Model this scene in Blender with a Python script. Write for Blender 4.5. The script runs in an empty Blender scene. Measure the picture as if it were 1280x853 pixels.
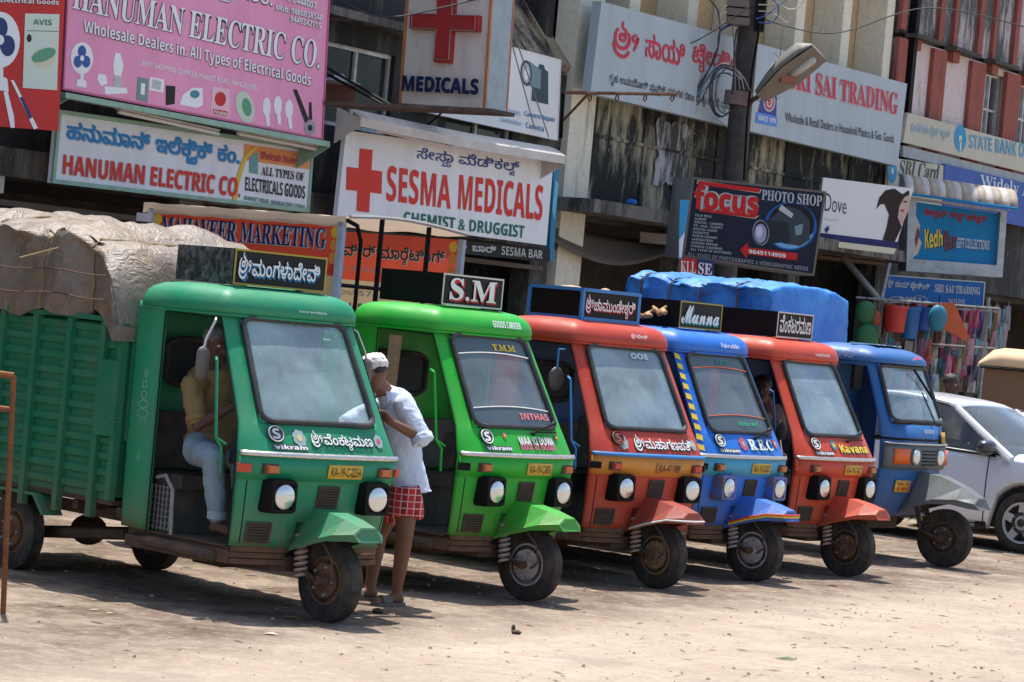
import bpy, bmesh, math, random
from mathutils import Vector as V, Matrix, noise
sc = bpy.context.scene
C = sc.collection
R = math.radians
random.seed(7)
# ---------------- camera ----------------
F_PX, CAM_H, ROLL, HOR = 3500.0, 2.03, 5.26, 399.6
pitch = math.atan((HOR - 426.5) / F_PX)
fw = V((0, math.cos(pitch), math.sin(pitch)))
rt0 = V((1, 0, 0)); up0 = rt0.cross(fw)
RX = rt0 * math.cos(R(ROLL)) + up0 * math.sin(R(ROLL))
UY = -rt0 * math.sin(R(ROLL)) + up0 * math.cos(R(ROLL))
EYE = V((0, 0, CAM_H))
cam = bpy.data.cameras.new('camera')
cam.sensor_width = 36.0; cam.lens = 36.0 * F_PX / 1280.0
cam.clip_start = 0.5; cam.clip_end = 3000
camo = bpy.data.objects.new('camera', cam); C.objects.link(camo)
M = Matrix((RX, UY, -fw)).transposed().to_4x4(); M.translation = EYE
camo.matrix_world = M
sc.camera = camo
# ---------------- world, sun, exposure ----------------
SUN = V((-0.11, 0.29, 1.0)).normalized()
w = bpy.data.worlds.new('World'); sc.world = w; w.use_nodes = True
nt = w.node_tree; bg = nt.nodes['Background']
sky = nt.nodes.new('ShaderNodeTexSky'); sky.sky_type = 'NISHITA'; sky.sun_disc = False
sky.sun_elevation = math.asin(SUN.z); sky.sun_rotation = math.atan2(SUN.x, SUN.y)
sky.air_density = 1.0; sky.dust_density = 1.8; sky.ozone_density = 1.0; sky.altitude = 50
nt.links.new(sky.outputs[0], bg.inputs[0]); bg.inputs[1].default_value = 0.14
sl = bpy.data.lights.new('sun', 'SUN'); sl.energy = 4.1; sl.angle = R(0.6); sl.color = (1.0, 0.95, 0.88)
so = bpy.data.objects.new('sun', sl); C.objects.link(so)
so.rotation_euler = (-SUN).to_track_quat('-Z', 'Y').to_euler()
sc.view_settings.view_transform = 'Standard'; sc.view_settings.look = 'None'
sc.view_settings.exposure = 0.78; sc.view_settings.gamma = 1.0
sc.cycles.max_bounces = 7; sc.cycles.transparent_max_bounces = 12

# ---------------- helpers: pixels of the photograph to points ----------------
def ray(x, y):
    return fw * F_PX + RX * (x - 640) - UY * (y - 426.5)
def onplane(x, y, p0, n):
    d = ray(x, y); return EYE + d * ((p0 - EYE).dot(n) / d.dot(n))
def at(x, y, Y):
    return onplane(x, y, V((0, Y, 0)), V((0, 1, 0)))
def ground_at(x, y):
    return onplane(x, y, V((0, 0, 0)), V((0, 0, 1)))
FB = V((-9.06, 22.97, 0)); FD = V((.531, .847, 0)).normalized(); FN = V((.847, -.531, 0)).normalized()
def fp(s, o, z):
    return FB + FD * s + FN * o + V((0, 0, z))
def fac(x, y, o=0):
    P = onplane(x, y, FB + FN * o, FN); return (P - FB).dot(FD), P.z

# ---------------- materials ----------------
MATS = {}
def new_mat(name):
    m = bpy.data.materials.new(name); m.use_nodes = True
    n = m.node_tree; b = n.nodes['Principled BSDF']; return m, n, b
def N(n, t, **k):
    x = n.nodes.new(t)
    for a, v in k.items(): setattr(x, a, v)
    return x
def ramp(n, src, stops):
    r = N(n, 'ShaderNodeValToRGB'); e = r.color_ramp.elements
    while len(e) < len(stops): e.new(.5)
    for q, (p, c) in zip(e, stops):
        q.position = p; q.color = (c[0], c[1], c[2], 1) if isinstance(c, (tuple, list)) else (c, c, c, 1)
    n.links.new(src, r.inputs[0]); return r.outputs[0]
def tex(n, scale, detail=6, rough=.6, sc3=(1, 1, 1), src='Object', off=(0, 0, 0)):
    tc = N(n, 'ShaderNodeTexCoord'); mp = N(n, 'ShaderNodeMapping')
    mp.inputs['Scale'].default_value = sc3; mp.inputs['Location'].default_value = off
    n.links.new(tc.outputs[src], mp.inputs[0])
    t = N(n, 'ShaderNodeTexNoise'); t.inputs['Scale'].default_value = scale
    t.inputs['Detail'].default_value = detail; t.inputs['Roughness'].default_value = rough
    n.links.new(mp.outputs[0], t.inputs['Vector']); return t.outputs['Fac']
def mix(n, fac, a, b, mode='MIX'):
    x = N(n, 'ShaderNodeMix', data_type='RGBA', blend_type=mode)
    for i, v in ((0, fac), (6, a), (7, b)):
        if isinstance(v, (tuple, list)): x.inputs[i].default_value = (v[0], v[1], v[2], 1)
        elif isinstance(v, (int, float)): x.inputs[i].default_value = v
        else: n.links.new(v, x.inputs[i])
    return x.outputs[2]
def bump(n, b, h, strength=.3, dist=.01):
    x = N(n, 'ShaderNodeBump'); x.inputs['Strength'].default_value = strength; x.inputs['Distance'].default_value = dist
    n.links.new(h, x.inputs['Height']); n.links.new(x.outputs[0], b.inputs['Normal'])
def mat(name, col, rough=.6, metal=0.0, dirt=.25, dcol=(.16, .11, .075), scale=6.0, bmp=0.0, bscale=60, coat=0.0, stretch=(1, 1, 1), low=None, spec=.5, chips=0):
    """base colour with worn and dusty patches; low=(z0,z1): splashed mud rising from z0 to z1 on the thing"""
    if name in MATS: return MATS[name]
    m, n, b = new_mat(name)
    c = col
    t = tex(n, scale, 8, .65, stretch)
    if dirt > 0:
        f = ramp(n, t, ((.42, 0), (.78, min(1, dirt * 1.6))))
        c = mix(n, f, c, dcol)
        t3 = tex(n, scale * .35, 3, .5, stretch, off=(3, 1, 7))
        c = mix(n, dirt * .5, c, ramp(n, t3, ((.3, .55), (.7, 1.0))), 'MULTIPLY')
    if chips:      # chipped and rusty specks, thin scratches
        t5 = tex(n, 38, 4, .55, off=(2, 3, 4)); c = mix(n, ramp(n, t5, ((.69, 0), (.72, chips))), c, (.10, .05, .035))
        t6 = tex(n, 9, 3, .5, (1, 1, 14), off=(7, 1, 4)); c = mix(n, ramp(n, t6, ((.70, 0), (.74, chips * .5))), c, tuple(min(1, x * .6 + .22) for x in col))
    if low:
        tc = N(n, 'ShaderNodeTexCoord'); sp = N(n, 'ShaderNodeSeparateXYZ'); n.links.new(tc.outputs['Object'], sp.inputs[0])
        ml = N(n, 'ShaderNodeMapRange'); ml.inputs[1].default_value = low[0]; ml.inputs[2].default_value = low[1]
        ml.inputs[3].default_value = 1; ml.inputs[4].default_value = 0; n.links.new(sp.outputs[2], ml.inputs[0])
        t2 = tex(n, 14, 8, .7); mu = N(n, 'ShaderNodeMath', operation='MULTIPLY'); n.links.new(ml.outputs[0], mu.inputs[0])
        n.links.new(ramp(n, t2, ((.35, .1), (.6, 1))), mu.inputs[1])
        c = mix(n, mu.outputs[0], c, (.17, .095, .055))
    if isinstance(c, (tuple, list)): b.inputs['Base Color'].default_value = (*c[:3], 1)
    else: n.links.new(c, b.inputs['Base Color'])
    b.inputs['Metallic'].default_value = metal; b.inputs['Coat Weight'].default_value = coat
    b.inputs['Specular IOR Level'].default_value = spec
    if dirt > 0 and rough < .6:
        rr = ramp(n, t, ((.35, rough), (.75, min(1, rough + .35)))); n.links.new(rr, b.inputs['Roughness'])
    else: b.inputs['Roughness'].default_value = rough
    if bmp: bump(n, b, tex(n, bscale, 6, .6), bmp, .01)
    MATS[name] = m; return m
def paint(name, col, **k):
    k.setdefault('low', (.25, .80)); return mat(name, col, rough=.42, dirt=.26, dcol=tuple(.55 * c + .45 * d for c, d in zip(col, (.22, .17, .12))), scale=4, coat=.06, spec=.42, chips=.8, bmp=.35, bscale=3.2, **k)
def wallmat(name, base, dark, amount=.5, sc3=(1, 1, .35), scale=2.2, rough=.9, crust=0.0):
    """plaster with black mould: runs from above (stretched), broad patches and fine speckle"""
    m, n, b = new_mat(name)
    t = tex(n, scale, 12, .74, sc3); t2 = tex(n, scale * .3, 5, .6, (1, 1, .8), off=(5, 5, 5)); t3 = tex(n, 14, 8, .7); t4 = tex(n, scale * 3.1, 8, .7, (1, 1, sc3[2] * .5), off=(1, 9, 3))
    def ma(a, b_, op='ADD'):
        q = N(n, 'ShaderNodeMath', operation=op)
        for k, v in enumerate((a, b_)):
            if isinstance(v, (int, float)): q.inputs[k].default_value = v
            else: n.links.new(v, q.inputs[k])
        return q.outputs[0]
    f = ma(ma(ma(t, .42, 'MULTIPLY'), ma(t2, .28, 'MULTIPLY')), ma(t4, .30, 'MULTIPLY'))
    th = .64 - amount * .28
    r = ramp(n, f, ((max(0, th - .045), 0), (min(1, th + .035), 1)))
    c = mix(n, ramp(n, t3, ((.3, .0), (.7, .6))), base, tuple(x * .62 for x in base))
    c = mix(n, r, c, dark)
    if crust: c = mix(n, ramp(n, tex(n, 6, 10, .75, off=(2, 2, 8)), ((.62, 0), (.67, crust))), c, (.50, .49, .42))
    c = mix(n, .35, c, ramp(n, tex(n, 45, 4, .6), ((.3, .6), (.7, 1.0))), 'MULTIPLY')
    n.links.new(c, b.inputs['Base Color']); b.inputs['Roughness'].default_value = rough
    bump(n, b, tex(n, 9, 8, .7), .5, .03)
    MATS[name] = m; return m
def ink(name, col, rough=.6):
    return mat('ink_' + name, col, rough=rough, dirt=.10, scale=3, dcol=tuple(.8 * c + .008 for c in col), spec=.25)
def board(name, col):
    return mat('board_' + name, col, rough=.6, dirt=.30, dcol=tuple(.66 * c * k for c, k in zip(col, (1, .95, .86))), scale=1.7, stretch=(1.5, 1.5, .22), spec=.25)
black = mat('black_paint', (.006, .006, .006), rough=.65, dirt=.15, dcol=(.022, .018, .015), scale=9, spec=.15)
rubber = mat('tyre_rubber', (.022, .020, .019), rough=.85, dirt=.7, dcol=(.12, .09, .065), scale=7, bmp=.3, bscale=90)
rust = mat('rusty_steel', (.16, .075, .04), rough=.85, dirt=.6, dcol=(.055, .032, .022), scale=14, bmp=.4)
mud = mat('muddy_underbody', (.095, .06, .04), rough=.9, dirt=.6, dcol=(.028, .02, .016), scale=8, bmp=.5)
chrome = mat('worn_chrome', (.62, .6, .56), rough=.25, metal=.9, dirt=.3, dcol=(.25, .17, .12), scale=20)
steel = mat('grey_steel', (.34, .34, .33), rough=.5, metal=.5, dirt=.4, scale=12)
darkin = mat('dark_interior', (.02, .02, .02), rough=.8, dirt=.3)
rexine = mat('black_rexine', (.03, .027, .026), rough=.55, dirt=.4, bmp=.2)
woodm = mat('raw_timber', (.42, .27, .15), rough=.8, dirt=.3, scale=6, stretch=(1, 1, 8), bmp=.2)
amber = mat('amber_lens', (.48, .13, .025), rough=.25, dirt=.15, spec=.6)
redlens = mat('red_lens', (.55, .05, .02), rough=.3, dirt=.15)
lensm = mat('headlamp_glass', (.66, .68, .68), rough=.10, metal=.75, dirt=.12, dcol=(.4, .35, .3), scale=3)
plate_y = mat('plate_yellow', (.72, .42, .04), rough=.6, dirt=.25, dcol=(.4, .26, .1), scale=12)
white = mat('white_board', (.78, .78, .78), rough=.45, dirt=.07, dcol=(.55, .5, .45), scale=2)
offwhite = mat('off_white_paint', (.62, .58, .54), rough=.7, dirt=.3, dcol=(.33, .26, .2), scale=5)
ropem = mat('rope', (.30, .22, .11), rough=.95, dirt=.3)
def glassmat(name, dust_haze=.22, refl=.32, tint=(.85, .92, .92), dcol=(.5, .55, .55)):
    m = bpy.data.materials.new(name); m.use_nodes = True; n = m.node_tree; n.nodes.clear()
    out = N(n, 'ShaderNodeOutputMaterial'); tr = N(n, 'ShaderNodeBsdfTransparent'); tr.inputs[0].default_value = (*tint, 1)
    gl = N(n, 'ShaderNodeBsdfGlossy'); gl.inputs['Roughness'].default_value = .06; gl.inputs[0].default_value = (.95, .97, 1, 1)
    df = N(n, 'ShaderNodeBsdfDiffuse'); df.inputs[0].default_value = (*dcol, 1)
    m1 = N(n, 'ShaderNodeMixShader'); m2 = N(n, 'ShaderNodeMixShader')
    lw = N(n, 'ShaderNodeLayerWeight'); lw.inputs[0].default_value = refl
    n.links.new(lw.outputs['Fresnel'], m1.inputs[0]); n.links.new(tr.outputs[0], m1.inputs[1]); n.links.new(gl.outputs[0], m1.inputs[2])
    t = tex(n, 3, 5, .6); f = ramp(n, t, ((.3, dust_haze * .6), (.75, dust_haze * 1.4)))
    n.links.new(f, m2.inputs[0]); n.links.new(m1.outputs[0], m2.inputs[1]); n.links.new(df.outputs[0], m2.inputs[2])
    n.links.new(m2.outputs[0], out.inputs[0]); MATS[name] = m; return m
shieldglass = glassmat('dusty_sky_haze_windscreen', .38, .50, dcol=(.50, .66, .70))  # bluish film on both windscreens: dust with the sky's reflection painted in
clearglass = glassmat('clearer_windscreen', .22, .42, dcol=(.42, .50, .55))
paneglass = glassmat('window_pane_glass', .5, .12, (.10, .11, .12), (.07, .08, .085))
carglass = glassmat('car_glass', .10, .35, (.55, .62, .6))

def cloth(name, col, f=.5):
    m, n, b = new_mat(name); t = tex(n, 5, 6, .6); c = mix(n, ramp(n, t, ((.3, 0), (.8, .5))), col, tuple(.7 * x for x in col)); n.links.new(c, b.inputs['Base Color']); b.inputs['Roughness'].default_value = .85
    tl = N(n, 'ShaderNodeBsdfTranslucent'); n.links.new(c, tl.inputs[0]); mx = N(n, 'ShaderNodeMixShader'); mx.inputs[0].default_value = f
    n.links.new(b.outputs[0], mx.inputs[1]); n.links.new(tl.outputs[0], mx.inputs[2]); n.links.new(mx.outputs[0], n.nodes['Material Output'].inputs[0]); MATS[name] = m; return m
# ---------------- mesh building ----------------
class MB:
    def __init__(s): s.v = []; s.f = []; s.sm = []
    def add(s, vs, fs, smooth=False, T=None):
        b = len(s.v)
        s.v += [T @ V(v) if T else V(v) for v in vs]
        s.f += [tuple(b + i for i in f) for f in fs]; s.sm += [smooth] * len(fs); return s
    def box(s, x0, x1, y0, y1, z0, z1, T=None, smooth=False):
        vs = [(x, y, z) for z in (z0, z1) for y in (y0, y1) for x in (x0, x1)]
        return s.add(vs, [(0, 2, 3, 1), (4, 5, 7, 6), (0, 1, 5, 4), (2, 6, 7, 3), (0, 4, 6, 2), (1, 3, 7, 5)], smooth, T)
    def hexa(s, a, b):
        """a,b: two quads of points, joined"""
        return s.add(list(a) + list(b), [(3, 2, 1, 0), (4, 5, 6, 7), (0, 1, 5, 4), (1, 2, 6, 5), (2, 3, 7, 6), (3, 0, 4, 7)])
    def prism(s, poly, off, T=None):
        n = len(poly); off = V(off)
        return s.add([V(p) for p in poly] + [V(p) + off for p in poly], [tuple(range(n))[::-1], tuple(range(n, 2 * n))] + [(i, (i + 1) % n, n + (i + 1) % n, n + i) for i in range(n)], False, T)
    def tube(s, pts, r, seg=8, cap=True, closed=False, T=None):
        pts = [V(p) for p in pts]; n = len(pts); rs = r if isinstance(r, (list, tuple)) else [r] * n
        vs = []; fs = []; nrm = None
        for i, p in enumerate(pts):
            if closed: t = (pts[(i + 1) % n] - pts[i - 1])
            else: t = (pts[min(i + 1, n - 1)] - pts[max(i - 1, 0)])
            t = t.normalized() if t.length > 1e-9 else V((0, 0, 1))
            if nrm is None:
                nrm = t.cross(V((0, 0, 1)))
                if nrm.length < .1: nrm = t.cross(V((1, 0, 0)))
            nrm = (nrm - t * nrm.dot(t)).normalized(); bi = t.cross(nrm)
            for k in range(seg):
                a = 2 * math.pi * k / seg; vs.append(p + (nrm * math.cos(a) + bi * math.sin(a)) * rs[i])
        for i in range(n if closed else n - 1):
            j = (i + 1) % n
            for k in range(seg):
                k2 = (k + 1) % seg; fs.append((i * seg + k, i * seg + k2, j * seg + k2, j * seg + k))
        if cap and not closed: fs += [tuple(range(seg))[::-1], tuple((n - 1) * seg + k for k in range(seg))]
        return s.add(vs, fs, True, T)
    def lathe(s, prof, seg=24, axis='Y', T=None, c=(0, 0, 0), smooth=True):
        """prof: (radius, along) pairs"""
        vs = []; fs = []; c = V(c)
        for r, a in prof:
            for k in range(seg):
                t = 2 * math.pi * k / seg; x, z = r * math.cos(t), r * math.sin(t)
                vs.append(c + (V((x, a, z)) if axis == 'Y' else V((a, x, z)) if axis == 'X' else V((x, z, a))))
        for i in range(len(prof) - 1):
            for k in range(seg):
                k2 = (k + 1) % seg; fs.append((i * seg + k, (i + 1) * seg + k, (i + 1) * seg + k2, i * seg + k2))
        if prof[0][0] > 1e-4: fs.append(tuple(range(seg)))
        if prof[-1][0] > 1e-4: fs.append(tuple((len(prof) - 1) * seg + k for k in range(seg))[::-1])
        return s.add(vs, fs, smooth, T)
    def ell(s, c, r, rot=None, seg=14, rings=9):
        c = V(c); rr = (r, r, r) if isinstance(r, (int, float)) else r; vs = []; fs = []
        for i in range(1, rings):
            ph = math.pi * i / rings
            for k in range(seg):
                t = 2 * math.pi * k / seg
                p = V((rr[0] * math.sin(ph) * math.cos(t), rr[1] * math.sin(ph) * math.sin(t), rr[2] * math.cos(ph)))
                vs.append(c + (rot @ p if rot else p))
        for top in (1, -1):
            p = V((0, 0, rr[2] * top)); vs.append(c + (rot @ p if rot else p))
        n = len(vs)
        for i in range(rings - 2):
            for k in range(seg):
                k2 = (k + 1) % seg; fs.append((i * seg + k, (i + 1) * seg + k, (i + 1) * seg + k2, i * seg + k2))
        for k in range(seg):
            k2 = (k + 1) % seg; fs.append((n - 2, k, k2)); fs.append((n - 1, (rings - 2) * seg + k2, (rings - 2) * seg + k))
        return s.add(vs, fs, True)
    def cap(s, p, q, r0, r1, seg=10):
        """tapered capsule"""
        p = V(p); q = V(q); t = (q - p).normalized() if (q - p).length > 1e-6 else V((0, 0, 1)); pts = []; rs = []
        for a in (80, 50, 20): pts.append(p - t * r0 * math.sin(R(a))); rs.append(r0 * math.cos(R(a)))
        pts.append((p + q) / 2); rs.append((r0 + r1) / 2)
        for a in (20, 50, 80): pts.append(q + t * r1 * math.sin(R(a))); rs.append(r1 * math.cos(R(a)))
        return s.tube(pts, rs, seg)
    def grid(s, fn, nu, nv, smooth=True, flip=False, skip=None):
        vs = [fn(i / nu, j / nv) for j in range(nv + 1) for i in range(nu + 1)]; fs = []
        for j in range(nv):
            for i in range(nu):
                if skip and skip(i, j): continue
                a = j * (nu + 1) + i; q = (a, a + 1, a + nu + 2, a + nu + 1); fs.append(q[::-1] if flip else q)
        return s.add(vs, fs, smooth)
    def build(s, name, m, parent=None, sharp=38, solid=0, soff=-1, inner=False):
        me = bpy.data.meshes.new(name)
        off = V((0, 0, 0)); inv = None
        me.from_pydata([tuple(v) for v in s.v], [], s.f); me.update()
        me.polygons.foreach_set('use_smooth', s.sm)
        if any(s.sm):
            bm = bmesh.new(); bm.from_mesh(me); bmesh.ops.remove_doubles(bm, verts=bm.verts, dist=1e-5)
            for e in bm.edges:
                if len(e.link_faces) == 2 and e.calc_face_angle(0) > R(sharp): e.smooth = False
            bm.to_mesh(me); bm.free()
        for x in (m if isinstance(m, (list, tuple)) else [m]): me.materials.append(x)
        o = bpy.data.objects.new(name, me); C.objects.link(o)
        if parent is not None: o.parent = parent
        if solid:
            k = o.modifiers.new('solid', 'SOLIDIFY'); k.thickness = solid; k.offset = soff
            if inner: k.material_offset = 1; k.material_offset_rim = 0
        return o
def tag(o, label=None, cat=None, group=None, kind=None):
    for k, v in (('label', label), ('category', cat), ('group', group), ('kind', kind)):
        if v: o[k] = v
    return o
def thing(name, label, cat, loc=(0, 0, 0), rz=0, group=None):
    o = bpy.data.objects.new(name, None); C.objects.link(o); o.empty_display_size = .1
    o.location = loc; o.rotation_euler = (0, 0, rz); return tag(o, label, cat, group)
def copy_tree(o, parent=None):
    c = o.copy(); C.objects.link(c); c.parent = parent
    for ch in list(o.children): copy_tree(ch, c)
    return c
class WB(MB):
    """mesh given in world coordinates under an unrotated root"""
    def put(s, name, m, root, **k):
        l = root.location if root is not None else V((0, 0, 0))
        p = root
        while p is not None and p.parent is not None: p = p.parent; l = l + p.location
        s.v = [v - l for v in s.v]; return s.build(name, m, root, **k)
def fbox(mb, s0, s1, o0, o1, z0, z1):
    return mb.hexa([fp(s0, o0, z0), fp(s1, o0, z0), fp(s1, o1, z0), fp(s0, o1, z0)], [fp(s0, o0, z1), fp(s1, o0, z1), fp(s1, o1, z1), fp(s0, o1, z1)])

# ---------------- lettering ----------------
def serif(s):
    o = ''
    for ch in s:
        if 'A' <= ch <= 'Z': o += chr(0x1D400 + ord(ch) - 65)
        elif 'a' <= ch <= 'z': o += chr(0x1D41A + ord(ch) - 97)
        elif '0' <= ch <= '9': o += chr(0x1D7CE + ord(ch) - 48)
        else: o += ch
    return o
def bold(s):
    o = ''
    for ch in s:
        if 'A' <= ch <= 'Z': o += chr(0x1D5D4 + ord(ch) - 65)
        elif 'a' <= ch <= 'z': o += chr(0x1D5EE + ord(ch) - 97)
        elif '0' <= ch <= '9': o += chr(0x1D7EC + ord(ch) - 48)
        else: o += ch
    return o
def script(s):
    o = ''
    for ch in s:
        if 'A' <= ch <= 'Z': o += chr(0x1D4D0 + ord(ch) - 65)
        elif 'a' <= ch <= 'z': o += chr(0x1D4EA + ord(ch) - 97)
        else: o += ch
    return o
_tc = {}
import numpy as np
from mathutils import geometry
def fill_loops(loops, off):
    """non-zero winding fill of closed loops (so that overlapping strokes join), swollen by off"""
    area = lambda L: sum(L[i - 1][0] * L[i][1] - L[i][0] * L[i - 1][1] for i in range(len(L))) / 2
    sg = 1 if area(max(loops, key=lambda L: abs(area(L)))) > 0 else -1
    P = []; E = []
    for L in loops:
        n = len(L); b = len(P)
        for i in range(n):
            x, y = L[i]
            if off:
                a = V((x - L[i - 1][0], y - L[i - 1][1])); c = V((L[(i + 1) % n][0] - x, L[(i + 1) % n][1] - y)); t = V((0, 0))
                if a.length > 1e-6: t += a.normalized()
                if c.length > 1e-6: t += c.normalized()
                if t.length > 1e-3: t.normalize(); x += t.y * off * sg; y -= t.x * off * sg
            P.append(V((x, y)))
        E += [(b + i, b + (i + 1) % n) for i in range(n)]
    v, e, f, _, _, _ = geometry.delaunay_2d_cdt(P, E, [], 0, 1e-5, False)
    A = np.array([P[a] for a, b in E]); B = np.array([P[b] for a, b in E]); out = []
    for t in f:
        cx = sum(v[k].x for k in t) / 3; cy = sum(v[k].y for k in t) / 3
        up = (A[:, 1] <= cy) & (B[:, 1] > cy); dn = (A[:, 1] > cy) & (B[:, 1] <= cy); m_ = up | dn
        if not m_.any(): continue
        a = A[m_]; b = B[m_]; xi = a[:, 0] + (cy - a[:, 1]) * (b[:, 0] - a[:, 0]) / (b[:, 1] - a[:, 1])
        r = xi > cx
        if up[m_][r].sum() - dn[m_][r].sum() != 0: out.append(tuple(t))
    return [(p.x, p.y) for p in v], out
def raw_text(s, off):
    k = (s, off)
    if k in _tc: return _tc[k]
    cu = bpy.data.curves.new('t', 'FONT'); cu.body = s; cu.resolution_u = 3 if len(s) < 24 else 2; cu.fill_mode = 'NONE'
    ob = bpy.data.objects.new('t', cu); me = bpy.data.meshes.new_from_object(ob)
    co = [(v.co.x, v.co.y) for v in me.vertices]; loops = []; cur = []; prev = None
    for e in me.edges:
        a, b = e.vertices
        if b == a + 1: 
            if not cur: cur = [a]
            cur.append(b)
        else:
            if not cur: cur = [a]
            loops.append([co[q] for q in cur]); cur = []
    bpy.data.objects.remove(ob); bpy.data.curves.remove(cu); bpy.data.meshes.remove(me)
    loops = [L for L in loops if len(L) > 2]
    # letters that do not touch are filled one by one
    loops.sort(key=lambda L: min(p[0] for p in L)); grp = []; mx = -9
    for L in loops:
        if min(p[0] for p in L) > mx + 2 * abs(off) + .002 or not grp: grp.append([])
        grp[-1].append(L); mx = max(mx, max(p[0] for p in L))
    vs = []; fs = []
    for g in grp:
        v, f = fill_loops(g, off); b = len(vs); vs += v; fs += [tuple(b + q for q in t) for t in f]
    used = sorted({q for t in fs for q in t}); ix = {q: i for i, q in enumerate(used)}
    _tc[k] = ([vs[q] for q in used], [tuple(ix[q] for q in t) for t in fs]); return _tc[k]
SHRI = [([(.40, 1.34), (.36, 1.22), (.40, 1.12), (.50, 1.06), (.52, .95), (.44, .88), (.33, .90), (.28, .80), (.33, .70), (.46, .70), (.52, .80), (.48, .88)], .085),
        ([(.20, 1.08), (.10, .90), (.08, .68), (.16, .50), (.34, .42), (.54, .48), (.66, .66), (.68, .86), (.60, 1.0)], .10),
        ([(.04, .62), (.06, .38), (.20, .20), (.42, .14), (.60, .24), (.66, .38)], .10),
        ([(.98, .98), (.86, .94), (.82, .82), (.90, .74), (1.0, .80), (1.02, .92), (.96, .62), (.86, .44)], .08)]
def shri(off):
    vs = []; fs = []
    for pts, w_ in SHRI:
        P = [V(p).to_3d() for p in pts]; P = [P[0]] + P + [P[-1]]; q = []
        for i in range(1, len(P) - 2):
            for j in range(5):
                u = j / 5; a, b, c, d = P[i - 1:i + 3]; q.append(.5 * ((2 * b) + (c - a) * u + (2 * a - 5 * b + 4 * c - d) * u * u + (3 * b - a - 3 * c + d) * u ** 3))
        q.append(P[-1]); n = len(q); L = []; Rr = []
        for i, p in enumerate(q):
            t = (q[min(n - 1, i + 1)] - q[max(0, i - 1)]).normalized(); k = (w_ / 2 * (.45 + .55 * math.sin(math.pi * min(1, max(0, (i + 1.5) / (n + 2))))) + off)
            L.append((p.x - t.y * k, p.y + t.x * k)); Rr.append((p.x + t.y * k, p.y - t.x * k))
        b = len(vs); vs += L + Rr; fs += [(b + i, b + n + i, b + n + i + 1, b + i + 1) for i in range(n - 1)]
    return [(x, y - .30) for x, y in vs], fs
VIR = '\u0ccd'
def is_cons(c): return '\u0c95' <= c <= '\u0cb9'
def is_sign(c): return '\u0cbe' <= c <= '\u0ccd' or c == '\u0cd5'
def text2d(s, off=0.0):
    """letters as (points, faces); stacked consonants of the Kannada script are set small below their base"""
    if not any('\u0c80' <= c <= '\u0cff' for c in s):
        vs, fs = raw_text(s, off); return list(vs), list(fs)
    vs = []; fs = []; x = 0.0; i = 0
    def width(t):
        v, _ = raw_text(t, 0); return max(p[0] for p in v) if v else .25
    def put(t, dx, dy, k):
        v, f = raw_text(t, round(off / k, 5)); b = len(vs)
        vs.extend((px * k + dx, py * k + dy) for px, py in v); fs.extend(tuple(b + q for q in g) for g in f)
    while i < len(s):
        ch = s[i]
        if s.startswith('\u0cb6\u0ccd\u0cb0\u0cc0', i):
            v, f = shri(off); b = len(vs); vs.extend((px + x, py) for px, py in v); fs.extend(tuple(b + q for q in g) for g in f); x += 1.12; i += 4
        elif is_cons(ch):
            base = ch; sub = ''; i += 1
            while i + 1 < len(s) and s[i] == VIR and is_cons(s[i + 1]): sub += s[i + 1]; i += 2
            sg = ''
            while i < len(s) and is_sign(s[i]): sg += s[i]; i += 1
            put(base + sg, x, 0, 1); wd = width(base + sg)
            for q, c2 in enumerate(sub): put(c2, x + wd * .38 + q * .3, -.36, .5)
            x += wd + .05
        elif ch == ' ': x += .3; i += 1
        else:
            put(ch, x, 0, 1); x += width(ch) + .06; i += 1
    return vs, fs
def islands(n, fs):
    p = list(range(n))
    def find(a):
        while p[a] != a: p[a] = p[p[a]]; a = p[a]
        return a
    for f in fs:
        r = find(f[0])
        for q in f[1:]: p[find(q)] = r
    ids = {}; return [ids.setdefault(find(i), len(ids)) for i in range(n)]
def letters(mb, s, fn, off=0.0, lift=0.0, flip=False):
    """fn(u,v,h) maps 0..1,0..1 and height above the surface to a point"""
    vs, fs = text2d(s, off)
    if not vs: return mb
    x0 = min(v[0] for v in vs); x1 = max(v[0] for v in vs); y0 = min(v[1] for v in vs); y1 = max(v[1] for v in vs)
    isl = islands(len(vs), fs); b = []
    for (x, y), k in zip(vs, isl):
        u = (x - x0) / (x1 - x0)
        b.append(fn(1 - u if flip else u, (y - y0) / (y1 - y0), lift + .0006 * (k % 7)))
    mb.add(b, [f[::-1] if flip else f for f in fs]); return mb
def quadfn(q, n):
    """q: TL TR BR BL points"""
    tl, tr, br, bl = q
    return lambda u, v, h: (bl * (1 - u) + br * u) * (1 - v) + (tl * (1 - u) + tr * u) * v + n * h
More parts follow.
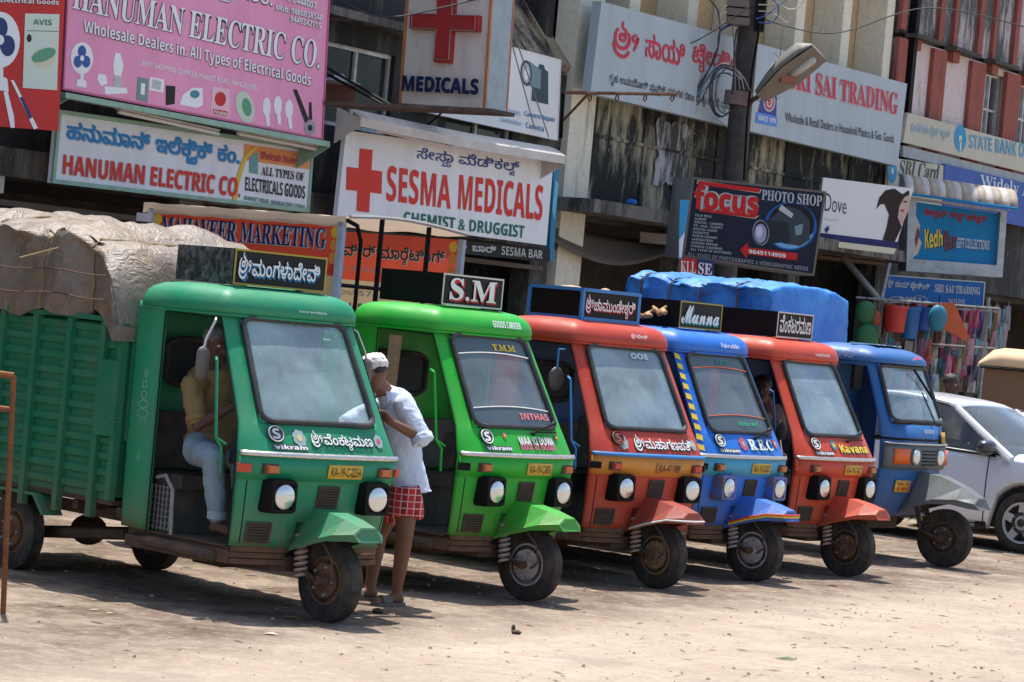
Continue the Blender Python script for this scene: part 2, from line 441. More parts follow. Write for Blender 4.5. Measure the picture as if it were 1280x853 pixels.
# ---------------- three-wheelers ----------------
class Cab:
    """shell whose outline at height z is a flattened curve: table rows (z, nose x, corner x, corner half width, rear half width)"""
    def __init__(s, rows, n=2.6, dr=-1.14, rr=-1.47): s.rows = rows; s.n = n; s.dr = dr; s.rr = rr
    def row(s, z):
        r = s.rows
        if z <= r[0][0]: return r[0][1:]
        for a, b in zip(r, r[1:]):
            if z <= b[0]:
                t = (z - a[0]) / (b[0] - a[0]); return tuple(p * (1 - t) + q * t for p, q in zip(a[1:], b[1:]))
        return r[-1][1:]
    def fx(s, y, z, off=0.0):
        """point on the nose at side position y and height z, off = out of the surface"""
        xf, xc, wc, wr = s.row(z); k = min(1, abs(y) / wc)
        x = xc + (xf - xc) * max(0.0, 1 - k ** s.n) ** (1 / s.n)
        return V((x, y, z)) + s.nrm(y, z) * off if off else V((x, y, z))
    def nrm(s, y, z):
        e = .012
        def f(y, z):
            xf, xc, wc, wr = s.row(z); k = min(.97, abs(y) / wc); return xc + (xf - xc) * (1 - k ** s.n) ** (1 / s.n)
        return V((1, -(f(y + e, z) - f(y - e, z)) / (2 * e), -(f(y, z + e) - f(y, z - e)) / (2 * e))).normalized()

ROWS = [(.45, -.235, -.375, .638, .66), (.60, -.205, -.365, .645, .665), (.88, -.165, -.34, .665, .67), (1.03, -.15, -.332, .675, .672),
        (1.06, -.165, -.34, .672, .672), (1.225, -.268, -.39, .628, .67), (1.235, -.275, -.395, .625, .67), (1.89, -.648, -.73, .56, .67), (1.93, -.665, -.745, .555, .67)]
CAB = Cab(ROWS)
YC = [0, .15, .3, .45, .60, .78, .86, .92, .96, .985]
DOOR0, DOOR1 = .44, 1.88

def cab_shell(cab, bodym, root, ws=(1.235, 1.89), arch=.2, door=(DOOR0, DOOR1), wsk=.78, archz=.62, inside=None):
    mb = MB()
    zs = sorted(set([r[0] for r in cab.rows] + [.52, .7, .78, archz]))
    zs = sorted(set(zs + [ws[0] + (ws[1] - ws[0]) * t / 4 for t in range(1, 4)] + [door[0], door[1]]))
    zs = [z for z in zs if z >= cab.rows[0][0]]
    def line(z):
        xf, xc, wc, wr = cab.row(z); L = []
        xd = xc - .035
        L.append((cab.rr, 0)); L.append((cab.rr, wr * .5)); L.append((cab.rr, wr - .06)); L.append((cab.rr + .018, wr - .018)); L.append((cab.rr + .06, wr)); L.append((cab.dr, wr)); 
        for k in YC[::-1]:
            y = wc * k; L.append((cab.fx(y, z).x, y))
        return L
    half = [line(z) for z in zs]
    nh = len(half[0])
    for sgn in (-1, 1):
        vs = []; fs = []
        for z, h in zip(zs, half): vs += [(x, y * sgn, z) for x, y in h]
        for j in range(len(zs) - 1):
            z0, z1 = zs[j], zs[j + 1]; zm = (z0 + z1) / 2
            for i in range(nh - 1):
                if i == 5 and door[0] < zm < door[1]: continue
                if i >= nh - 1 - YC.index(wsk) and ws[0] < zm < ws[1]: continue      # windscreen
                if zm < archz and i >= nh - 3: continue                    # wheel arch
                q = (j * nh + i, j * nh + i + 1, (j + 1) * nh + i + 1, (j + 1) * nh + i)
                fs.append(q if sgn > 0 else q[::-1])
        mb.add(vs, [f[::-1] for f in fs], True)
    # rounded corners of the windscreen opening
    def P(u, v):
        z = ws[0] + (ws[1] - ws[0]) * v; wc = cab.row(z)[2]; return cab.fx(wc * wsk * (2 * u - 1), z)
    out, rec = ws_outline()
    vs = [P(*p) for p in out] + [P(*p) for p in rec]; n = len(out)
    mb.add(vs, [(i, (i + 1) % n, n + (i + 1) % n, n + i) for i in range(n)], False)
    o = mb.build('cab_body', [bodym, inside or bodym], root, sharp=30, solid=.018, soff=-1, inner=True)
    return o, P
def ws_outline(ru=.09, rv=.09, m=.012):
    out = []; rec = []
    for cu, cv, a0 in ((1 - ru - m, 1 - rv - m, 0), (ru + m, 1 - rv - m, 90), (ru + m, rv + m, 180), (1 - ru - m, rv + m, 270)):
        for k in range(7):
            a = R(a0 + 15 * k); u = cu + ru * math.cos(a); v = cv + rv * math.sin(a); out.append((u, v))
            du = math.cos(a); dv = math.sin(a)
            if k < 3: rec.append(((1, v) if du > .5 else (u, 1) if dv > .5 else (0, v) if du < -.5 else (u, 0)))
            elif k > 3: rec.append(((u, 1) if dv > .5 and a0 in (0, 90) and abs(dv) > abs(du) else (0, v) if du < -.5 and abs(du) > abs(dv) else (u, 0) if dv < -.5 and abs(dv) > abs(du) else (1, v)))
            else: rec.append((1.0 if du > 0 else 0.0, 1.0 if dv > 0 else 0.0))
    return out, rec
def windscreen(P, root, glass, strips=None, gasket=.021):
    out, _ = ws_outline(); n = len(out); mb = MB(); vs = []; fs = []
    rings = (1, .75, .5, .25)
    for k in rings: vs += [P(.5 + (u - .5) * k, .5 + (v - .5) * k) for u, v in out]
    vs.append(P(.5, .5))
    for j in range(3):
        for i in range(n): i2 = (i + 1) % n; fs.append((j * n + i, j * n + i2, (j + 1) * n + i2, (j + 1) * n + i))
    for i in range(n): fs.append((3 * n + i, 3 * n + (i + 1) % n, 4 * n))
    mb.add(vs, fs, True); g = mb.build('windscreen', glass, root)
    mb = MB(); mb.tube([P(u, v) + V((.010, 0, .005)) for u, v in out], gasket, 8, closed=True); mb.build('gasket', mat('gasket_rubber', (.02, .021, .023), rough=.4, dirt=.3, dcol=(.09, .085, .08)), g)
    if strips:
        for (v0, v1, c, line) in strips:      # tinted sun strip with a pinstripe on its edge
            mb = MB(); nn = 16
            def S(u, v): return P(.04 + .92 * u, v) + V((.004, 0, .002))
            sag = lambda u: .035 * (1 - (2 * u - 1) ** 2)
            up = v1 > .9
            mb.grid(lambda u, v: S(u, (v0 + (sag(u) if not up else sag(u))) * (1 - v) + v1 * v if up else v0 * (1 - v) + (v1 + sag(u)) * v), nn, 2)
            mb.build('sun_strip', mat('tint_film', (.055, .085, .10), rough=.25, dirt=.2, dcol=(.12, .15, .16)), g)
            mb = MB(); e = v0 if up else v1
            mb.tube([S(k / nn, e + sag(k / nn)) + V((.003, 0, 0)) for k in range(nn + 1)], .0045, 5); mb.build('pinstripe', ink(*line), g)
    return g
def decal(cab, root, s, y0, y1, z0, z1, m, off=0.0, h=.012, name='lettering', flip=False, shear=0.0):
    mb = MB(); letters(mb, s, lambda u, v, l: cab.fx(y0 + (y1 - y0) * u, z0 + (z1 - z0) * v, h + l), off, 0, flip)
    return mb.build(name, m, root)
def wheel(name, root, c, rad=.265, wid=.12, steer=0, hubm=None, rim=.155):
    w = thing(name, None, None); w.parent = root; w.location = c; w.rotation_euler = (0, 0, steer)
    mb = MB(); h = wid / 2
    prof = [(rim, -h * .75), (rim + .02, -h * .95), (rad - .05, -h), (rad - .018, -h * .82)]
    for k in range(5):
        y = -h * .62 + h * 1.24 * k / 4; prof += [(rad, y - .007), (rad, y + .007), (rad - .007, y + .010)]
    prof += [(rad - .018, h * .82), (rad - .05, h), (rim + .02, h * .95), (rim, h * .75)]
    mb.lathe(prof, 40); mb.build('tyre', rubber, w)
    mb = MB()
    for sg in (-1, 1):
        mb.lathe([(rim + .004, sg * h * .75), (rim - .012, sg * h * .80), (rim - .02, sg * h * .45), (.118, sg * h * .42), (.112, sg * h * .95), (.075, sg * h * 1.0), (.07, sg * h * .8), (.045, sg * h * .8), (.04, sg * h * 1.15), (.0, sg * h * 1.18)], 28)
    mb.build('rim', hubm or rust, w)
    mb = MB()
    for k in range(5):
        a = 2 * math.pi * k / 5
        for sg in (-1, 1): mb.lathe([(.011, 0), (.011, sg * .018), (.0, sg * .02)], 6, T=Matrix.Translation((.093 * math.cos(a), sg * h * .97, .093 * math.sin(a))))
    tag(mb.build('wheel_nuts', steel, w), kind='stuff')
    return w
def spring(mb, c0, c1, r=.028, turns=7, wr=.007):
    c0 = V(c0); c1 = V(c1); ax = (c1 - c0); a = ax.normalized(); u = a.cross(V((0, 1, 0))).normalized(); v = a.cross(u)
    n = turns * 10; mb.tube([c0 + ax * (i / n) + (u * math.cos(2 * math.pi * i / 10) + v * math.sin(2 * math.pi * i / 10)) * r for i in range(n + 1)], wr, 5)
def lamp(cab, root, y, z, housing, deep=.09, w=.108, h=.108):
    """square headlamp pod with round glass"""
    x = cab.fx(y, z).x; t = thing('headlight', None, None); t.parent = root; t.location = (x, y, z)
    mb = MB(); a, b = w, h
    def ringp(xx, k, rc=.25):
        L = []
        for cu, cv, a0 in ((1, 1, 0), (-1, 1, 90), (-1, -1, 180), (1, -1, 270)):
            for q in range(5):
                an = R(a0 + 22.5 * q); L.append((xx, (cu * (1 - rc) + rc * math.cos(an)) * a * k, (cv * (1 - rc) + rc * math.sin(an)) * b * k))
        return L
    rings = [ringp(-.16, .92), ringp(-.02, 1.02), ringp(deep - .03, 1.0), ringp(deep, .93), ringp(deep, .74), ringp(deep - .012, .70)]
    n = 20; vs = sum(rings, []); fs = []
    for j in range(len(rings) - 1):
        for i in range(n): i2 = (i + 1) % n; fs.append((j * n + i, j * n + i2, (j + 1) * n + i2, (j + 1) * n + i))
    fs.append(tuple((len(rings) - 1) * n + i for i in range(n)))
    mb.add(vs, fs, True); mb.build('housing', housing, t, sharp=50)
    mb = MB(); r = min(a, b) * .68
    mb.lathe([(r * 1.06, deep - .015), (r * 1.06, deep + .004), (r, deep + .006), (r * .8, deep + .012), (r * .5, deep + .017), (0, deep + .02)], 26, 'X'); mb.build('lens', lensm, t)
    return t
def vent(root, cab, y, z, w, h, n=7, frame=None):
    t = thing('air_vent', None, None); t.parent = root; p = cab.fx(y, z, .004); nr = cab.nrm(y, z); t.location = p
    tn = V((0, 0, 1)).cross(nr).normalized(); up = nr.cross(tn)
    Q = Matrix((tn, up, nr)).transposed().to_4x4()
    mb = MB(); mb.box(-w / 2, w / 2, -h / 2, h / 2, -.01, .004, Q); mb.build('grille_back', darkin, t)
    mb = MB(); f = .012
    mb.box(-w / 2 - f, w / 2 + f, h / 2, h / 2 + f, 0, .012, Q); mb.box(-w / 2 - f, w / 2 + f, -h / 2 - f, -h / 2, 0, .012, Q)
    mb.box(-w / 2 - f, -w / 2, -h / 2, h / 2, 0, .0118, Q); mb.box(w / 2, w / 2 + f, -h / 2, h / 2, 0, .0118, Q); mb.build('vent_frame', frame or mud, t)
    mb = MB()
    for k in range(n):
        v = -h / 2 + h * (k + .5) / n; mb.box(-w / 2, w / 2, v - h / n * .22, v + h / n * .22, .004, .014, Q)
    tag(mb.build('slat', frame or mud, t), kind='stuff')

def three_wheeler(label, G, psi, body, S):
    """goods three-wheeler, nose along its own +x, its right side on -y; G = ground point under the front wheel"""
    root = thing('goods_three_wheeler', label, 'three-wheeler', (G[0], G[1], 0), -R(psi), 'three-wheelers parked side by side')
    bm_ = S['body']; roofm = S.get('roof', bm_); trim = S.get('trim', chrome); cab = CAB
    shell, P = cab_shell(cab, bm_, root, inside=S.get('inside'))
    windscreen(P, root, S.get('glass', shieldglass), S.get('strips'))
    # rounded roof with the brow over the windscreen
    mb = MB(); rr = [(1.895, .03, .003, 0), (1.93, .040, .006, 0), (1.965, .032, .001, .003), (2.005, .012, -.014, .012), (2.04, -.025, -.045, .035), (2.066, -.085, -.10, .085), (2.082, -.19, -.20, .18), (2.088, -.45, -.45, .5)]
    vs = []; NP = 0
    for z, dxf, dw, dxr in rr:
        L = []; wc = .568 + dw; wr = .668 + dw; xf = -.655 + dxf; xc = -.745 + dxf * .6; xr = -1.47 + dxr
        prof = [(xr, 0), (xr, wr * .5), (xr + .01, wr - .08), (xr + .08, wr), (-1.14, wr), (-.95, wr - .02), (xc - .05, wc + .012)]
        if xr > -1.15: prof[4] = (max(-1.14, xr + .12), wr)
        for k in (1, .97, .92, .85, .72, .5, .25): prof.append((xc + (xf - xc) * (1 - k ** 3) ** (1 / 3), wc * k))
        full = prof + [(xf, 0)] + [(x, -y) for x, y in prof[::-1][:-1]]
        if z == 1.895: full1 = full
        NP = len(full); vs += [(x, y, z) for x, y in full]
    fs = []
    for j in range(len(rr) - 1):
        for i in range(NP): i2 = (i + 1) % NP; fs.append((j * NP + i, j * NP + i2, (j + 1) * NP + i2, (j + 1) * NP + i))
    fs.append(tuple((len(rr) - 1) * NP + i for i in range(NP)))
    mb.add(vs, [f[::-1] for f in fs], True); mb.build('roof', roofm, root, sharp=60, solid=.012, soff=-1)
    mb = MB(); mb.tube([(x, y, 1.893) for x, y in full1], .009, 5, closed=True); mb.build('rain_gutter', roofm, root)
    for sg in (-1, 1):      # rubber edging of the doorway and the seams beside the windscreen
        P_ = [V((cab.dr + .004, sg * .672, DOOR0)), V((cab.dr + .004, sg * .672, DOOR1))] + [V((cab.fx(cab.row(z)[2] * .985, z).x - .004, sg * (cab.row(z)[2] * .985 + .006), z)) for z in (1.87, 1.6, 1.24, 1.05, .88, .6, .46)]
        mb = MB(); mb.tube(P_, .006, 4); mb.build('door_edging', black, root)
        mb = MB(); mb.tube([cab.fx(sg * cab.row(z)[2] * .90, z, .001) for z in (.47, .6, .75, .87)], .0035, 4); mb.build('panel_seam', black, root)
    # belt, chrome strip
    def band(name, z0, z1, off, m, k1=1.0, th=.0):
        mb = MB(); nn = 44
        def f(u, v):
            a = (2 * u - 1); y = k1 * .984 * .668 * (math.copysign(abs(a) ** .8, a)); return cab.fx(y, z0 + (z1 - z0) * v, off)
        mb.grid(f, nn, 1); return mb.build(name, m, root, solid=.02, soff=-1)
    band('belt_panel', .885, 1.028, .016, S.get('belt', bm_))
    band('trim_strip', 1.03, 1.052, .026, trim)
    # pieces on the nose
    nm = S.get('lamp', black)
    lamp(cab, root, -.39, .785, nm); lamp(cab, root, .39, .785, nm)
    for y in (-.47, .47):
        t = thing('indicator', None, None); t.parent = root; p = cab.fx(y, .955, .016); t.location = p
        mb = MB(); mb.box(-.03, .018, -.056, .056, -.033, .033); mb.build('indicator_housing', mat('soft_black_plastic', (.03, .028, .027), rough=.6, dirt=.4), t)
        mb = MB(); mb.box(.016, .036, -.045, .045, -.023, .023); mb.box(.036, .043, -.038, .038, -.017, .017); mb.build('indicator_lens', S.get('ind', amber), t)
    for sg in (-1, 1):
        p = cab.fx(sg * .625, .955, .014); mb = MB(); nr = cab.nrm(sg * .62, .955); tn = V((0, 0, 1)).cross(nr).normalized(); Q = Matrix.Translation(p) @ Matrix((tn, nr.cross(tn), nr)).transposed().to_4x4()
        mb.box(-.045, .045, -.026, .026, 0, .018, Q); mb.build('side_reflector', S.get('refl', redlens), root)
    yp = .12
    pr = thing('number_plate', None, None); pr.parent = root
    mb = MB(); mb.grid(lambda u, v: cab.fx(yp + .29 * (u - .5), .955 + .088 * (v - .5), .026), 6, 1); mb.build('plate', S.get('plate', plate_y), pr, solid=.006)
    o = decal(cab, pr, S['number'], yp - .125, yp + .125, .925, .985, ink('plate_black', (.02, .018, .015)), .006, .034)
    vent(root, cab, .02, .78, .15, .13, 7, S.get('ventm')); vent(root, cab, -.47, .545, .15, .11, 6, S.get('ventm'))
    # emblem, maker's badge
    for s_, kw in S.get('emblem', [('badge', {})]): pass
    em = thing('round_emblem', None, None); em.parent = root; p = cab.fx(-.40, 1.165, .010); nr = cab.nrm(-.38, 1.165); em.location = p
    tn = V((0, 0, 1)).cross(nr).normalized(); Q = Matrix((tn, nr.cross(tn), nr)).transposed().to_4x4()
    mb = MB(); mb.lathe([(.062, -.004), (.062, .006), (0, .0062)], 28, 'Z', Q); mb.build('disc', ink('emblem_dark', (.03, .035, .035)) if S.get('em', 0) == 0 else ink('emblem_dark', (.03, .035, .035)), em)
    mb = MB(); mb.tube([Q @ V((.054 * math.cos(2 * math.pi * k / 26), .054 * math.sin(2 * math.pi * k / 26), .008)) for k in range(26)], .005, 5, closed=True); mb.build('ring', S.get('emc', chrome), em)
    mb = MB(); letters(mb, bold('S'), lambda u, v, h: Q @ V((.056 * (u - .5), .076 * (v - .5), .010 + h)), .02); mb.build('letter', S.get('emc', chrome), em)
    if S.get('badge', 1):
        mb = MB(); mb.grid(lambda u, v: cab.fx(-.44 + .27 * u, 1.072 + .036 * v, .006), 6, 1); b2 = mb.build('name_badge', ink('badge_plate', (.10, .12, .12)), root)
        decal(cab, b2, bold('vikram'), -.43, -.18, 1.077, 1.103, white, .02, .009)
    # hood lettering, painted twice: its shadow and its face
    for s_, y0, y1, z0, z1, m, off, h in S['hood']: decal(cab, root, s_, y0, y1, z0, z1, m, off, h, 'hood_lettering')
    for y0, z0, r, m1, m2 in S.get('flowers', []):
        fl = thing('painted_flower', None, None); fl.parent = root
        mb = MB()
        for k in range(7):
            a = 2 * math.pi * k / 7; cy, cz = y0 + r * .62 * math.cos(a), z0 + r * .62 * math.sin(a)
            mb.add([cab.fx(cy + r * .38 * math.cos(b), cz + r * .38 * math.sin(b), .006 + .0004 * k) for b in (R(q * 45) for q in range(8))], [tuple(range(8))])
        mb.build('petals', m1, fl); mb = MB()
        mb.add([cab.fx(y0 + r * .4 * math.cos(R(q * 36)), z0 + r * .4 * math.sin(R(q * 36)), .010) for q in range(10)], [tuple(range(10))]); mb.build('flower_heart', m2, fl)
    for s_, y0, y1, z0, z1, m, off, fl in S.get('glasstext', []):
        mb = MB(); letters(mb, s_, lambda u, v, h: P(y0 + (y1 - y0) * u, z0 + (z1 - z0) * v) + V((.010 + h, 0, .004)), off, 0, fl); mb.build('windscreen_sticker', m, root)
    for s_, y0, y1, z0, z1, m in S.get('browtext', []):
        mb = MB(); letters(mb, s_, lambda u, v, h: V((-.585 - (1 - (1 - abs(y0 + (y1 - y0) * u) / .6) ** .3) * .05 - (v * (z1 - z0) + z0 - 1.95) * .5 + .012 + h, y0 + (y1 - y0) * u, z0 + (z1 - z0) * v)), .004); mb.build('brow_lettering', m, root)
    # mudguard: faceted wedge over the front wheel
    mb = MB()
    A = [V((-.22, 0, .70)), V((.12, 0, .665)), V((.34, 0, .62))]; hw = .155
    def gp(i, y, z): return V((A[i].x + (.0 if i < 2 else -.05 if abs(y) > .06 else 0), y, z))
    sec = []
    for x, zt, zs, w_, ws_ in ((-.34, .715, .42, .06, .205), (-.20, .712, .47, .07, .205), (-.04, .70, .525, .075, .195), (.13, .67, .575, .075, .175), (.275, .635, .592, .06, .12)):
        sec.append([(x - .06, -ws_, zs - .045), (x, -ws_, zs + .0), (x, -w_, zt), (x, w_, zt), (x, ws_, zs + .0), (x - .06, ws_, zs - .045)])
    vs = [p for s_ in sec for p in s_]; fs = [(j * 6 + i, j * 6 + i + 1, (j + 1) * 6 + i + 1, (j + 1) * 6 + i) for j in range(4) for i in range(5)]
    b = len(vs); vs += [(.30, -.10, .548), (.30, .10, .548)]; e = 4 * 6
    fs += [(e + 1, b, b + 1, e + 4), (e + 1, e + 2, e + 3, e + 4)][0:0] + [(e + 2, e + 1, b, b + 1, e + 4, e + 3), (e + 0, b, e + 1), (e + 5, e + 4, b + 1)]
    mb.add(vs, fs); mb.build('front_mudguard', S.get('fender', bm_), root, solid=.008, soff=0)
    if S.get('lip'):
        for z, c_ in S['lip']:
            mb = MB(); mb.tube([(-.20, -.21, .46 + z), (-.03, -.20, .518 + z), (.15, -.178, .565 + z), (.282, -.125, .572 + z), (.308, 0, .572 + z), (.282, .125, .572 + z)], .009, 5); mb.build('mudguard_stripe', c_, root)
    # fork, spring, brake hose
    wheel('front_wheel', root, (-.05, 0, .265), steer=S.get('steer', 0), hubm=S.get('hub'))
    mb = MB(); mb.tube([(-.30, -.09, .60), (-.24, -.09, .30), (-.05, -.09, .25)], .020, 8); mb.tube([(-.30, .09, .60), (-.24, .09, .30), (-.05, .09, .25)], .020, 8); mb.tube([(-.05, -.115, .265), (-.05, .115, .265)], .03, 10); mb.build('fork', rust, root)
    mb = MB(); spring(mb, (-.19, -.13, .27), (-.22, -.13, .56), .038, 8, .011); mb.build('suspension_spring', S.get('spring', mat('dusty_spring', (.40, .30, .23), rough=.7, dirt=.4, dcol=(.2, .12, .08))), root)
    mb = MB(); spring(mb, (-.20, .115, .27), (-.22, .115, .56)); mb.build('suspension_spring', rust, root)
    mb = MB(); mb.tube([(-.20, -.12, .56), (-.02, -.135, .53), (.10, -.135, .42), (.12, -.13, .30), (.04, -.11, .25)], .008, 6); mb.tube([(-.2, -.125, .33), (-.05, -.13, .27)], .014, 6); mb.build('brake_hose', mud, root)
    # underbody
    mb = MB()
    mb.box(-1.42, -.36, -.60, .60, .385, .435); mb.box(-3.8, -1.3, -.42, -.36, .44, .52); mb.box(-3.8, -1.3, .36, .42, .44, .52)
    mb.box(-1.38, -.5, -.655, -.56, .325, .40); mb.box(-1.38, -.5, .56, .655, .325, .40)
    mb.box(-.9, -.30, -.30, .30, .29, .384); mb.box(-1.2, -.9, -.22, .22, .24, .384)
    for x in (-3.4, -2.9, -2.0, -1.5): mb.box(x, x + .06, -.65, .65, .50, .56)
    mb.build('chassis', mud, root)
    for sg in (-1, 1):
        mb = MB(); mb.tube([(-1.32, sg * .60, .37), (-1.1, sg * .655, .385), (-.45, sg * .655, .37)], .035, 8)
        mb.build('side_step', mat('worn_step', (.06, .045, .035), rough=.7, dirt=.6, dcol=(.2, .11, .06)), root)
    for sg in (-1, 1):
        mb = MB()
        for k in range(3):
            mb.grid(lambda u, v: V((cab.fx(sg * (.22 + .39 * u), .46).x - .012 - .012 * (k % 2) - .01 * (1 if .2 < v < .8 else 0), sg * (.22 + .39 * u), .452 - .04 * k - .038 * v)), 8, 2, flip=sg < 0)
        mb.box(-.9, -.34, sg * .60 - .02, sg * .60 + .02, .335, .42)
        mb.build('front_skirt', mat('mud_caked_skirt', (.15, .08, .045), rough=.95, dirt=.6, dcol=(.05, .03, .02), bmp=.5), root, solid=.01)
    # rear axle, exhaust
    mb = MB(); mb.tube([(-2.69, -.6, .27), (-2.69, .6, .27)], .035, 8); mb.ell((-2.69, 0, .28), (.13, .13, .11)); mb.tube([(-2.5, .1, .29), (-1.3, .02, .37)], .035, 8)
    mb.tube([(-2.69, -.40, .26), (-1.7, -.40, .36)], .04, 8); mb.tube([(-2.69, .40, .26), (-1.7, .40, .36)], .04, 8); mb.tube([(-1.75, -.2, .33), (-1.35, -.2, .33)], .075, 12); mb.build('rear_axle', mud, root)
    for sg in (-1, 1):
        wheel('rear_wheel', root, (-2.69, sg * .60, .265), hubm=rust)
        mb = MB(); mb.tube([(-2.95, sg * .64, .53), (-2.69, sg * .64, .60), (-1.95, sg * .64, .50)], .001, 4) if 0 else None
        mb.prism([(-3.10, sg * .55, .42), (-3.02, sg * .55, .56), (-2.36, sg * .55, .56), (-2.24, sg * .55, .42), (-2.27, sg * .55, .42), (-2.39, sg * .55, .54), (-2.99, sg * .55, .54), (-3.07, sg * .55, .42)], (0, sg * .16, 0)); mb.build('rear_mudguard', bm_, root)
    # inside of the cab
    inn = S.get('inside', bm_)
    mb = MB(); mb.box(-1.40, -.38, -.62, .62, .436, .447); mb.build('floor_pan', mud, root)
    mb = MB(); mb.box(-1.38, -.98, -.58, .58, .45, .74); mb.build('seat_box', mat('seat_box_paint', (.03, .045, .04), rough=.7, dirt=.5), root)
    mb = MB(); mb.box(-1.38, -.92, -.58, .58, .742, .83); mb.build('seat', rexine, root)
    mb = MB(); mb.box(-1.385, -1.31, -.54, .54, .85, 1.22); mb.build('seat_back', rexine, root)
    mb = MB(); mb.box(-.56, -.44, -.5, .5, .95, 1.16); mb.build('dashboard', darkin, root)
    mb = MB(); mb.tube([(-.35, 0, .45), (-.56, 0, 1.0), (-.66, 0, 1.13)], .025, 8); mb.tube([(-.72, -.28, 1.14), (-.66, -.18, 1.16), (-.66, .18, 1.16), (-.72, .28, 1.14)], .016, 8); mb.build('handlebar', darkin, root)
    rw = thing('rear_window', None, None); rw.parent = root
    mb = MB(); mb.box(-1.399, -1.392, -.42, .18, 1.42, 1.68); mb.build('pane', paneglass, rw)
    mb = MB(); o4 = [(-1.388, -.12 + .32 * max(-1, min(1, 1.25 * math.cos(a))), 1.55 + .15 * max(-1, min(1, 1.25 * math.sin(a)))) for a in (2 * math.pi * k / 32 for k in range(32))]; mb.tube(o4, .022, 6, closed=True); mb.build('window_gasket', rubber, rw)
    # grille under the seat beside the door
    mb = MB()
    for k in range(9): mb.box(-1.34 + k * .042, -1.332 + k * .042, -.600, -.592, .46, .75)
    for k in range(8): mb.box(-1.34, -.99, -.592, -.584, .47 + k * .038, .476 + k * .038)
    tag(mb.build('engine_guard_bars', steel if S.get('guard') else darkin, root), kind='stuff')
    mb = MB(); mb.tube([(-1.12, -.63, .80), (-1.02, -.64, .82), (-.93, -.645, .74), (-.90, -.65, .45)], .013, 8); mb.build('grab_rail', steel, root)
    # door pillar rod
    dm = S.get('rod', bm_)
    mb = MB()
    for sg in (-1,): mb.tube([(-.66, sg * .60, 1.62), (-.56, sg * .67, 1.60), (-.45, sg * .71, 1.12), (-.40, sg * .70, 1.06), (-.40, sg * .69, .90)], .010, 6); mb.tube([(-.40, sg * .66, 1.08), (-.45, sg * .71, 1.12)], .008, 6)
    mb.build('door_rod', dm, root)
    for sg, kind in S.get('mirrors', ((-1, 0),)):
        mt = thing('wing_mirror', None, None); mt.parent = root
        mb = MB()
        if kind == 0:
            a0 = V((-.73, sg * .57, 1.87)); mb.tube([a0, a0 + V((.03, sg * .03, -.02)), a0 + V((.04, sg * .10, -.14)), a0 + V((.05, sg * .12, -.20))], .009, 6); mb.build('mirror_arm', chrome, mt)
            mb = MB(); c0 = a0 + V((.05, sg * .12, -.30)); mb.cap(c0 + V((0, 0, -.06)), c0 + V((0, 0, .06)), .052, .052, 12)
            for i, v in enumerate(mb.v): mb.v[i] = V((c0.x + (v.x - c0.x) * .5, v.y, v.z))
            mb.build('mirror_head', mat('mirror_back', (.11, .10, .095), rough=.5, metal=0, dirt=.35), mt)
        elif kind == 1:
            a0 = V((-.74, sg * .57, 1.83)); mb.tube([a0, a0 + V((.02, sg * .10, .0)), a0 + V((.02, sg * .10, -.15))], .010, 6); mb.build('mirror_arm', S.get('rod', chrome), mt)
            mb = MB(); c0 = a0 + V((.02, sg * .10, -.24)); mb.ell(c0, (.03, .085, .098)); mb.build('mirror_head', mat('mirror_back_dark', (.06, .055, .05), rough=.4, dirt=.3), mt)
        else:
            a0 = V((-.37, sg * .66, 1.05)); mb.tube([a0, a0 + V((.03, sg * .12, .02)), a0 + V((.02, sg * .16, .15))], .009, 6); mb.build('mirror_arm', chrome, mt)
            mb = MB(); c0 = a0 + V((.02, sg * .16, .22)); mb.ell(c0, (.03, .06, .09)); mb.build('mirror_head', black, mt)
    if S.get('wiper', 1):
        mb = MB(); mb.tube([P(.93, -.02) + V((.03, 0, 0)), P(.62, -.03) + V((.035, 0, .0))], .006, 6); mb.tube([P(.98, .07) + V((.03, 0, .01)), P(.60, -.04) + V((.03, 0, .0))], .008, 6); mb.ell(P(.62, -.05) + V((.03, 0, 0)), .014); mb.build('wiper', black, root)
    # name board on the roof
    bw, fr = S['board']; bx0, bx1 = -1.44, -.84; z0, z1 = 2.092, 2.325
    nb = thing('roof_name_board', None, None); nb.parent = root
    bmat_ = S.get('boardm', black)
    mb = MB(); mb.box(bx0, bx1, -bw, -bw + .02, z0, z1); mb.box(bx0, bx1, bw - .02, bw, z0, z1); mb.box(bx0, bx0 + .02, -bw + .02, bw - .02, z0, z1); mb.build('side_board', bmat_, nb)
    mb = MB(); mb.box(bx1 - .02, bx1 - .001, -bw + .021, bw - .021, z0, z1); mb.box(bx1, bx1 + .012, -bw, bw, z0, z1); mb.build('front_board', ink('board_face', (.014, .013, .014)), nb)
    mb = MB()
    e = .012
    for (ya, yb, za, zb) in ((-bw, bw, z1 - e, z1), (-bw, bw, z0, z0 + e), (-bw, -bw + e, z0 + e, z1 - e), (bw - e, bw, z0 + e, z1 - e)): mb.box(bx1 + .0125, bx1 + .016, ya, yb, za, zb)
    mb.build('board_border', fr, nb)
    if S.get('boardframe'):
        mb = MB(); q = .014
        for zc in (z0, z1):
            for sg in (-1, 1): mb.box(bx0, bx1 + .02, sg * bw - q, sg * bw + q, zc - q, zc + q)
            mb.box(bx1 - .0, bx1 + .024, -bw + q, bw - q, zc - q, zc + q); mb.box(bx0 - .01, bx0 + .01, -bw + q, bw - q, zc - q, zc + q)
        for xx in (bx0, bx1 + .004):
            for sg in (-1, 1): mb.box(xx - q, xx + q, sg * bw - q * 1.1, sg * bw + q * 1.1, z0 + q, z1 - q)
        mb.build('board_frame', S['boardframe'], nb)
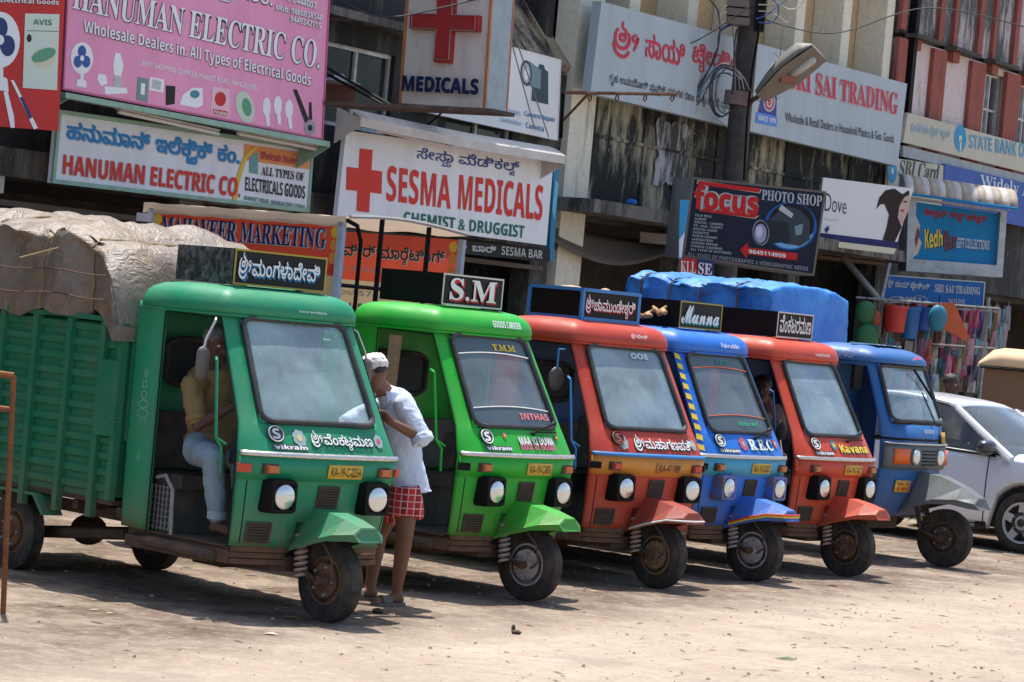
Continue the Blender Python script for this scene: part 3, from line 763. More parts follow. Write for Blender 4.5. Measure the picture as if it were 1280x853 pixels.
    for k, (s_, y0, y1, za, zb, m, off) in enumerate(S['boardtext']):
        mb = MB(); letters(mb, s_, lambda u, v, h: V((bx1 + .018 + .003 * k + h, bw * (y0 + (y1 - y0) * u), z0 + (z1 - z0) * (za + (zb - za) * v))), off); mb.build('board_lettering', m, nb)
    # load body
    cb = thing('load_body', None, None); cb.parent = root; cm = S.get('cargo', bm_)
    X0, X1, zb, zt, W2 = -3.8, -1.53, .60, 1.76, .70
    for sg in (-1, 1):
        xs = [X0, -3.1, -2.7, -2.30, -2.12, -1.73, -1.53]
        xs = [-3.8, -3.32, -2.92, -2.52, -2.12, -1.73, -1.53]
        for xa, xb in zip(xs, xs[1:]):
            mb = MB(); pr_ = []; nr_ = 11; p_ = (zt - zb) / nr_
            for k in range(nr_):
                z = zb + k * p_; pr_ += [(z, 0), (z + p_ * .35, 0), (z + p_ * .48, .022), (z + p_ * .86, .022), (z + p_ * .99, 0)]
            pr_.append((zt, 0)); vs = []; fs = []
            for z, d in pr_: vs += [(xa + .028, sg * (W2 + d - .03), z), (xb - .028, sg * (W2 + d - .03), z)]
            for k in range(len(pr_) - 1): q4 = (2 * k, 2 * k + 1, 2 * k + 3, 2 * k + 2); fs.append(q4 if sg < 0 else q4[::-1])
            mb.add(vs, fs); mb.build('ribbed_panel', cm, cb, solid=.01)
        for xa in xs:
            mb = MB(); mb.box(xa - .028, xa + .028, min(sg * (W2 - .028), sg * (W2 + .022)), max(sg * (W2 - .028), sg * (W2 + .022)), .47 if xa > -3.4 and xa < -1.6 else .6, zt + .01); mb.build('post', cm, cb)
        mb = MB(); mb.box(X0, X1, sg * W2 - .02, sg * W2 + .02, zt + .011, zt + .045); mb.build('top_rail', cm, cb)
    mb = MB(); mb.box(X0, X1, -W2 + .03, W2 - .03, .565, .60); mb.build('load_floor', mud, cb)
    mb = MB(); mb.box(X1 - .02, X1, -W2 + .03, W2 - .03, .62, zt); mb.build('headboard', cm, cb)
    mb = MB(); mb.box(X0, X0 + .02, -W2 + .03, W2 - .03, .62, zt); mb.build('tailgate', cm, cb)
    mb = MB(); mb.box(-1.525, -1.475, -.64, .64, 1.0, 1.7); mb.box(-1.525, -1.475, -.3, .3, .4, 1.0); mb.build('cab_mount', cm, cb)
    return root, P

# ---------------- people ----------------
skin = mat('brown_skin', (.17, .075, .042), rough=.55, dirt=.1, dcol=(.11, .05, .03), scale=7, bmp=.1)
skin2 = mat('dark_brown_skin', (.085, .04, .026), rough=.55, dirt=.1, dcol=(.05, .025, .018), scale=7)
hairm = mat('black_hair', (.018, .015, .014), rough=.6, dirt=.2, dcol=(.06, .055, .05), scale=60, bmp=.4)
def remesh(o, vox, smooth=4, noise_=0.0, ns=.12):
    k = o.modifiers.new('remesh', 'REMESH'); k.mode = 'VOXEL'; k.voxel_size = vox; k.use_smooth_shade = True
    if smooth:
        k = o.modifiers.new('smooth', 'SMOOTH'); k.iterations = smooth; k.factor = .6
    if noise_:
        t = bpy.data.textures.new('folds', 'CLOUDS'); t.noise_scale = ns; t.noise_depth = 2
        k = o.modifiers.new('folds', 'DISPLACE'); k.texture = t; k.strength = noise_; k.mid_level = .5; k.texture_coords = 'GLOBAL'
    return o
def garment(mb, rings, seg=20):
    """rings: (centre, half width vector, half depth vector)"""
    vs = []
    for c, a, b in rings: vs += [V(c) + V(a) * math.copysign(abs(math.cos(t)) ** .85, math.cos(t)) + V(b) * math.copysign(abs(math.sin(t)) ** .85, math.sin(t)) for t in (2 * math.pi * k / seg for k in range(seg))]
    n = len(rings); mb.add(vs, [(j * seg + k, j * seg + (k + 1) % seg, (j + 1) * seg + (k + 1) % seg, (j + 1) * seg + k) for j in range(n - 1) for k in range(seg)] + [tuple(range(seg))[::-1], tuple((n - 1) * seg + k for k in range(seg))], True)
def head_mb(mb, c, r, face, up=V((0, 0, 1)), moust=False):
    """head of radius r about c, looking along face; returns its frame"""
    f = V(face).normalized(); l = up.cross(f).normalized(); u = f.cross(l); Q = Matrix((f, l, u)).transposed()
    P = lambda a, b, d: c + Q @ V((a * r, b * r, d * r))
    mb.ell(P(-.12, 0, .22), (r * 1.02, r * .80, r * .95), Q, 18, 12); mb.ell(P(.22, 0, -.38), (r * .66, r * .60, r * .80), Q, 16, 10)
    mb.cap(P(.80, 0, .12), P(1.06, 0, -.24), r * .09, r * .15, 8); mb.ell(P(.95, 0, -.30), (r * .16, r * .22, r * .10), Q, 8, 6)
    mb.ell(P(.62, 0, -.98), (r * .26, r * .30, r * .22), Q, 10, 8); mb.cap(P(.78, -.24, .30), P(.78, .24, .30), r * .11, r * .11, 8)
    mb.ell(P(.78, 0, -.60), (r * .14, r * .26, r * .09), Q, 10, 6); mb.ell(P(.45, .42, -.25), (r * .3, r * .22, r * .26), Q, 8, 6); mb.ell(P(.45, -.42, -.25), (r * .3, r * .22, r * .26), Q, 8, 6)
    for sg in (-1, 1): mb.ell(P(-.10, sg * .80, -.05), (r * .22, r * .09, r * .32), Q, 10, 8)
    return P, Q
def face_parts(root, P, Q, r, moust=False, eyes=True):
    if eyes:
        for sg in (-1, 1):
            e = thing('eye', None, None); e.parent = root
            mb = WB(); mb.ell(P(.70, sg * .32, .10), (r * .14, r * .17, r * .11), Q, 10, 8); mb.put('eyeball', mat('eye_white', (.55, .5, .45), rough=.3, dirt=0), e)
            mb = WB(); mb.ell(P(.80, sg * .32, .10), (r * .05, r * .07, r * .07), Q, 8, 6); mb.put('iris', darkin, e)
    for sg in (-1, 1):
        mb = WB(); mb.cap(P(.84, sg * .16, .36), P(.74, sg * .50, .34), r * .045, r * .03, 6); mb.put('eyebrow', hairm, root)
    if moust:
        mb = WB(); mb.cap(P(.98, 0, -.44), P(.80, .34, -.56), r * .09, r * .05, 8); mb.cap(P(.98, 0, -.44), P(.80, -.34, -.56), r * .09, r * .05, 8); mb.put('moustache', hairm, root)
def hand_mb(mb, wrist, d, palm_n, k=1.0, curl=.9):
    """palm, four curled fingers and a thumb; d = along the hand, palm_n = out of the palm"""
    d = V(d).normalized(); n = (V(palm_n) - d * V(palm_n).dot(d)).normalized(); s_ = d.cross(n)
    mb.cap(wrist, wrist + d * .03 * k, .026 * k, .03 * k)
    for q in (-.024, -.008, .008, .024): mb.cap(wrist + d * .02 * k + s_ * q * k, wrist + d * .085 * k + s_ * q * 1.15 * k, .016 * k, .0125 * k, 8)
    for i, (q, L) in enumerate(((-.029, .062), (-.010, .075), (.010, .080), (.029, .070))):
        a = wrist + d * .088 * k + s_ * q * k; c1 = curl * (.55 + .1 * i)
        b = a + (d * math.cos(c1) + n * math.sin(c1)) * L * .5 * k; c2 = c1 + curl * .8
        c = b + (d * math.cos(c2) + n * math.sin(c2)) * L * .5 * k
        mb.cap(a, b, .0105 * k, .0098 * k, 8); mb.cap(b, c, .0098 * k, .008 * k, 8)
    a = wrist + d * .028 * k - s_ * .024 * k; b = a + (d * .6 - s_ * .6 + n * .5).normalized() * .036 * k; c = b + (d * .75 - s_ * .1 + n * .65).normalized() * .03 * k
    mb.cap(a, b, .014 * k, .0115 * k, 8); mb.cap(b, c, .0115 * k, .009 * k, 8)
def foot_mb(mb, ankle, d, k=1.0):
    d = V(d); d.z = 0; d.normalize(); s_ = V((0, 0, 1)).cross(d); g = V((ankle.x, ankle.y, ankle.z - .075 * k))
    mb.cap(ankle, g + V((0, 0, .035)) - d * .03, .036 * k, .034 * k); mb.cap(g + V((0, 0, .045)), g + d * .12 * k + V((0, 0, .026)), .036 * k, .03 * k)
    mb.ell(g + d * .13 * k + V((0, 0, .022)), (.045 * k, .04 * k, .021 * k))
    for i in range(5): mb.cap(g + d * .14 * k + s_ * (.034 - .017 * i) * k + V((0, 0, .018)), g + d * (.185 - .009 * i) * k + s_ * (.036 - .017 * i) * k + V((0, 0, .013)), .011 * k, (.012 if i == 0 else .009) * k, 6)
# ---------------- ground ----------------
m, n, b = new_mat('dusty_road')
t1 = tex(n, .55, 8, .65); t2 = tex(n, 3.2, 8, .7, off=(9, 2, 0)); t3 = tex(n, 26, 6, .7); t4 = tex(n, 130, 3, .6)
c = mix(n, ramp(n, t1, ((.35, 0), (.62, 1))), (.335, .27, .205), (.455, .375, .29))
c = mix(n, ramp(n, t2, ((.46, 0), (.60, .8))), c, (.365, .29, .22))
c = mix(n, ramp(n, t3, ((.48, 0), (.70, .8))), c, (.27, .215, .165))
c = mix(n, ramp(n, t4, ((.62, 0), (.72, .6))), c, (.20, .15, .12))
c = mix(n, ramp(n, t4, ((.22, .5), (.32, 0))), c, (.66, .58, .50))
# the parking strip is redder and oilier than the road; its dark tone also paints in shade under the vehicles
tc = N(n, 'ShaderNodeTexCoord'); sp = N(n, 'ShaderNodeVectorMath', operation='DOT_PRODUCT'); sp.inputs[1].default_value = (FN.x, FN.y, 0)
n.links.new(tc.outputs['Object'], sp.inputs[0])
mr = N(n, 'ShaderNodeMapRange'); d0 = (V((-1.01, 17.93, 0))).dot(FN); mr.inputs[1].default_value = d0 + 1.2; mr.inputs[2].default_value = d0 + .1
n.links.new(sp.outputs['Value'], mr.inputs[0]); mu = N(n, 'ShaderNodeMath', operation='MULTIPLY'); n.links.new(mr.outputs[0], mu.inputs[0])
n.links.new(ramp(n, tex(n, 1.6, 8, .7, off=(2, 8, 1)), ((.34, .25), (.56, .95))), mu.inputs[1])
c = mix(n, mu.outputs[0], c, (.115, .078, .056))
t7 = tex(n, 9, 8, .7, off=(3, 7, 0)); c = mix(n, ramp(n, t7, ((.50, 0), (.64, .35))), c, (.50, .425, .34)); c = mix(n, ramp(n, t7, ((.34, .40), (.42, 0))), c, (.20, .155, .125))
t8 = tex(n, .9, 9, .75, (1, 1, 1), off=(13, 7, 0)); c = mix(n, ramp(n, t8, ((.54, 0), (.62, .6))), c, (.27, .215, .175))
n.links.new(c, b.inputs['Base Color']); b.inputs['Roughness'].default_value = .95; b.inputs['Specular IOR Level'].default_value = .2
ad = N(n, 'ShaderNodeMath', operation='ADD'); n.links.new(t3, ad.inputs[0]); n.links.new(t4, ad.inputs[1]); bump(n, b, ad.outputs[0], .55, .02)
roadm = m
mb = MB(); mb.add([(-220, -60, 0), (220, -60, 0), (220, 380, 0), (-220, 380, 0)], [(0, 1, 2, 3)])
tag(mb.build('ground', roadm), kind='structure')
# worn shoulder swells in the dirt, pebbles and litter
mb = MB(); rn = random.Random(3)
for k in range(2300):
    x, y = rn.uniform(-4, 6), rn.uniform(14.5, 31)
    r = rn.choice((.004, .005, .006, .006, .008, .014)) * rn.uniform(.7, 1.2); a = rn.uniform(0, 3)
    q = [V((x + r * rn.uniform(.7, 1.4) * math.cos(a + i * 1.2566), y + r * rn.uniform(.7, 1.4) * math.sin(a + i * 1.2566), 0)) for i in range(5)]
    h = r * rn.uniform(.5, 1.1); mb.add(q + [V((p.x * .5 + x * .5, p.y * .5 + y * .5, h)) for p in q], [(5, 6, 7, 8, 9)] + [(i, (i + 1) % 5, 5 + (i + 1) % 5, 5 + i) for i in range(5)])
tag(mb.build('pebbles', mat('pebble_stone', (.30, .23, .17), rough=.9, dirt=.6, scale=3, dcol=(.45, .36, .28))), kind='stuff')
mb = MB()
for k in range(420):
    x, y = rn.uniform(-3.5, 5.5), rn.uniform(15.5, 29); a = rn.uniform(0, 6.3); L = rn.uniform(.015, .07); w_ = rn.uniform(.004, .016)
    u = V((math.cos(a), math.sin(a), 0)); v_ = V((-u.y, u.x, 0)); p = V((x, y, .004))
    mb.add([p - u * L, p + v_ * w_ + V((0, 0, .006)), p + u * L, p - v_ * w_], [(0, 1, 2, 3)])
tag(mb.build('litter', mat('dry_straw', (.42, .30, .17), rough=.9, dirt=.5, scale=2)), kind='stuff')

# ---------------- buildings ----------------
stain = wallmat('black_stained_plaster', (.44, .40, .28), (.012, .013, .012), .62, sc3=(1.5, 1.5, .42), scale=1.5, crust=.8)
darkwall = wallmat('soot_dark_wall', (.13, .125, .105), (.028, .029, .029), .56, scale=1.4, crust=.3)
tanwall = wallmat('tan_wall', (.66, .46, .25), (.48, .33, .18), .2, scale=.5)
creamfin = wallmat('cream_fin', (.85, .80, .64), (.30, .27, .2), .15, sc3=(2, 2, .2))
pinkwall = wallmat('pale_pink_wall', (.76, .63, .61), (.20, .20, .19), .22, sc3=(1.4, 1.4, .3), scale=2.4)
pinkstain = wallmat('pale_pink_wall_stained', (.66, .57, .56), (.09, .095, .09), .50, sc3=(1.6, 1.6, .35), scale=1.8)
redpil = wallmat('brick_red_pilaster', (.36, .10, .075), (.14, .055, .04), .3, sc3=(1.5, 1.5, .3))
conc = wallmat('old_concrete', (.24, .225, .19), (.05, .05, .045), .5, scale=2)
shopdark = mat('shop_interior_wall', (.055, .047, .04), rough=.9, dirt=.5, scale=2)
shutter = mat('brown_shutter', (.10, .075, .06), rough=.7, dirt=.5, scale=5)
alum = mat('aluminium_frame', (.62, .62, .60), rough=.4, metal=.4, dirt=.3)
def wall_open(name, m, root, s0, s1, z0, z1, o0, o1, opens=()):
    """one wall piece with rectangular openings (s0,s1,z0,z1)"""
    mb = WB(); ss = sorted({s0, s1, *[a for q in opens for a in q[:2]]})
    for a, b_ in zip(ss, ss[1:]):
        mid = (a + b_) / 2; zz = [z0]
        for q in sorted([q for q in opens if q[0] < mid < q[1]], key=lambda q: q[2]): zz += [q[2], q[3]]
        zz.append(z1)
        for k in range(0, len(zz), 2):
            if zz[k + 1] - zz[k] > 1e-4: fbox(mb, a, b_, o0, o1, zz[k], zz[k + 1])
    bmx = mb.put(name, m, root); me = bmx.data; bm = bmesh.new(); bm.from_mesh(me); bmesh.ops.remove_doubles(bm, verts=bm.verts, dist=1e-4)
    seen = {}; 
    for f in bm.faces: seen.setdefault(tuple(round(c_, 3) for c_ in f.calc_center_median()), []).append(f)
    bmesh.ops.delete(bm, geom=[f for v in seen.values() if len(v) > 1 for f in v], context='FACES'); bm.to_mesh(me); bm.free()
    return bmx
def window(root, s0, s1, z0, z1, o, n=2, fm=alum, gl=paneglass, bars=0):
    w_ = thing('window', None, None); w_.parent = root; p = fp(s0, o, z0); w_.location = p - root.location
    def put(mb, nm, mm): l = root.location + w_.location; mb.v = [v - l for v in mb.v]; return MB.build(mb, nm, mm, w_)
    mb = MB(); e = .05
    fbox(mb, s0, s1, o, o + .06, z0, z0 + e); fbox(mb, s0, s1, o, o + .06, z1 - e, z1)
    for k in range(n + 1):
        s = s0 + (s1 - s0) * k / n; a = max(s0, s - e / 2); b_ = min(s1, s + e / 2)
        if k == 0: a, b_ = s0, s0 + e
        if k == n: a, b_ = s1 - e, s1
        fbox(mb, a, b_, o + .002, o + .058, z0 + e, z1 - e)
    for k in range(bars):
        z = z0 + (z1 - z0) * (k + 1) / (bars + 1); fbox(mb, s0 + e, s1 - e, o + .005, o + .05, z - .02, z + .02)
    put(mb, 'frame', fm)
    for k in range(n):
        mb = MB(); fbox(mb, s0 + (s1 - s0) * k / n + e * .5, s0 + (s1 - s0) * (k + 1) / n - e * .5, o + .012, o + .02, z0 + e, z1 - e); put(mb, 'pane', gl)
    return w_
def bpart(root, name, m, *boxes, **k):
    mb = WB()
    for q in boxes: fbox(mb, *q)
    return mb.put(name, m, root, **k)
# left building
LB = thing('weathered_shop_building', 'soot-stained shop building with sliding window behind the pink and red electrical boards', 'building', fp(6, 0, 0))
wall_open('upper_wall', darkwall, LB, -14, 17.84, 3.32, 5.40, -.25, 0, [(12.30, 13.75, 4.15, 5.14), (2.0, 3.6, 4.2, 5.1), (15.0, 16.6, 4.2, 5.1)])
wall_open('parapet_wall', darkwall, LB, -14, 15.4, 5.52, 9.2, -.25, -.03, [(3, 5, 6.6, 8), (8, 10, 6.6, 8), (12, 14, 6.6, 8)])
bpart(LB, 'sunshade_ledge', conc, (-14, 15.5, -.25, .38, 5.40, 5.50))
bpart(LB, 'beam', conc, (-14, 17.8, -.30, .12, 3.02, 3.318)); bpart(LB, 'lower_beam', shutter, (-14, 17.6, -.2, .05, 2.72, 2.78))
for s0, s1 in ((12.30, 13.75), (2, 3.6), (15.0, 16.6)): window(LB, s0, s1, 4.15 if s0 == 12.30 else 4.2, 5.14 if s0 == 12.3 else 5.1, -.12)
for s0 in (3, 8, 12): window(LB, s0, s0 + 2, 6.6, 8, -.2)
for s in (-14, -9.5, -5.5, -1.5, 2.5, 6.2, 9.8, 13.6, 17.3):
    bpart(LB, 'pier', conc, (s, s + .45, -.28, .02, 0, 3.018))
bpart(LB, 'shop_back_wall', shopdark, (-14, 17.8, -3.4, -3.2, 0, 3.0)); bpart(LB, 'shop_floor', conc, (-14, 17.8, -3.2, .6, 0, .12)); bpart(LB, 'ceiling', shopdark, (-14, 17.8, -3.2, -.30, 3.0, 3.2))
bpart(LB, 'roof_slab', conc, (-14, 17.8, -8, -.2, 9.2, 9.35)); bpart(LB, 'side_wall', darkwall, (-14.2, -14, -8, 0, 0, 9.2))
for s in (-13.4, -9, -5, -1, 3):       # rolled shutters standing half open
    for k in range(14):
        bpart(LB, 'shutter_slat', shutter, (s, s + 3.4, -.16 - .012 * (k % 2), -.13 - .012 * (k % 2), 1.6 + k * .08, 1.674 + k * .08))
bpart(LB, 'tin_eave', mat('corrugated_tin', (.26, .23, .2), rough=.6, metal=.3, dirt=.6), (-4, 5.2, 0, .6, 3.36, 3.39))
bpart(LB, 'white_panel', offwhite, (3.5, 6.9, .02, .06, 2.84, 3.25))
# middle building
slopem = wallmat('stained_sunshade', (.42, .33, .22), (.05, .045, .04), .45, sc3=(1.5, 1.5, .5), scale=2)
MBd = thing('finned_concrete_building', 'tan concrete building with cream vertical fins above a black-stained parapet', 'building', fp(22, 0, 0))
bpart(MBd, 'corner_column', creamfin, (17.85, 18.5, -.25, .10, 2.2, 9.2)); bpart(MBd, 'sloping_sunshade', tanwall)
mb = WB(); mb.hexa([fp(14.6, .05, 5.52), fp(17.84, .05, 5.52), fp(17.84, .0, 5.44), fp(14.6, .0, 5.44)][::1], [fp(14.6, -.95, 6.75), fp(17.84, -.95, 6.75), fp(17.84, -1.0, 6.67), fp(14.6, -1.0, 6.67)])
for s in (15.1, 16.3, 17.4): mb.hexa([fp(s, .10, 5.56), fp(s + .05, .10, 5.56), fp(s + .05, .04, 5.52), fp(s, .04, 5.52)], [fp(s, -.9, 6.79), fp(s + .05, -.9, 6.79), fp(s + .05, -.94, 6.75), fp(s, -.94, 6.75)])
bpy.data.objects.remove([o for o in bpy.data.objects if o.name == 'sloping_sunshade'][0]); mb.put('sloping_sunshade', slopem, MBd)
bpart(MBd, 'recess_wall', tanwall, (14.5, 28.7, -1.3, -1.05, 5.4, 9.2))
mb = WB(); mb.hexa([fp(18.5, .02, 5.75), fp(19.8, .02, 5.75), fp(19.8, 0, 5.67), fp(18.5, 0, 5.67)], [fp(18.5, -.95, 6.9), fp(19.8, -.95, 6.9), fp(19.8, -1, 6.82), fp(18.5, -1, 6.82)]); mb.put('sloping_sunshade', slopem, MBd)
wall_open('stained_parapet', stain, MBd, 18.5, 28.7, 3.76, 5.9, -.22, -.02)
for s in (20.1, 22.3, 24.6, 26.9): bpart(MBd, 'parapet_rib', stain, (s, s + .05, -.02, .004, 3.76, 5.2))
bpart(MBd, 'parapet_band', stain, (18.51, 28.69, -.018, .016, 4.66, 4.70))
mb = WB(); rr_ = random.Random(2); mb.prism([fp(20.9 + .48 * math.cos(a) * k, .006, 4.62 + .50 * math.sin(a) * k) for a, k in ((2 * math.pi * q / 40, rr_.uniform(.78, 1.12) * min(1.25, 1 / max(abs(math.cos(2 * math.pi * q / 40)), abs(math.sin(2 * math.pi * q / 40))))) for q in range(40))], FN * .006); mb.put('whitewashed_patch', wallmat('whitewash', (.52, .52, .54), (.06, .06, .06), .46, scale=5), MBd)
for x in (795, 868, 938, 1003, 1061, 1115):
    s, z = fac(x, 60, 0); bpart(MBd, 'fin', creamfin, (s - .15, s + .15, -.61, -.08, 5.902, 9.2))
bpart(MBd, 'fin_panel', tanwall, (19.8, 28.7, -.75, -.62, 5.6, 9.19))
bpart(MBd, 'ledge', conc, (17.6, 28.7, -.3, .75, 3.56, 3.74)); bpart(MBd, 'roof_slab', conc, (14.5, 28.7, -8, -.2, 9.2, 9.35))
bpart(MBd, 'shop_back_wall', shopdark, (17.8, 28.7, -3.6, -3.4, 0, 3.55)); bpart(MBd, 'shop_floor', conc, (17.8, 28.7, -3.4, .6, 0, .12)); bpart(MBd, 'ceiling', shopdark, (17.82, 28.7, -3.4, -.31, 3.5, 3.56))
for s in (18.0, 21.4, 25.0, 28.25): bpart(MBd, 'pier', conc, (s, s + .42, -.29, .02, 0, 3.558))
for s0, s1, z in ((18.6, 21.2, 1.2), (18.6, 21.2, 2.0), (22, 24.8, 1.5), (22, 24.8, 2.3)): bpart(MBd, 'shelf', woodm, (s0, s1, -3.3, -2.9, z, z + .03))
# right building
RB = thing('pink_bank_building', 'pale pink building with brick-red pilasters and thin black ledges above the bank boards', 'building', fp(33, 0, 0))
PX = ((1123, 1138), (1168, 1188), (1217, 1238), (1262, 1283), (1312, 1334), (1362, 1384))
pil = [tuple(fac(x, 120, .1)[0] for x in q) for q in PX]
wall_open('lower_wall', pinkwall, RB, 28.75, 44, 5.1, 7.38, -.3, -.05, [(pil[2][1] + .02, pil[2][1] + 1.0, 5.95, 7.25), (pil[3][1] + .02, pil[3][1] + 1.0, 5.95, 7.25)])
bpart(RB, 'upper_wall', pinkstain, (28.75, 44, -.3, -.05, 7.46, 10.5))
for a, b_ in pil:
    bpart(RB, 'pilaster', redpil, (a, b_ - .12, -.049, .03, 5.1, 7.34)); m_ = (a + b_) / 2
    bpart(RB, 'upper_pilaster', redpil, (m_ - .22, m_ - .02, -.049, .03, 7.48, 10.5)); bpart(RB, 'upper_pilaster', redpil, (b_ + .10, b_ + .24, -.049, .02, 7.48, 10.5))
    bpart(RB, 'ledge', mat('black_mouldy_ledge', (.05, .05, .048), rough=.9, dirt=.5, scale=9), (b_ - .15, b_ + 1.0, -.04, .20, 7.385, 7.45)); bpart(RB, 'bracket_block', redpil, (b_ + .02, b_ + .3, -.049, .08, 7.20, 7.38))
for k in (2, 3): window(RB, pil[k][1] + .02, pil[k][1] + 1.0, 5.95, 7.25, -.2, 2, alum, paneglass, 1)
bpart(RB, 'roof_slab', conc, (28.75, 44, -8, .2, 10.5, 10.7)); bpart(RB, 'beam', darkwall, (28.75, 44, -.3, -.06, 3.3, 5.1))
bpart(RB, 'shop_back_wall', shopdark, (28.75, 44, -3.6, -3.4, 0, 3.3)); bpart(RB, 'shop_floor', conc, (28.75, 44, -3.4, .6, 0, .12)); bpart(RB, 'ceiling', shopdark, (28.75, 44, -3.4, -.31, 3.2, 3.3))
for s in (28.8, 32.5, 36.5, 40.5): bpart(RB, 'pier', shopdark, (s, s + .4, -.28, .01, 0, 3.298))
bpart(RB, 'drain_pipe', black, (28.76, 28.9, -.04, .1, 5.2, 10.4))

bpart(LB, 'party_wall', darkwall, (17.61, 17.79, -8, -.26, 0, 9.19)); bpart(LB, 'rear_wall', darkwall, (-14, 17.6, -8.2, -8.01, 0, 9.2)); bpart(LB, 'upper_floor', shopdark, (-14, 17.6, -8, -.26, 3.32, 3.4))
bpart(MBd, 'party_wall', darkwall, (28.5, 28.69, -8, -1.31, 0, 9.19)); bpart(MBd, 'party_wall', darkwall, (28.5, 28.69, -1.3, -.23, 0, 5.39)); bpart(MBd, 'rear_wall', darkwall, (17.8, 28.7, -8.2, -8.01, 0, 9.2)); bpart(MBd, 'upper_floor', shopdark, (17.82, 28.49, -8, -.31, 3.57, 3.65))
bpart(RB, 'rear_wall', darkwall, (28.75, 44, -8.2, -8.01, 0, 10.5)); bpart(RB, 'upper_floor', shopdark, (28.76, 44, -8, -.31, 3.31, 3.4)); bpart(RB, 'side_wall', pinkwall, (43.8, 43.99, -8, -.31, 0, 10.49))
# ---------------- signs ----------------
class Sign:
    def __init__(s, name, label, cat, quad, o=.3, nrm=None, face=white, thick=.06, group=None, edge=None, c=None):
        cx = sum(q[0] for q in quad) / 4; cy = sum(q[1] for q in quad) / 4
        s.n = (nrm or FN).normalized(); s.p0 = onplane(*(c or (cx, cy)), FB + FN * o, FN)
        s.root = thing(name, label, cat, s.P(*quad[3]), 0, group); s.quad = quad
        mb = WB(); q = [s.P(*p) for p in quad]; f = [p - s.n * thick for p in q]
        mb.hexa([f[3], f[2], f[1], f[0]], [q[3], q[2], q[1], q[0]]); mb.put('panel', [face], s.root)
        if edge: s.border(edge[0], edge[1])
        s.k = 0
    def P(s, x, y, h=0): return onplane(x, y, s.p0, s.n) + s.n * h
    def border(s, m, w_, h=.012):
        q = [s.P(*p) for p in s.quad]; c = sum(q, V((0, 0, 0))) / 4; mb = WB()
        tl, tr, br, bl = q; u = (tr - tl).normalized() * w_; v = (tl - bl).normalized() * w_
        inn = [tl + u - v, tr - u - v, br - u + v, bl + u + v]
        for i in range(4):
            j = (i + 1) % 4; a = [q[i], q[j], inn[j], inn[i]]; mb.hexa([p - s.n * .02 for p in a][::-1], [p + s.n * h for p in a][::-1])
        mb.put('frame', m, s.root)
    def text(s, t, q, m, off=0.0, h=.006, name='lettering', sh=None, sd=(1, 1.2), so=None):
        s.k += 1; h += .0004 * (s.k % 9)
        if sh:
            mb = WB(); qq = [s.P(p[0] + sd[0], p[1] + sd[1]) for p in q]; letters(mb, t, quadfn(qq, s.n), off + .012 if so is None else so, h - .003); mb.put(name + '_shadow', sh, s.root)
        mb = WB(); letters(mb, t, quadfn([s.P(*p) for p in q], s.n), off, h + .004 * bool(sh)); return mb.put(name, m, s.root)
    def poly(s, pts, m, h=.004, name='printed_picture'):
        mb = WB(); mb.add([s.P(*p, h) for p in pts][::-1], [tuple(range(len(pts)))]); return mb.put(name, m, s.root)
    def disc(s, x, y, rx, ry, m, h=.004, name='printed_picture', a0=0, a1=360, tilt=0):
        k = 28; pts = [(x + rx * math.cos(R(a0 + (a1 - a0) * i / k)), y + ry * math.sin(R(a0 + (a1 - a0) * i / k)) + tilt * rx * math.cos(R(a0 + (a1 - a0) * i / k))) for i in range(k if a1 - a0 >= 360 else k + 1)]
        return s.poly(pts, m, h, name)
pinkp = board('pink_vinyl', (.84, .34, .53)); redv = board('red_vinyl', (.58, .035, .03)); wht = ink('white', (.82, .82, .82)); nav = ink('navy', (.03, .045, .16)); dgrey = ink('dark_grey', (.07, .05, .06))
lblue = ink('light_blue', (.03, .26, .60)); brick = ink('bright_red', (.68, .045, .03)); tealg = ink('dark_green', (.01, .16, .10)); blk = ink('black', (.02, .02, .022)); gren = mat('pale_green_metal', (.28, .46, .36), rough=.55, dirt=.35, dcol=(.25, .22, .16))
skyb = ink('sky_blue', (.10, .40, .70)); ylw = ink('yellow', (.75, .50, .05)); org = ink('orange', (.75, .28, .10)); palegr = ink('pale_grey', (.48, .50, .50)); crm = ink('cream', (.70, .66, .50)); maroon = ink('maroon', (.45, .06, .09))

s = Sign('shop_signboard', 'big pink signboard with white and dark serif lettering and pictures of appliances', 'signboard', [(88, -107), (413, -25), (403, 175), (77.5, 112)], .95, face=pinkp, edge=(mat('pink_edge', (.55, .12, .25), rough=.6), .02))
s.text('ಹನುಮಾನ್ ಇಲೆಕ್ಟ್ರಿಕ್.ಕಂ.', [(120, -72), (340, -14), (339, 17), (118, -38)], wht, .01, sh=dgrey, so=.035)
s.text(serif('HANUMAN ELECTRIC CO.'), [(93, -24), (401, 52), (398, 87), (89, 11)], wht, .004, sh=dgrey, so=.03)
s.text(bold('Wholesale Dealers in: All Types of Electrical Goods'), [(104, 24.5), (387.5, 93), (387, 112), (103.6, 45)], wht, 0, sh=dgrey, sd=(.9, 1))
s.text('UNITY SHOPPING COMPLEX, MARKET ROAD, MANGALORE-1', [(174, 75), (323, 107), (323, 115), (174, 83)], wht, .01)
s.text(bold('Ph: 2444007'), [(352, -10), (395, 3), (394, 12), (352, 0)], wht, 0, sh=dgrey, sd=(.5, .7)); s.text(bold('Mob: 9880838548'), [(344, 5), (402, 18.7), (402, 26.5), (344, 12.5)], wht, 0, sh=dgrey, sd=(.5, .7)); s.text(bold('9449242115'), [(362, 19), (400, 29), (400, 36.5), (362, 27)], wht, 0, sh=dgrey, sd=(.5, .7))
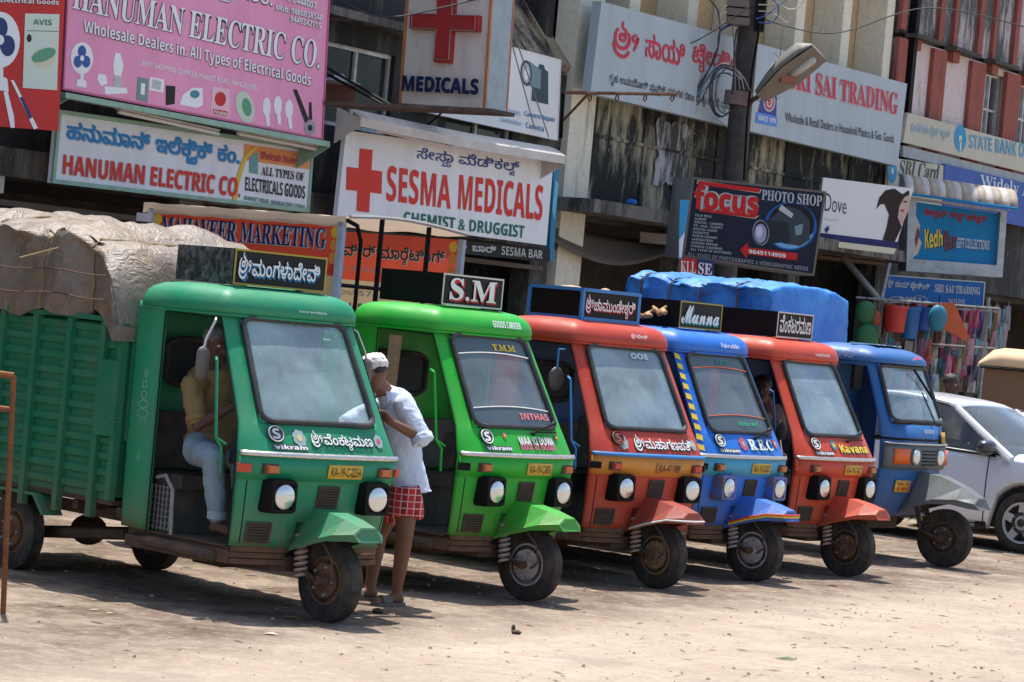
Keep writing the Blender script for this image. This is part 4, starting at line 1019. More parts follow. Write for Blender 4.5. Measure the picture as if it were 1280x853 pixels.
def fanpic(s, x, y, k=1.0):
    s.disc(x, y, 14 * k, 20 * k, wht, .004)
    for a in (90, 210, 330): s.disc(x + 6 * k * math.cos(R(a)), y - 8.5 * k * math.sin(R(a)), 5.2 * k, 7.5 * k, nav if k > 1.5 else ink('fan_blue', (.05, .11, .33)), .006)
    s.disc(x, y, 2.5 * k, 3.5 * k, wht, .008); s.poly([(x - 6 * k, y + 26 * k), (x + 5 * k, y + 28 * k), (x + 6 * k, y + 37 * k), (x - 7 * k, y + 35 * k)], wht, .0045); s.poly([(x - 2 * k, y + 18 * k), (x + 2 * k, y + 18 * k), (x + 2 * k, y + 29 * k), (x - 2 * k, y + 29 * k)], wht, .005)
fanpic(s, 102, 73)
s.poly([(144, 66), (150, 67), (154, 82), (151, 96), (142, 94), (141, 80)], wht); s.poly([(130, 108), (158, 110), (159, 117), (131, 118)], wht); s.poly([(123, 92), (132, 94), (134, 105), (126, 108), (121, 99)], wht); s.poly([(143, 95), (151, 96), (153, 110), (141, 109)], palegr, .005)
s.poly([(172, 96), (185, 99), (184, 128), (170, 125)], ink('grey_green', (.18, .28, .26))); s.poly([(176, 104), (181, 105), (180, 119), (175, 118)], wht, .006); s.poly([(187, 96), (205, 100), (204, 116), (186, 113)], wht); s.poly([(190, 99), (201, 102), (200, 113), (189, 110)], palegr, .006); s.poly([(207, 107), (219, 108), (218, 130), (207, 132)], blk)
s.poly([(224, 131), (228, 119), (240, 110), (253, 110), (253, 132), (246, 135)], wht); s.disc(243, 118, 6, 5, ink('iron_teal', (.08, .25, .33)), .006)
s.poly([(265, 108), (287, 112), (286, 148), (263, 143)], ink('pale_pink', (.80, .50, .58))); s.disc(275, 124, 7, 9, redv, .006); s.poly([(266, 136), (284, 139.5), (284, 146), (266, 142.5)], redv, .006); s.text(bold('Finolex'), [(267, 137), (283, 140), (283, 145), (267, 142)], wht, 0, .007)
s.disc(306, 134, 12, 19, ink('pale_green', (.55, .66, .52)), .004, tilt=.5); s.disc(308, 134, 6, 11, ink('mid_green', (.12, .33, .2)), .006, tilt=.5)
for x, y in ((333, 134), (347, 132), (361, 137)): s.disc(x, y, 5, 12, wht, .004); s.poly([(x - 2, y + 8), (x + 3, y + 8), (x + 4, y + 24), (x + 0, y + 24)], wht, .005)
s.poly([(366, 112), (371, 112), (386, 150), (381, 154)], blk); s.disc(387, 160, 7, 9, ink('chrome_grey', (.3, .32, .34)), .006); s.disc(387, 160, 3, 4, blk, .008); s.poly([(386, 128), (389, 128), (390, 150), (386, 150)], blk, .005)

s = Sign('electrical_goods_board', 'red board with a blue-bladed fan and pale poster beside the pink signboard', 'signboard', [(-110, -90), (84, -66), (73, 164), (-110, 150)], 1.15, face=redv)
s.text(bold('All Types of Electrical Goods'), [(-60, -6), (72.5, 0), (72, 8), (-60, 2)], wht, .0, sh=dgrey, sd=(.5, .6))
s.poly([(31, 17), (74, 18), (71, 113), (28, 110)], ink('poster_green', (.62, .70, .60))); s.poly([(33, 38), (72.5, 39), (72, 40.2), (33, 39)], ink('poster_line', (.2, .25, .22)), .006)
s.text(bold('AVIS'), [(41, 24), (64, 25), (64, 32), (41, 31)], ink('poster_green2', (.08, .18, .12)), 0); s.disc(54, 73, 14, 12, ink('pale_yellow', (.66, .62, .42)), .006); s.disc(54, 69, 15, 8, ink('mid_green', (.12, .33, .2)), .008, tilt=-.3)
s.disc(36, 48, 3, 5, blk, .006); fanpic(s, 0, 50, 1.75)
s.poly([(4, 115), (9, 114), (17, 145), (18, 160), (13, 160), (10, 145)], wht); s.poly([(13, 100), (17, 101), (47, 160), (42, 162)], wht); s.poly([(24, 122), (28, 121), (40, 147), (36, 149)], nav, .006); s.poly([(-10, 96), (7, 97), (7, 112), (-10, 110)], wht)

s = Sign('shop_signboard', 'white signboard with blue local script over red capitals in a pale green frame', 'signboard', [(73, 137), (392, 184), (386, 266), (64.5, 229)], .55, face=board('white_vinyl', (.80, .80, .84)), edge=(gren, .045))
blue3 = ink('letter_blue', (.02, .22, .52))
s.text('ಹನುಮಾನ್ ಇಲೆಕ್ಟ್ರಿಕ್ ಕಂ.', [(84, 150), (300, 183), (298, 214), (82, 183)], blue3, .03, so=.045, sh=ink('letter_halo', (.45, .48, .55)), sd=(1.2, 1.2))
s.text(bold('HANUMAN ELECTRIC CO.'), [(79, 192.7), (301, 223), (299, 246.5), (77.5, 217.5)], brick, .008, sh=ink('pink_halo', (.62, .30, .30)), sd=(1.1, 1))
s.poly([(305, 180), (388, 193), (386, 212), (324, 203), (304, 200)], org, .004); s.text(bold('Wholesale Dealers in:'), [(325, 188), (379, 198), (378.5, 207.5), (324.6, 199)], maroon, 0, .008)
s.text(serif('ALL TYPES OF'), [(327, 208), (380, 216.5), (379.5, 227), (326, 219)], blk, .008); s.text(bold('ELECTRICALS GOODS'), [(306.5, 221), (381, 232.8), (380.5, 249), (306, 238.5)], blk, 0); s.text(bold('MARKET ROAD, MANGALORE-575001'), [(305, 244.7), (380, 256.5), (380, 263), (304, 250.5)], tealg, .0)
mb = WB(); cv = [(321, 183), (312, 190), (304, 201), (299, 216), (295, 232), (292, 250)]
for (a, b_), (c_, d_) in zip(cv, cv[1:]): mb.add([s.P(a - 2.2, b_, .009), s.P(a + 3, b_, .009), s.P(c_ + 3, d_, .009), s.P(c_ - 2.2, d_, .009)], [(3, 2, 1, 0)])
mb.put('yellow_stripe', ylw, s.root)
s.poly([(312, 196), (322, 190), (322, 218), (311, 216)], ink('teal_patch', (.15, .36, .35)), .006)
ho = thing('sign_hood', 'pale green metal hood between the pink board and the white and blue board', 'hood', s.P(77, 115)); pn = FN * .42
mb = WB(); a = [s.P(43, 110), s.P(376, 172), s.P(376, 179), s.P(43, 117)]; f = [p + pn - V((0, 0, .03)) for p in a]
mb.hexa([a[3], a[2], a[1], a[0]], [f[3], f[2], f[1], f[0]]); mb.put('hood_panel', gren, ho)
for x, y in ((46, 118), (374, 179)):
    mb = WB(); p = s.P(x, y); mb.prism([p, p + pn - V((0, 0, .03)), s.P(x - 5, y + 32)], FD * .02); mb.put('side_flap', gren, ho)
for (xa, ya, xb, yb) in ((125, 139, 250, 166), (275, 166, 376, 186)):
    t = thing('tube_light', 'unlit tube light under the green hood, ' + ('nearer the red board' if xa < 200 else 'nearer the orange band'), 'tube light', s.P(xa, ya, .2), 0, 'tube lights under the hood')
    mb = WB(); mb.tube([s.P(xa, ya, .25), s.P(xb, yb, .25)], .02, 8); mb.put('tube', ink('tube_white', (.7, .66, .62)), t); mb = WB(); mb.hexa([s.P(xa, ya - 3, .20), s.P(xb, yb - 3, .20), s.P(xb, yb - 3, .28), s.P(xa, ya - 3, .28)], [s.P(xa, ya - 5, .20), s.P(xb, yb - 5, .20), s.P(xb, yb - 5, .28), s.P(xa, ya - 5, .28)]); mb.put('batten', offwhite, t)

s = Sign('camera_shop_board', 'white board with a printed camera and blue lettering beside the red-cross box sign', 'signboard', [(525, 28), (701, 75), (696.4, 176), (519, 138)], .12, edge=(white, .01))
dkt = ink('camera_dark', (.05, .09, .10)); mid = ink('camera_mid', (.20, .30, .31)); blt = ink('text_blue', (.06, .22, .48)); fdd = ink('faded_blue', (.38, .52, .66))
s.poly([(664, 88), (667, 83), (672, 86), (674, 80), (680, 82), (681, 87), (685, 90), (685, 131), (664, 126), (665, 106)], dkt, .004); s.poly([(656, 76), (662, 77), (676, 88), (675, 112), (660, 107)], mid, .006); s.disc(657.5, 91.5, 7, 16, dkt, .008, tilt=.25); s.disc(657, 91.5, 5.2, 12.5, ink('lens_grey', (.42, .50, .50)), .010, tilt=.25); s.disc(657, 93, 3, 7.5, wht, .012)
s.text(bold('Camera Repair'), [(655, 138.5), (693.6, 147), (693.4, 155), (655, 147)], blt, 0); s.text(bold('Frames'), [(629, 133), (650, 138), (650, 146), (629, 141)], fdd, 0); s.text(bold('Lamination'), [(625, 145), (651, 151.5), (651, 158), (625, 152)], fdd, 0); s.text(bold('Camera'), [(657, 153), (679, 158), (679, 165), (657, 160)], blt, 0); s.text(bold('Photo'), [(572, 125), (602, 131), (602, 140), (572, 134)], fdd, 0)

# projecting box sign: its front looks along the street
s = Sign('pharmacy_box_sign', 'tall cream box sign with a raised red cross and dark blue raised letters', 'signboard', [(513, -50), (617.5, -46), (606, 135), (501, 129)], 1.3, nrm=-FD, face=mat('aged_cream_sign', (.72, .67, .60), rough=.7, dirt=.35, dcol=(.36, .28, .2), scale=4, stretch=(1, 1, .4)), thick=.02)
q = [s.P(*p, -.021) for p in s.quad]; bk = [p + FD * .46 for p in q]
mb = WB(); mb.hexa([bk[3], bk[2], bk[1], bk[0]], [q[3], q[2], q[1], q[0]]); mb.put('box', mat('pale_blue_tin', (.33, .40, .43), rough=.6, dirt=.35, dcol=(.22, .2, .17)), s.root)
orx = mat('orange_trim', (.55, .22, .07), rough=.6, dirt=.4)
for a, b_ in (((513, -50), (501, 129)), ((617.5, -46), (606, 135))):
    mb = WB(); mb.hexa([s.P(a[0] - 1.6, a[1], -.01), s.P(a[0] + 1.6, a[1], -.01), s.P(a[0] + 1.6, a[1], .02), s.P(a[0] - 1.6, a[1], .02)], [s.P(b_[0] - 1.6, b_[1], -.01), s.P(b_[0] + 1.6, b_[1], -.01), s.P(b_[0] + 1.6, b_[1], .02), s.P(b_[0] - 1.6, b_[1], .02)]); mb.put('corner_trim', orx, s.root)
mb = WB(); mb.tube([bk[1] + V((0, 0, 0)), bk[2]], .015, 6); mb.put('corner_trim', orx, s.root)
cr = [(551.5, -28), (573, -27.5), (571, 19.5), (603, 20.5), (602, 41), (569.5, 40), (566.7, 80), (546.7, 79), (549.5, 38.7), (517, 37.5), (517.6, 17.5), (550.5, 18.6)]
mb = WB(); mb.prism([s.P(*p, .002) for p in cr][::-1], s.n * .09); mb.put('raised_cross', mat('faded_red_acrylic', (.42, .03, .03), rough=.4, dirt=.35, dcol=(.2, .03, .03)), s.root)
ccx, ccy = 560, 29
mb = WB(); mb.tube([s.P(ccx + (p[0] - ccx) * .93, ccy + (p[1] - ccy) * .93, .10) for p in cr], .008, 5, closed=True); mb.put('neon_tube', mat('grey_neon', (.35, .22, .2), rough=.4), s.root)
s.text(bold('MEDICALS'), [(508, 95.5), (603, 100.5), (602, 120), (506.7, 115)], ink('deep_blue', (.012, .018, .08)), .02, .07, name='raised_lettering', sh=ink('deep_blue_side', (.02, .02, .04)), sd=(-.8, -.8), so=.03)
for k in range(8): pass
bm2 = thing('steel_platform_bracket', 'rusty steel beam and stays carrying the red-cross box sign', 'bracket', fp(12.5, 0, 4))
def beam(mb, a, b_, r=.03): mb.tube([a, b_], r, 4)
mb = WB(); a0 = at(405, 128, 31.8); b0 = s.P(632, 141, .3); mb.hexa([a0 + V((0, 0, -.03)), b0 + V((0, 0, -.03)), b0 + FD * .5 + V((0, 0, -.03)), a0 + FD * .4 + V((0, 0, -.03))], [a0 + V((0, 0, .015)), b0 + V((0, 0, .015)), b0 + FD * .5 + V((0, 0, .015)), a0 + FD * .4 + V((0, 0, .015))]); mb.put('beam', mat('dark_rusty_beam', (.05, .032, .025), rough=.8, dirt=.5), bm2)
for p, q_ in (((407, 84), (488, 131)), ((407, 92), (478, 130)), ((528, 162), (556, 138))):
    mb = WB(); beam(mb, at(*p, 32.6 if p[0] < 500 else 34.2), at(*q_, 32.2 if p[0] < 500 else 33.6), .016); mb.put('stay', black, bm2)
u = thing('wall_lamp_shade', 'small dusty tin lamp shade on the bracket stays under the sliding window', 'lamp', at(424, 100, 32.9)); mb = WB(); mb.lathe([(.03, .10), (.10, .05), (.26, 0), (.25, -.01)], 16, 'Z', Matrix.Translation(at(424, 103, 32.9)), (0, 0, 0)); mb.put('shade', mat('pale_tin', (.42, .46, .50), rough=.5, dirt=.3), u); mb = WB(); c0 = at(424, 118, 33.1); mb.box(c0.x - .22, c0.x + .2, c0.y, c0.y + .12, c0.z - .13, c0.z + .14); mb.put('rusty_box', mat('brown_box', (.18, .07, .05), rough=.8, dirt=.4), u)

s = Sign('pharmacy_signboard', 'white pharmacy signboard with a red cross and tall red capitals', 'signboard', [(433, 163), (692, 200), (683, 307), (421, 272)], .75, face=board('white_vinyl2', (.84, .84, .86)))
s.text('ಸೇಸ್ಮಾ ಮೆಡಿಕಲ್ಸ್', [(521, 184), (649, 201), (648.6, 221), (520.4, 204)], ink('royal_blue', (.03, .06, .24)), .01); s.text(bold('SESMA'), [(484, 206.6), (564, 220), (562.6, 262), (482.6, 251.5)], brick, .004); s.text(bold('MEDICALS'), [(574, 218), (679, 232), (677, 276.5), (572, 262)], brick, .004); s.text(bold('CHEMIST & DRUGGIST'), [(504.5, 264.5), (655.5, 282.5), (654.4, 298), (504, 279)], tealg, .004)
s.poly([(449.5, 185.8), (465.5, 187.6), (464, 212.6), (477.4, 214.5), (476.5, 242.6), (462.4, 240.8), (461, 266), (445.3, 264), (446.5, 239), (432.2, 237.5), (433.2, 208.5), (448, 210.5)], brick, .006, 'red_cross')
ho = thing('sign_hood', 'off-white curved hood over the white pharmacy signboard', 'hood', s.P(446, 144)); mb = WB()
pts = [(420, 139), (492, 154), (572, 170), (678, 187)]
def hd(u, v):
    k = u * 3; i = min(2, int(k)); t = k - i; x = pts[i][0] * (1 - t) + pts[i + 1][0] * t; y = pts[i][1] * (1 - t) + pts[i + 1][1] * t
    base = s.P(x, y + 10); return base + FN * (.34 * v) + V((0, 0, .14 - .11 * v * v))
mb.grid(hd, 12, 4); mb.grid(lambda u, v: hd(u, 1) + V((0, 0, -.10 * v)), 12, 1, smooth=False); mb.put('hood_panel', offwhite, ho, solid=.012)
for u_ in (0, 1):
    mb = WB(); mb.prism([hd(u_, 0), hd(u_, 1), hd(u_, 1) - V((0, 0, .1)), hd(u_, 0) - V((0, 0, .42))], FD * .015); mb.put('side_flap', offwhite, ho)
t = thing('tube_light', 'unlit tube light under the off-white hood of the pharmacy board', 'tube light', s.P(452, 168, .2)); mb = WB(); mb.tube([s.P(452, 162, .2), s.P(548, 183, .2)], .018, 8); mb.put('tube', ink('tube_white', (.7, .66, .62)), t)
s2 = Sign('banner_strip', 'narrow blue vinyl strip on the edge of the pharmacy signboard', 'banner', [(693, 208), (699, 209), (692, 328), (686, 327)], .5, face=ink('strip_blue', (.04, .22, .36)))
s2.poly([(694, 225), (698, 230), (693, 275), (690, 262)], ink('strip_light', (.15, .5, .62)), .004)
s = Sign('bar_signboard', 'black bar signboard with white letters below the pharmacy board', 'signboard', [(430, 285), (688, 312), (687, 328), (429, 303)], .60, face=blk)
s.text('ಬಾರ್', [(590, 304), (620, 307.5), (619.5, 317), (589.5, 314)], palegr, .03); s.text('ಸೇಸ್ಮಾ', [(558, 301), (583, 304), (582.5, 314), (557.5, 311)], palegr, .03); s.text(bold('SESMA BAR'), [(626.6, 307.5), (678, 313.4), (677.6, 324), (626.2, 318.6)], palegr, .0)

s = Sign('trading_signboard', 'long pale grey signboard with red serif letters and a blue emblem behind the street pole', 'signboard', [(752, 2), (1134, 105), (1122, 208), (738, 117)], .45, face=board('pale_grey_board', (.43, .49, .53)), thick=.14)
ltr = ink('crimson', (.52, .04, .07)); pk = ink('crimson_side', (.62, .30, .33))
s.text('ಶ್ರೀ', [(767, 24), (799, 32), (797, 78), (765, 70)], ltr, .012, sh=pk, so=.03); s.text('ಸಾಯಿ', [(807, 40), (856, 53), (855, 84), (806, 71)], ltr, .012, sh=pk, so=.03); s.text('ಟ್ರೇಡಿಂಗ್', [(866, 52), (943, 72), (942, 104), (864, 88)], ltr, .012, sh=pk, so=.03)
s.text('ಗೃಹ ಉಪಯೋಗಿ ಪ್ಲಾಸ್ಟಿಕ್ ವಸ್ತುಗಳ ರಖಂ ಮತ್ತು ಚಿಲ್ಲರೆ ವ್ಯಾಪಾರಿಗಳು', [(761.6, 91), (930, 131), (930, 147), (761.6, 107)], ink('grey_black', (.07, .08, .09)), .01)
s.text(serif('SRI SAI TRADING'), [(986, 82), (1122.5, 117), (1121, 144), (986, 110)], ltr, .0, sh=pk, sd=(-.9, .8), so=.008)
s.text('Wholesale & Retail Dealers in Household Plastics & Gen. Goods', [(981, 140), (1117, 168.4), (1117, 179), (981, 152)], ink('grey_black', (.07, .08, .09)), .012)
emb = ink('emblem_blue', (.04, .06, .28)); s.poly([(966, 77), (975, 112), (949, 106)], wht, .004); s.poly([(965.6, 82), (973, 109), (952, 104.5)], emb, .006); s.poly([(954, 109), (971, 113), (970, 146), (947, 141)], emb, .006); s.disc(961, 128, 7.5, 12, palegr, .008); s.disc(961, 128, 6, 9.8, ltr, .010); s.disc(961, 128, 4, 6.8, palegr, .012); s.disc(961, 128, 2.2, 4, ltr, .014)
s.poly([(945, 140), (971, 146), (970.5, 159), (944, 153.5)], ink('box_blue', (.10, .25, .62)), .008); s.text(bold('SINCE 1979'), [(947, 144), (968.5, 148.7), (968.3, 154.5), (946.8, 150)], wht, 0, .012)

# bank boards
def vpline(x0, y0, x1): return y0 + (602 - y0) * (x1 - x0) / (2834 - x0)
s = Sign('bank_signboard', 'cream bank signboard with light blue lettering and a round blue keyhole emblem', 'signboard', [(1135, 141), (1420, vpline(1135, 141, 1420)), (1416, vpline(1129, 178, 1416)), (1129, 178)], .2, face=mat('faded_cream_board', (.56, .53, .42), rough=.7, dirt=.4, dcol=(.42, .38, .28), scale=1.2))
fb = ink('faded_bank_blue', (.10, .33, .50))
s.text('ಭಾರತೀಯ ಸ್ಟೇಟ್ ಬ್ಯಾಂಕ್', [(1138, 152), (1188, 162), (1188, 178), (1138, 169)], ink('very_faded_blue', (.30, .45, .52)), .02); s.disc(1200, 173, 7.5, 17, ink('bank_blue', (.03, .28, .50)), .006); s.disc(1200, 174, 1.8, 4.5, crm, .009); s.poly([(1199.3, 174), (1201.2, 174), (1201, 189), (1199, 189)], crm, .009)
s.text(bold('STATE BANK OF INDIA'), [(1211, 168), (1316, 185), (1315, 204), (1211, 185)], fb, 0)
s = Sign('bank_card_board', 'cream panel with italic serif lettering at the end of the blue card banner', 'signboard', [(1112, 197), (1180, 207), (1178, 262), (1109, 252)], .22, face=mat('faded_cream_board', (1, 1, 1)))
s.text(serif('SBI Card'), [(1126, 200), (1175, 206), (1172, 226), (1122.7, 221)], ink('grey_black', (.07, .08, .09)), 0); s.disc(1115, 214, 6, 15, ink('bank_blue', (.03, .28, .50)), .005); s.disc(1115, 214, 1.5, 4, crm, .009)
s = Sign('bank_card_banner', 'deep blue banner with pale serif lettering under the cream bank signboard', 'banner', [(1181, 205), (1420, vpline(1181, 205, 1420)), (1416, vpline(1179, 265, 1416)), (1179, 262)], .24, face=board('banner_blue', (.045, .11, .40)))
s.text(serif('Widely Accepted'), [(1225, 218), (1335, 240), (1334, 262), (1225, 238)], ink('pale_blue_text', (.52, .60, .68)), .004)
s3 = Sign('grey_fascia', 'plain grey fascia strip between the cream bank board and the card banner', 'fascia', [(1129, 182), (1420, vpline(1129, 182, 1420)), (1420, vpline(1181, 204, 1420)), (1129, 196)], .16, face=mat('grey_fascia_paint', (.36, .40, .42), rough=.7, dirt=.3))

NV = V((-.05, -1, 0))
s = Sign('photo_shop_sign', 'dark box sign with a red-lettered logo, a camera picture and a red arrow', 'signboard', [(865.4, 221.5), (1032.8, 239.5), (1018, 345.4), (853, 321.6)], 2.3, nrm=NV, face=ink('sign_navy', (.012, .016, .035)), thick=.02, edge=(mat('worn_sign_frame', (.16, .14, .12), rough=.7, metal=.2, dirt=.5), .03))
q = [s.P(*p, -.021) for p in s.quad]; bk = [p + V((-.22, .55, .0)) for p in q]; mb = WB(); mb.hexa([bk[3], bk[2], bk[1], bk[0]], [q[3], q[2], q[1], q[0]]); mb.put('box', mat('grey_sign_side', (.18, .21, .23), rough=.7, dirt=.4), s.root)
s.disc(988, 283, 33, 30, ink('glow_blue', (.02, .12, .42)), .004); s.disc(988, 284, 30, 27, ink('glow_pale', (.18, .42, .72)), .006, a0=20, a1=160); s.disc(989, 280, 29, 26, ink('camera_black', (.008, .01, .014)), .008)
s.poly([(962, 275), (975, 262), (984, 258), (1000, 263), (1012, 275), (1012, 300), (1000, 308), (985, 305)], ink('camera_grey', (.045, .055, .07)), .010); s.poly([(973, 262), (977, 256), (992, 268), (989, 273)], palegr, .012); s.poly([(993, 283), (1004, 280), (1002, 293), (995, 295)], ink('camera_mid', (.20, .30, .31)), .012); s.poly([(955, 275), (985, 278), (988, 302), (955, 306)], ink('camera_black2', (.02, .025, .033)), .012)
s.disc(951, 291, 10.5, 16, ink('camera_mid', (.20, .30, .31)), .014, tilt=.1); s.disc(951, 291, 9.3, 14.5, blk, .016); s.disc(950.5, 292, 7.6, 12, ink('lavender_glass', (.36, .33, .52)), .018); s.disc(949, 290, 4, 7, ink('pale_lavender', (.62, .60, .74)), .020)
red2 = ink('logo_red', (.55, .02, .02))
for pts, mm, h in (([(873, 226), (951, 236), (949, 241), (872, 231)], red2, .006), ([(876, 260), (948, 269), (943, 273), (876, 264.5)], red2, .006)):
    cx = sum(p[0] for p in pts) / 4; cy = sum(p[1] for p in pts) / 4; s.poly([(p[0] + (-1 if p[0] < cx else 1), p[1] + (-1 if p[1] < cy else 1)) for p in pts], palegr, h - .002); s.poly(pts, mm, h)
s.text(bold('focus'), [(868.5, 230), (950, 239.5), (948, 270), (867, 262)], red2, .03, .010, sh=palegr, sd=(0, 0), so=.12)
s.text(serif('PHOTO SHOP'), [(952.6, 237), (1027.9, 245), (1027, 258.6), (951.8, 250)], ink('sign_silver', (.42, .46, .50)), .01, .012)
for i, (tx, L) in enumerate((('FILM ROLL', 21), ('ALBUM', 14), ('DIGITAL : CAMERA', 36), ('CD : DVD : FLOPPY', 36), ('DIGITAL VIDEO', 30), ('CASSETTE', 20), ('PHOTO FRAMES', 31), ('LAMINATION', 26), ('CAMERA REPAIR', 33), ('FUNGUS CLEANING', 39), ('ALL TYPES OF BATTERIES', 51))):
    x, y = 869 - .6 * i, 267.5 + 4.28 * i; s.text(bold(tx), [(x, y), (x + L, y + L * .10), (x + L, y + L * .10 + 2.9), (x, y + 2.9)], ink('sign_silver', (.42, .46, .50)), 0, .006)
s.poly([(924.5, 312.5), (935, 303.5), (935, 309.5), (997, 317), (996, 325.9), (934.3, 317.8), (933.5, 323.5)], red2, .022); s.text(bold('9845114959'), [(936, 311.9), (982, 317.6), (982, 322.6), (936, 316.8)], wht, .01, .026)
s.text(bold('ALL KINDS OF PHOTOGRAPHIC & VIDEOGRAPHIC NEEDS'), [(859.7, 315), (1010.3, 334), (1009.8, 339), (859.4, 320)], ink('sign_dim', (.26, .27, .30)), 0, .008)
sb = Sign('narrow_blue_banner', 'narrow blue and white banner edge beside the dark photo sign', 'banner', [(850, 250), (862, 250), (852, 324), (848, 324)], 1.9, nrm=NV, face=ink('banner_cyan', (.05, .32, .62)))
sb.poly([(849, 300), (856, 290), (852, 322), (849, 322)], wht, .004)
s = Sign('small_letter_board', 'small red board with white serif letters under the dark photo sign', 'signboard', [(851, 322), (871, 324), (871, 352), (849, 352)], 1.9, nrm=NV, face=redv); s.text(serif('KLL'), [(851, 326), (870, 328), (870, 342), (850.5, 341)], wht, 0)
s = Sign('small_letter_board', 'small navy board with white serif letters next to the red lettered one', 'signboard', [(872, 324), (893, 326), (892, 352), (871.5, 352)], 1.9, nrm=NV, face=nav); s.text(serif('SE'), [(873, 328), (890, 330), (890, 344), (872.5, 343)], wht, .01)

s = Sign('soap_advert_board', 'white advert board with a dark-haired woman and a navy band, beside the dark photo sign', 'signboard', [(1029, 222), (1142, 236), (1117, 318), (1020, 306)], 1.0, nrm=V((.3, -1, 0)), face=white, c=(1080, 270))
s.poly([(1022, 299), (1121, 310), (1117, 318), (1020, 306)], crm, .003); s.poly([(1024, 291), (1124, 303), (1121, 311), (1022, 299)], ink('advert_navy', (.03, .03, .13)), .005)
s.text('Dove', [(1031.7, 241), (1058.6, 248), (1057.5, 268), (1030.5, 264)], ink('grey_black', (.07, .08, .09)), -.006, .006); s.text('silk your hair', [(1030, 272), (1048, 274), (1048, 278), (1030, 276)], palegr, 0); s.poly([(1030, 287), (1033, 292), (1037, 286), (1035, 284), (1038, 282), (1034, 283)], ink('bird_navy', (.05, .06, .15)), .006)
hr = ink('hair_brown', (.035, .022, .02)); fc = ink('face_pale', (.60, .42, .36))
s.poly([(1133, 240), (1138, 244), (1136, 262), (1128, 280), (1121, 292), (1104, 297), (1118, 258), (1128, 245)], fc, .005); s.poly([(1095, 262), (1099, 247), (1107, 238), (1118, 236), (1128, 243), (1136, 238), (1137, 243), (1130, 247), (1124, 258), (1122, 272), (1127, 284), (1118, 303), (1103, 300), (1108, 285), (1111, 268), (1105, 255), (1100, 256)], hr, .008); s.poly([(1126, 262), (1130, 262), (1129, 265), (1126, 265)], redv, .010); s.poly([(1129, 251), (1134, 252), (1133, 253.5), (1129, 252.8)], hr, .010)
for xa, ya, xb, yb in ((1054, 322, 1101, 378), (1112, 330, 1102, 374)):
    t = thing('sign_strut', 'grey steel strut below the advert board, ' + ('the long slanting one' if xa < 1100 else 'the short thin one'), 'strut', at(xa, ya, 45.5), 0, 'struts below the advert board'); mb = WB(); mb.tube([at(xa, ya, 45.5), at(xb, yb, 45.0)], .055 if xa < 1100 else .03, 10); mb.put('tube', steel, t)
t = thing('plank_shelf', 'rough planks on edge beneath the advert board', 'shelf', at(1022, 322, 45.8))
for k in range(3): mb = WB(); a, b_ = at(1022, 312 + k * 5.5, 45.6 + .1 * k), at(1106, 321 + k * 5.5, 45.8 + .1 * k); mb.hexa([a, b_, b_ + V((0, .5, 0)), a + V((0, .5, 0))], [a + V((0, 0, .05)), b_ + V((0, 0, .05)), b_ + V((0, .5, .05)), a + V((0, .5, .05))]); mb.put('plank', mat('old_plank', (.25, .16, .11), rough=.85, dirt=.5), t)

s = Sign('gift_shop_sign', 'bright blue boxed sign with a yellow and brown title under a striped rounded awning', 'signboard', [(1140, 252), (1253, 268), (1247, 338), (1136, 329)], 1.35, nrm=V((.06, -1, 0)), face=board('shop_blue', (.01, .22, .46)), thick=.02)
fr = mat('pale_sign_frame', (.50, .54, .56), rough=.6, dirt=.35)
out = [(1134, 246), (1257, 264), (1251, 347), (1131, 339)]; o_ = [s.P(*p, .12) for p in out]; i_ = [s.P(*p, .12) for p in [(1144, 250), (1249, 265.5), (1244, 332), (1140, 324)]]
for i in range(4):
    j = (i + 1) % 4; mb = WB(); a = [o_[i], o_[j], i_[j], i_[i]]; mb.hexa([p - s.n * .7 if 1 else p for p in (o_[i], o_[j])][::1] + [i_[j] - s.n * .14, i_[i] - s.n * .14], a); mb.put('frame_side', fr, s.root)
aw = thing('striped_awning', 'rounded awning of faded tan and grey stripes over the bright blue gift sign', 'awning', s.P(1134, 246))
A, B_ = s.P(1127, 243, .02), s.P(1266, 262, .02)
Dv = (B_ - A); nst = 14
for k in range(nst):
    mb = WB(); u0, u1 = k / nst, (k + 1) / nst
    mb.grid(lambda u, v: A + Dv * (u0 + (u1 - u0) * u) + s.n * (.62 * math.sin(v * math.pi / 2) - .3) + V((0, 0, .34 * math.cos(v * math.pi / 2) + .0)), 1, 7); mb.put('awning_stripe', mat('awning_tan', (.42, .35, .28), rough=.8, dirt=.4) if k % 2 else mat('awning_pale', (.56, .53, .48), rough=.8, dirt=.4, dcol=(.3, .27, .22)), aw, solid=.01)
for q_ in (A, B_):
    mb = WB(); mb.add([q_ - s.n * .3] + [q_ + s.n * (.62 * math.sin(v * math.pi / 16) - .3) + V((0, 0, .34 * math.cos(v * math.pi / 16))) for v in range(9)], [tuple(range(10))]); mb.put('awning_end', fr, aw, solid=.01)
mb = WB(); mb.tube([A + s.n * .32, B_ + s.n * .32], .025, 6); mb.put('awning_edge', board('shop_blue', (.01, .22, .46)), aw)
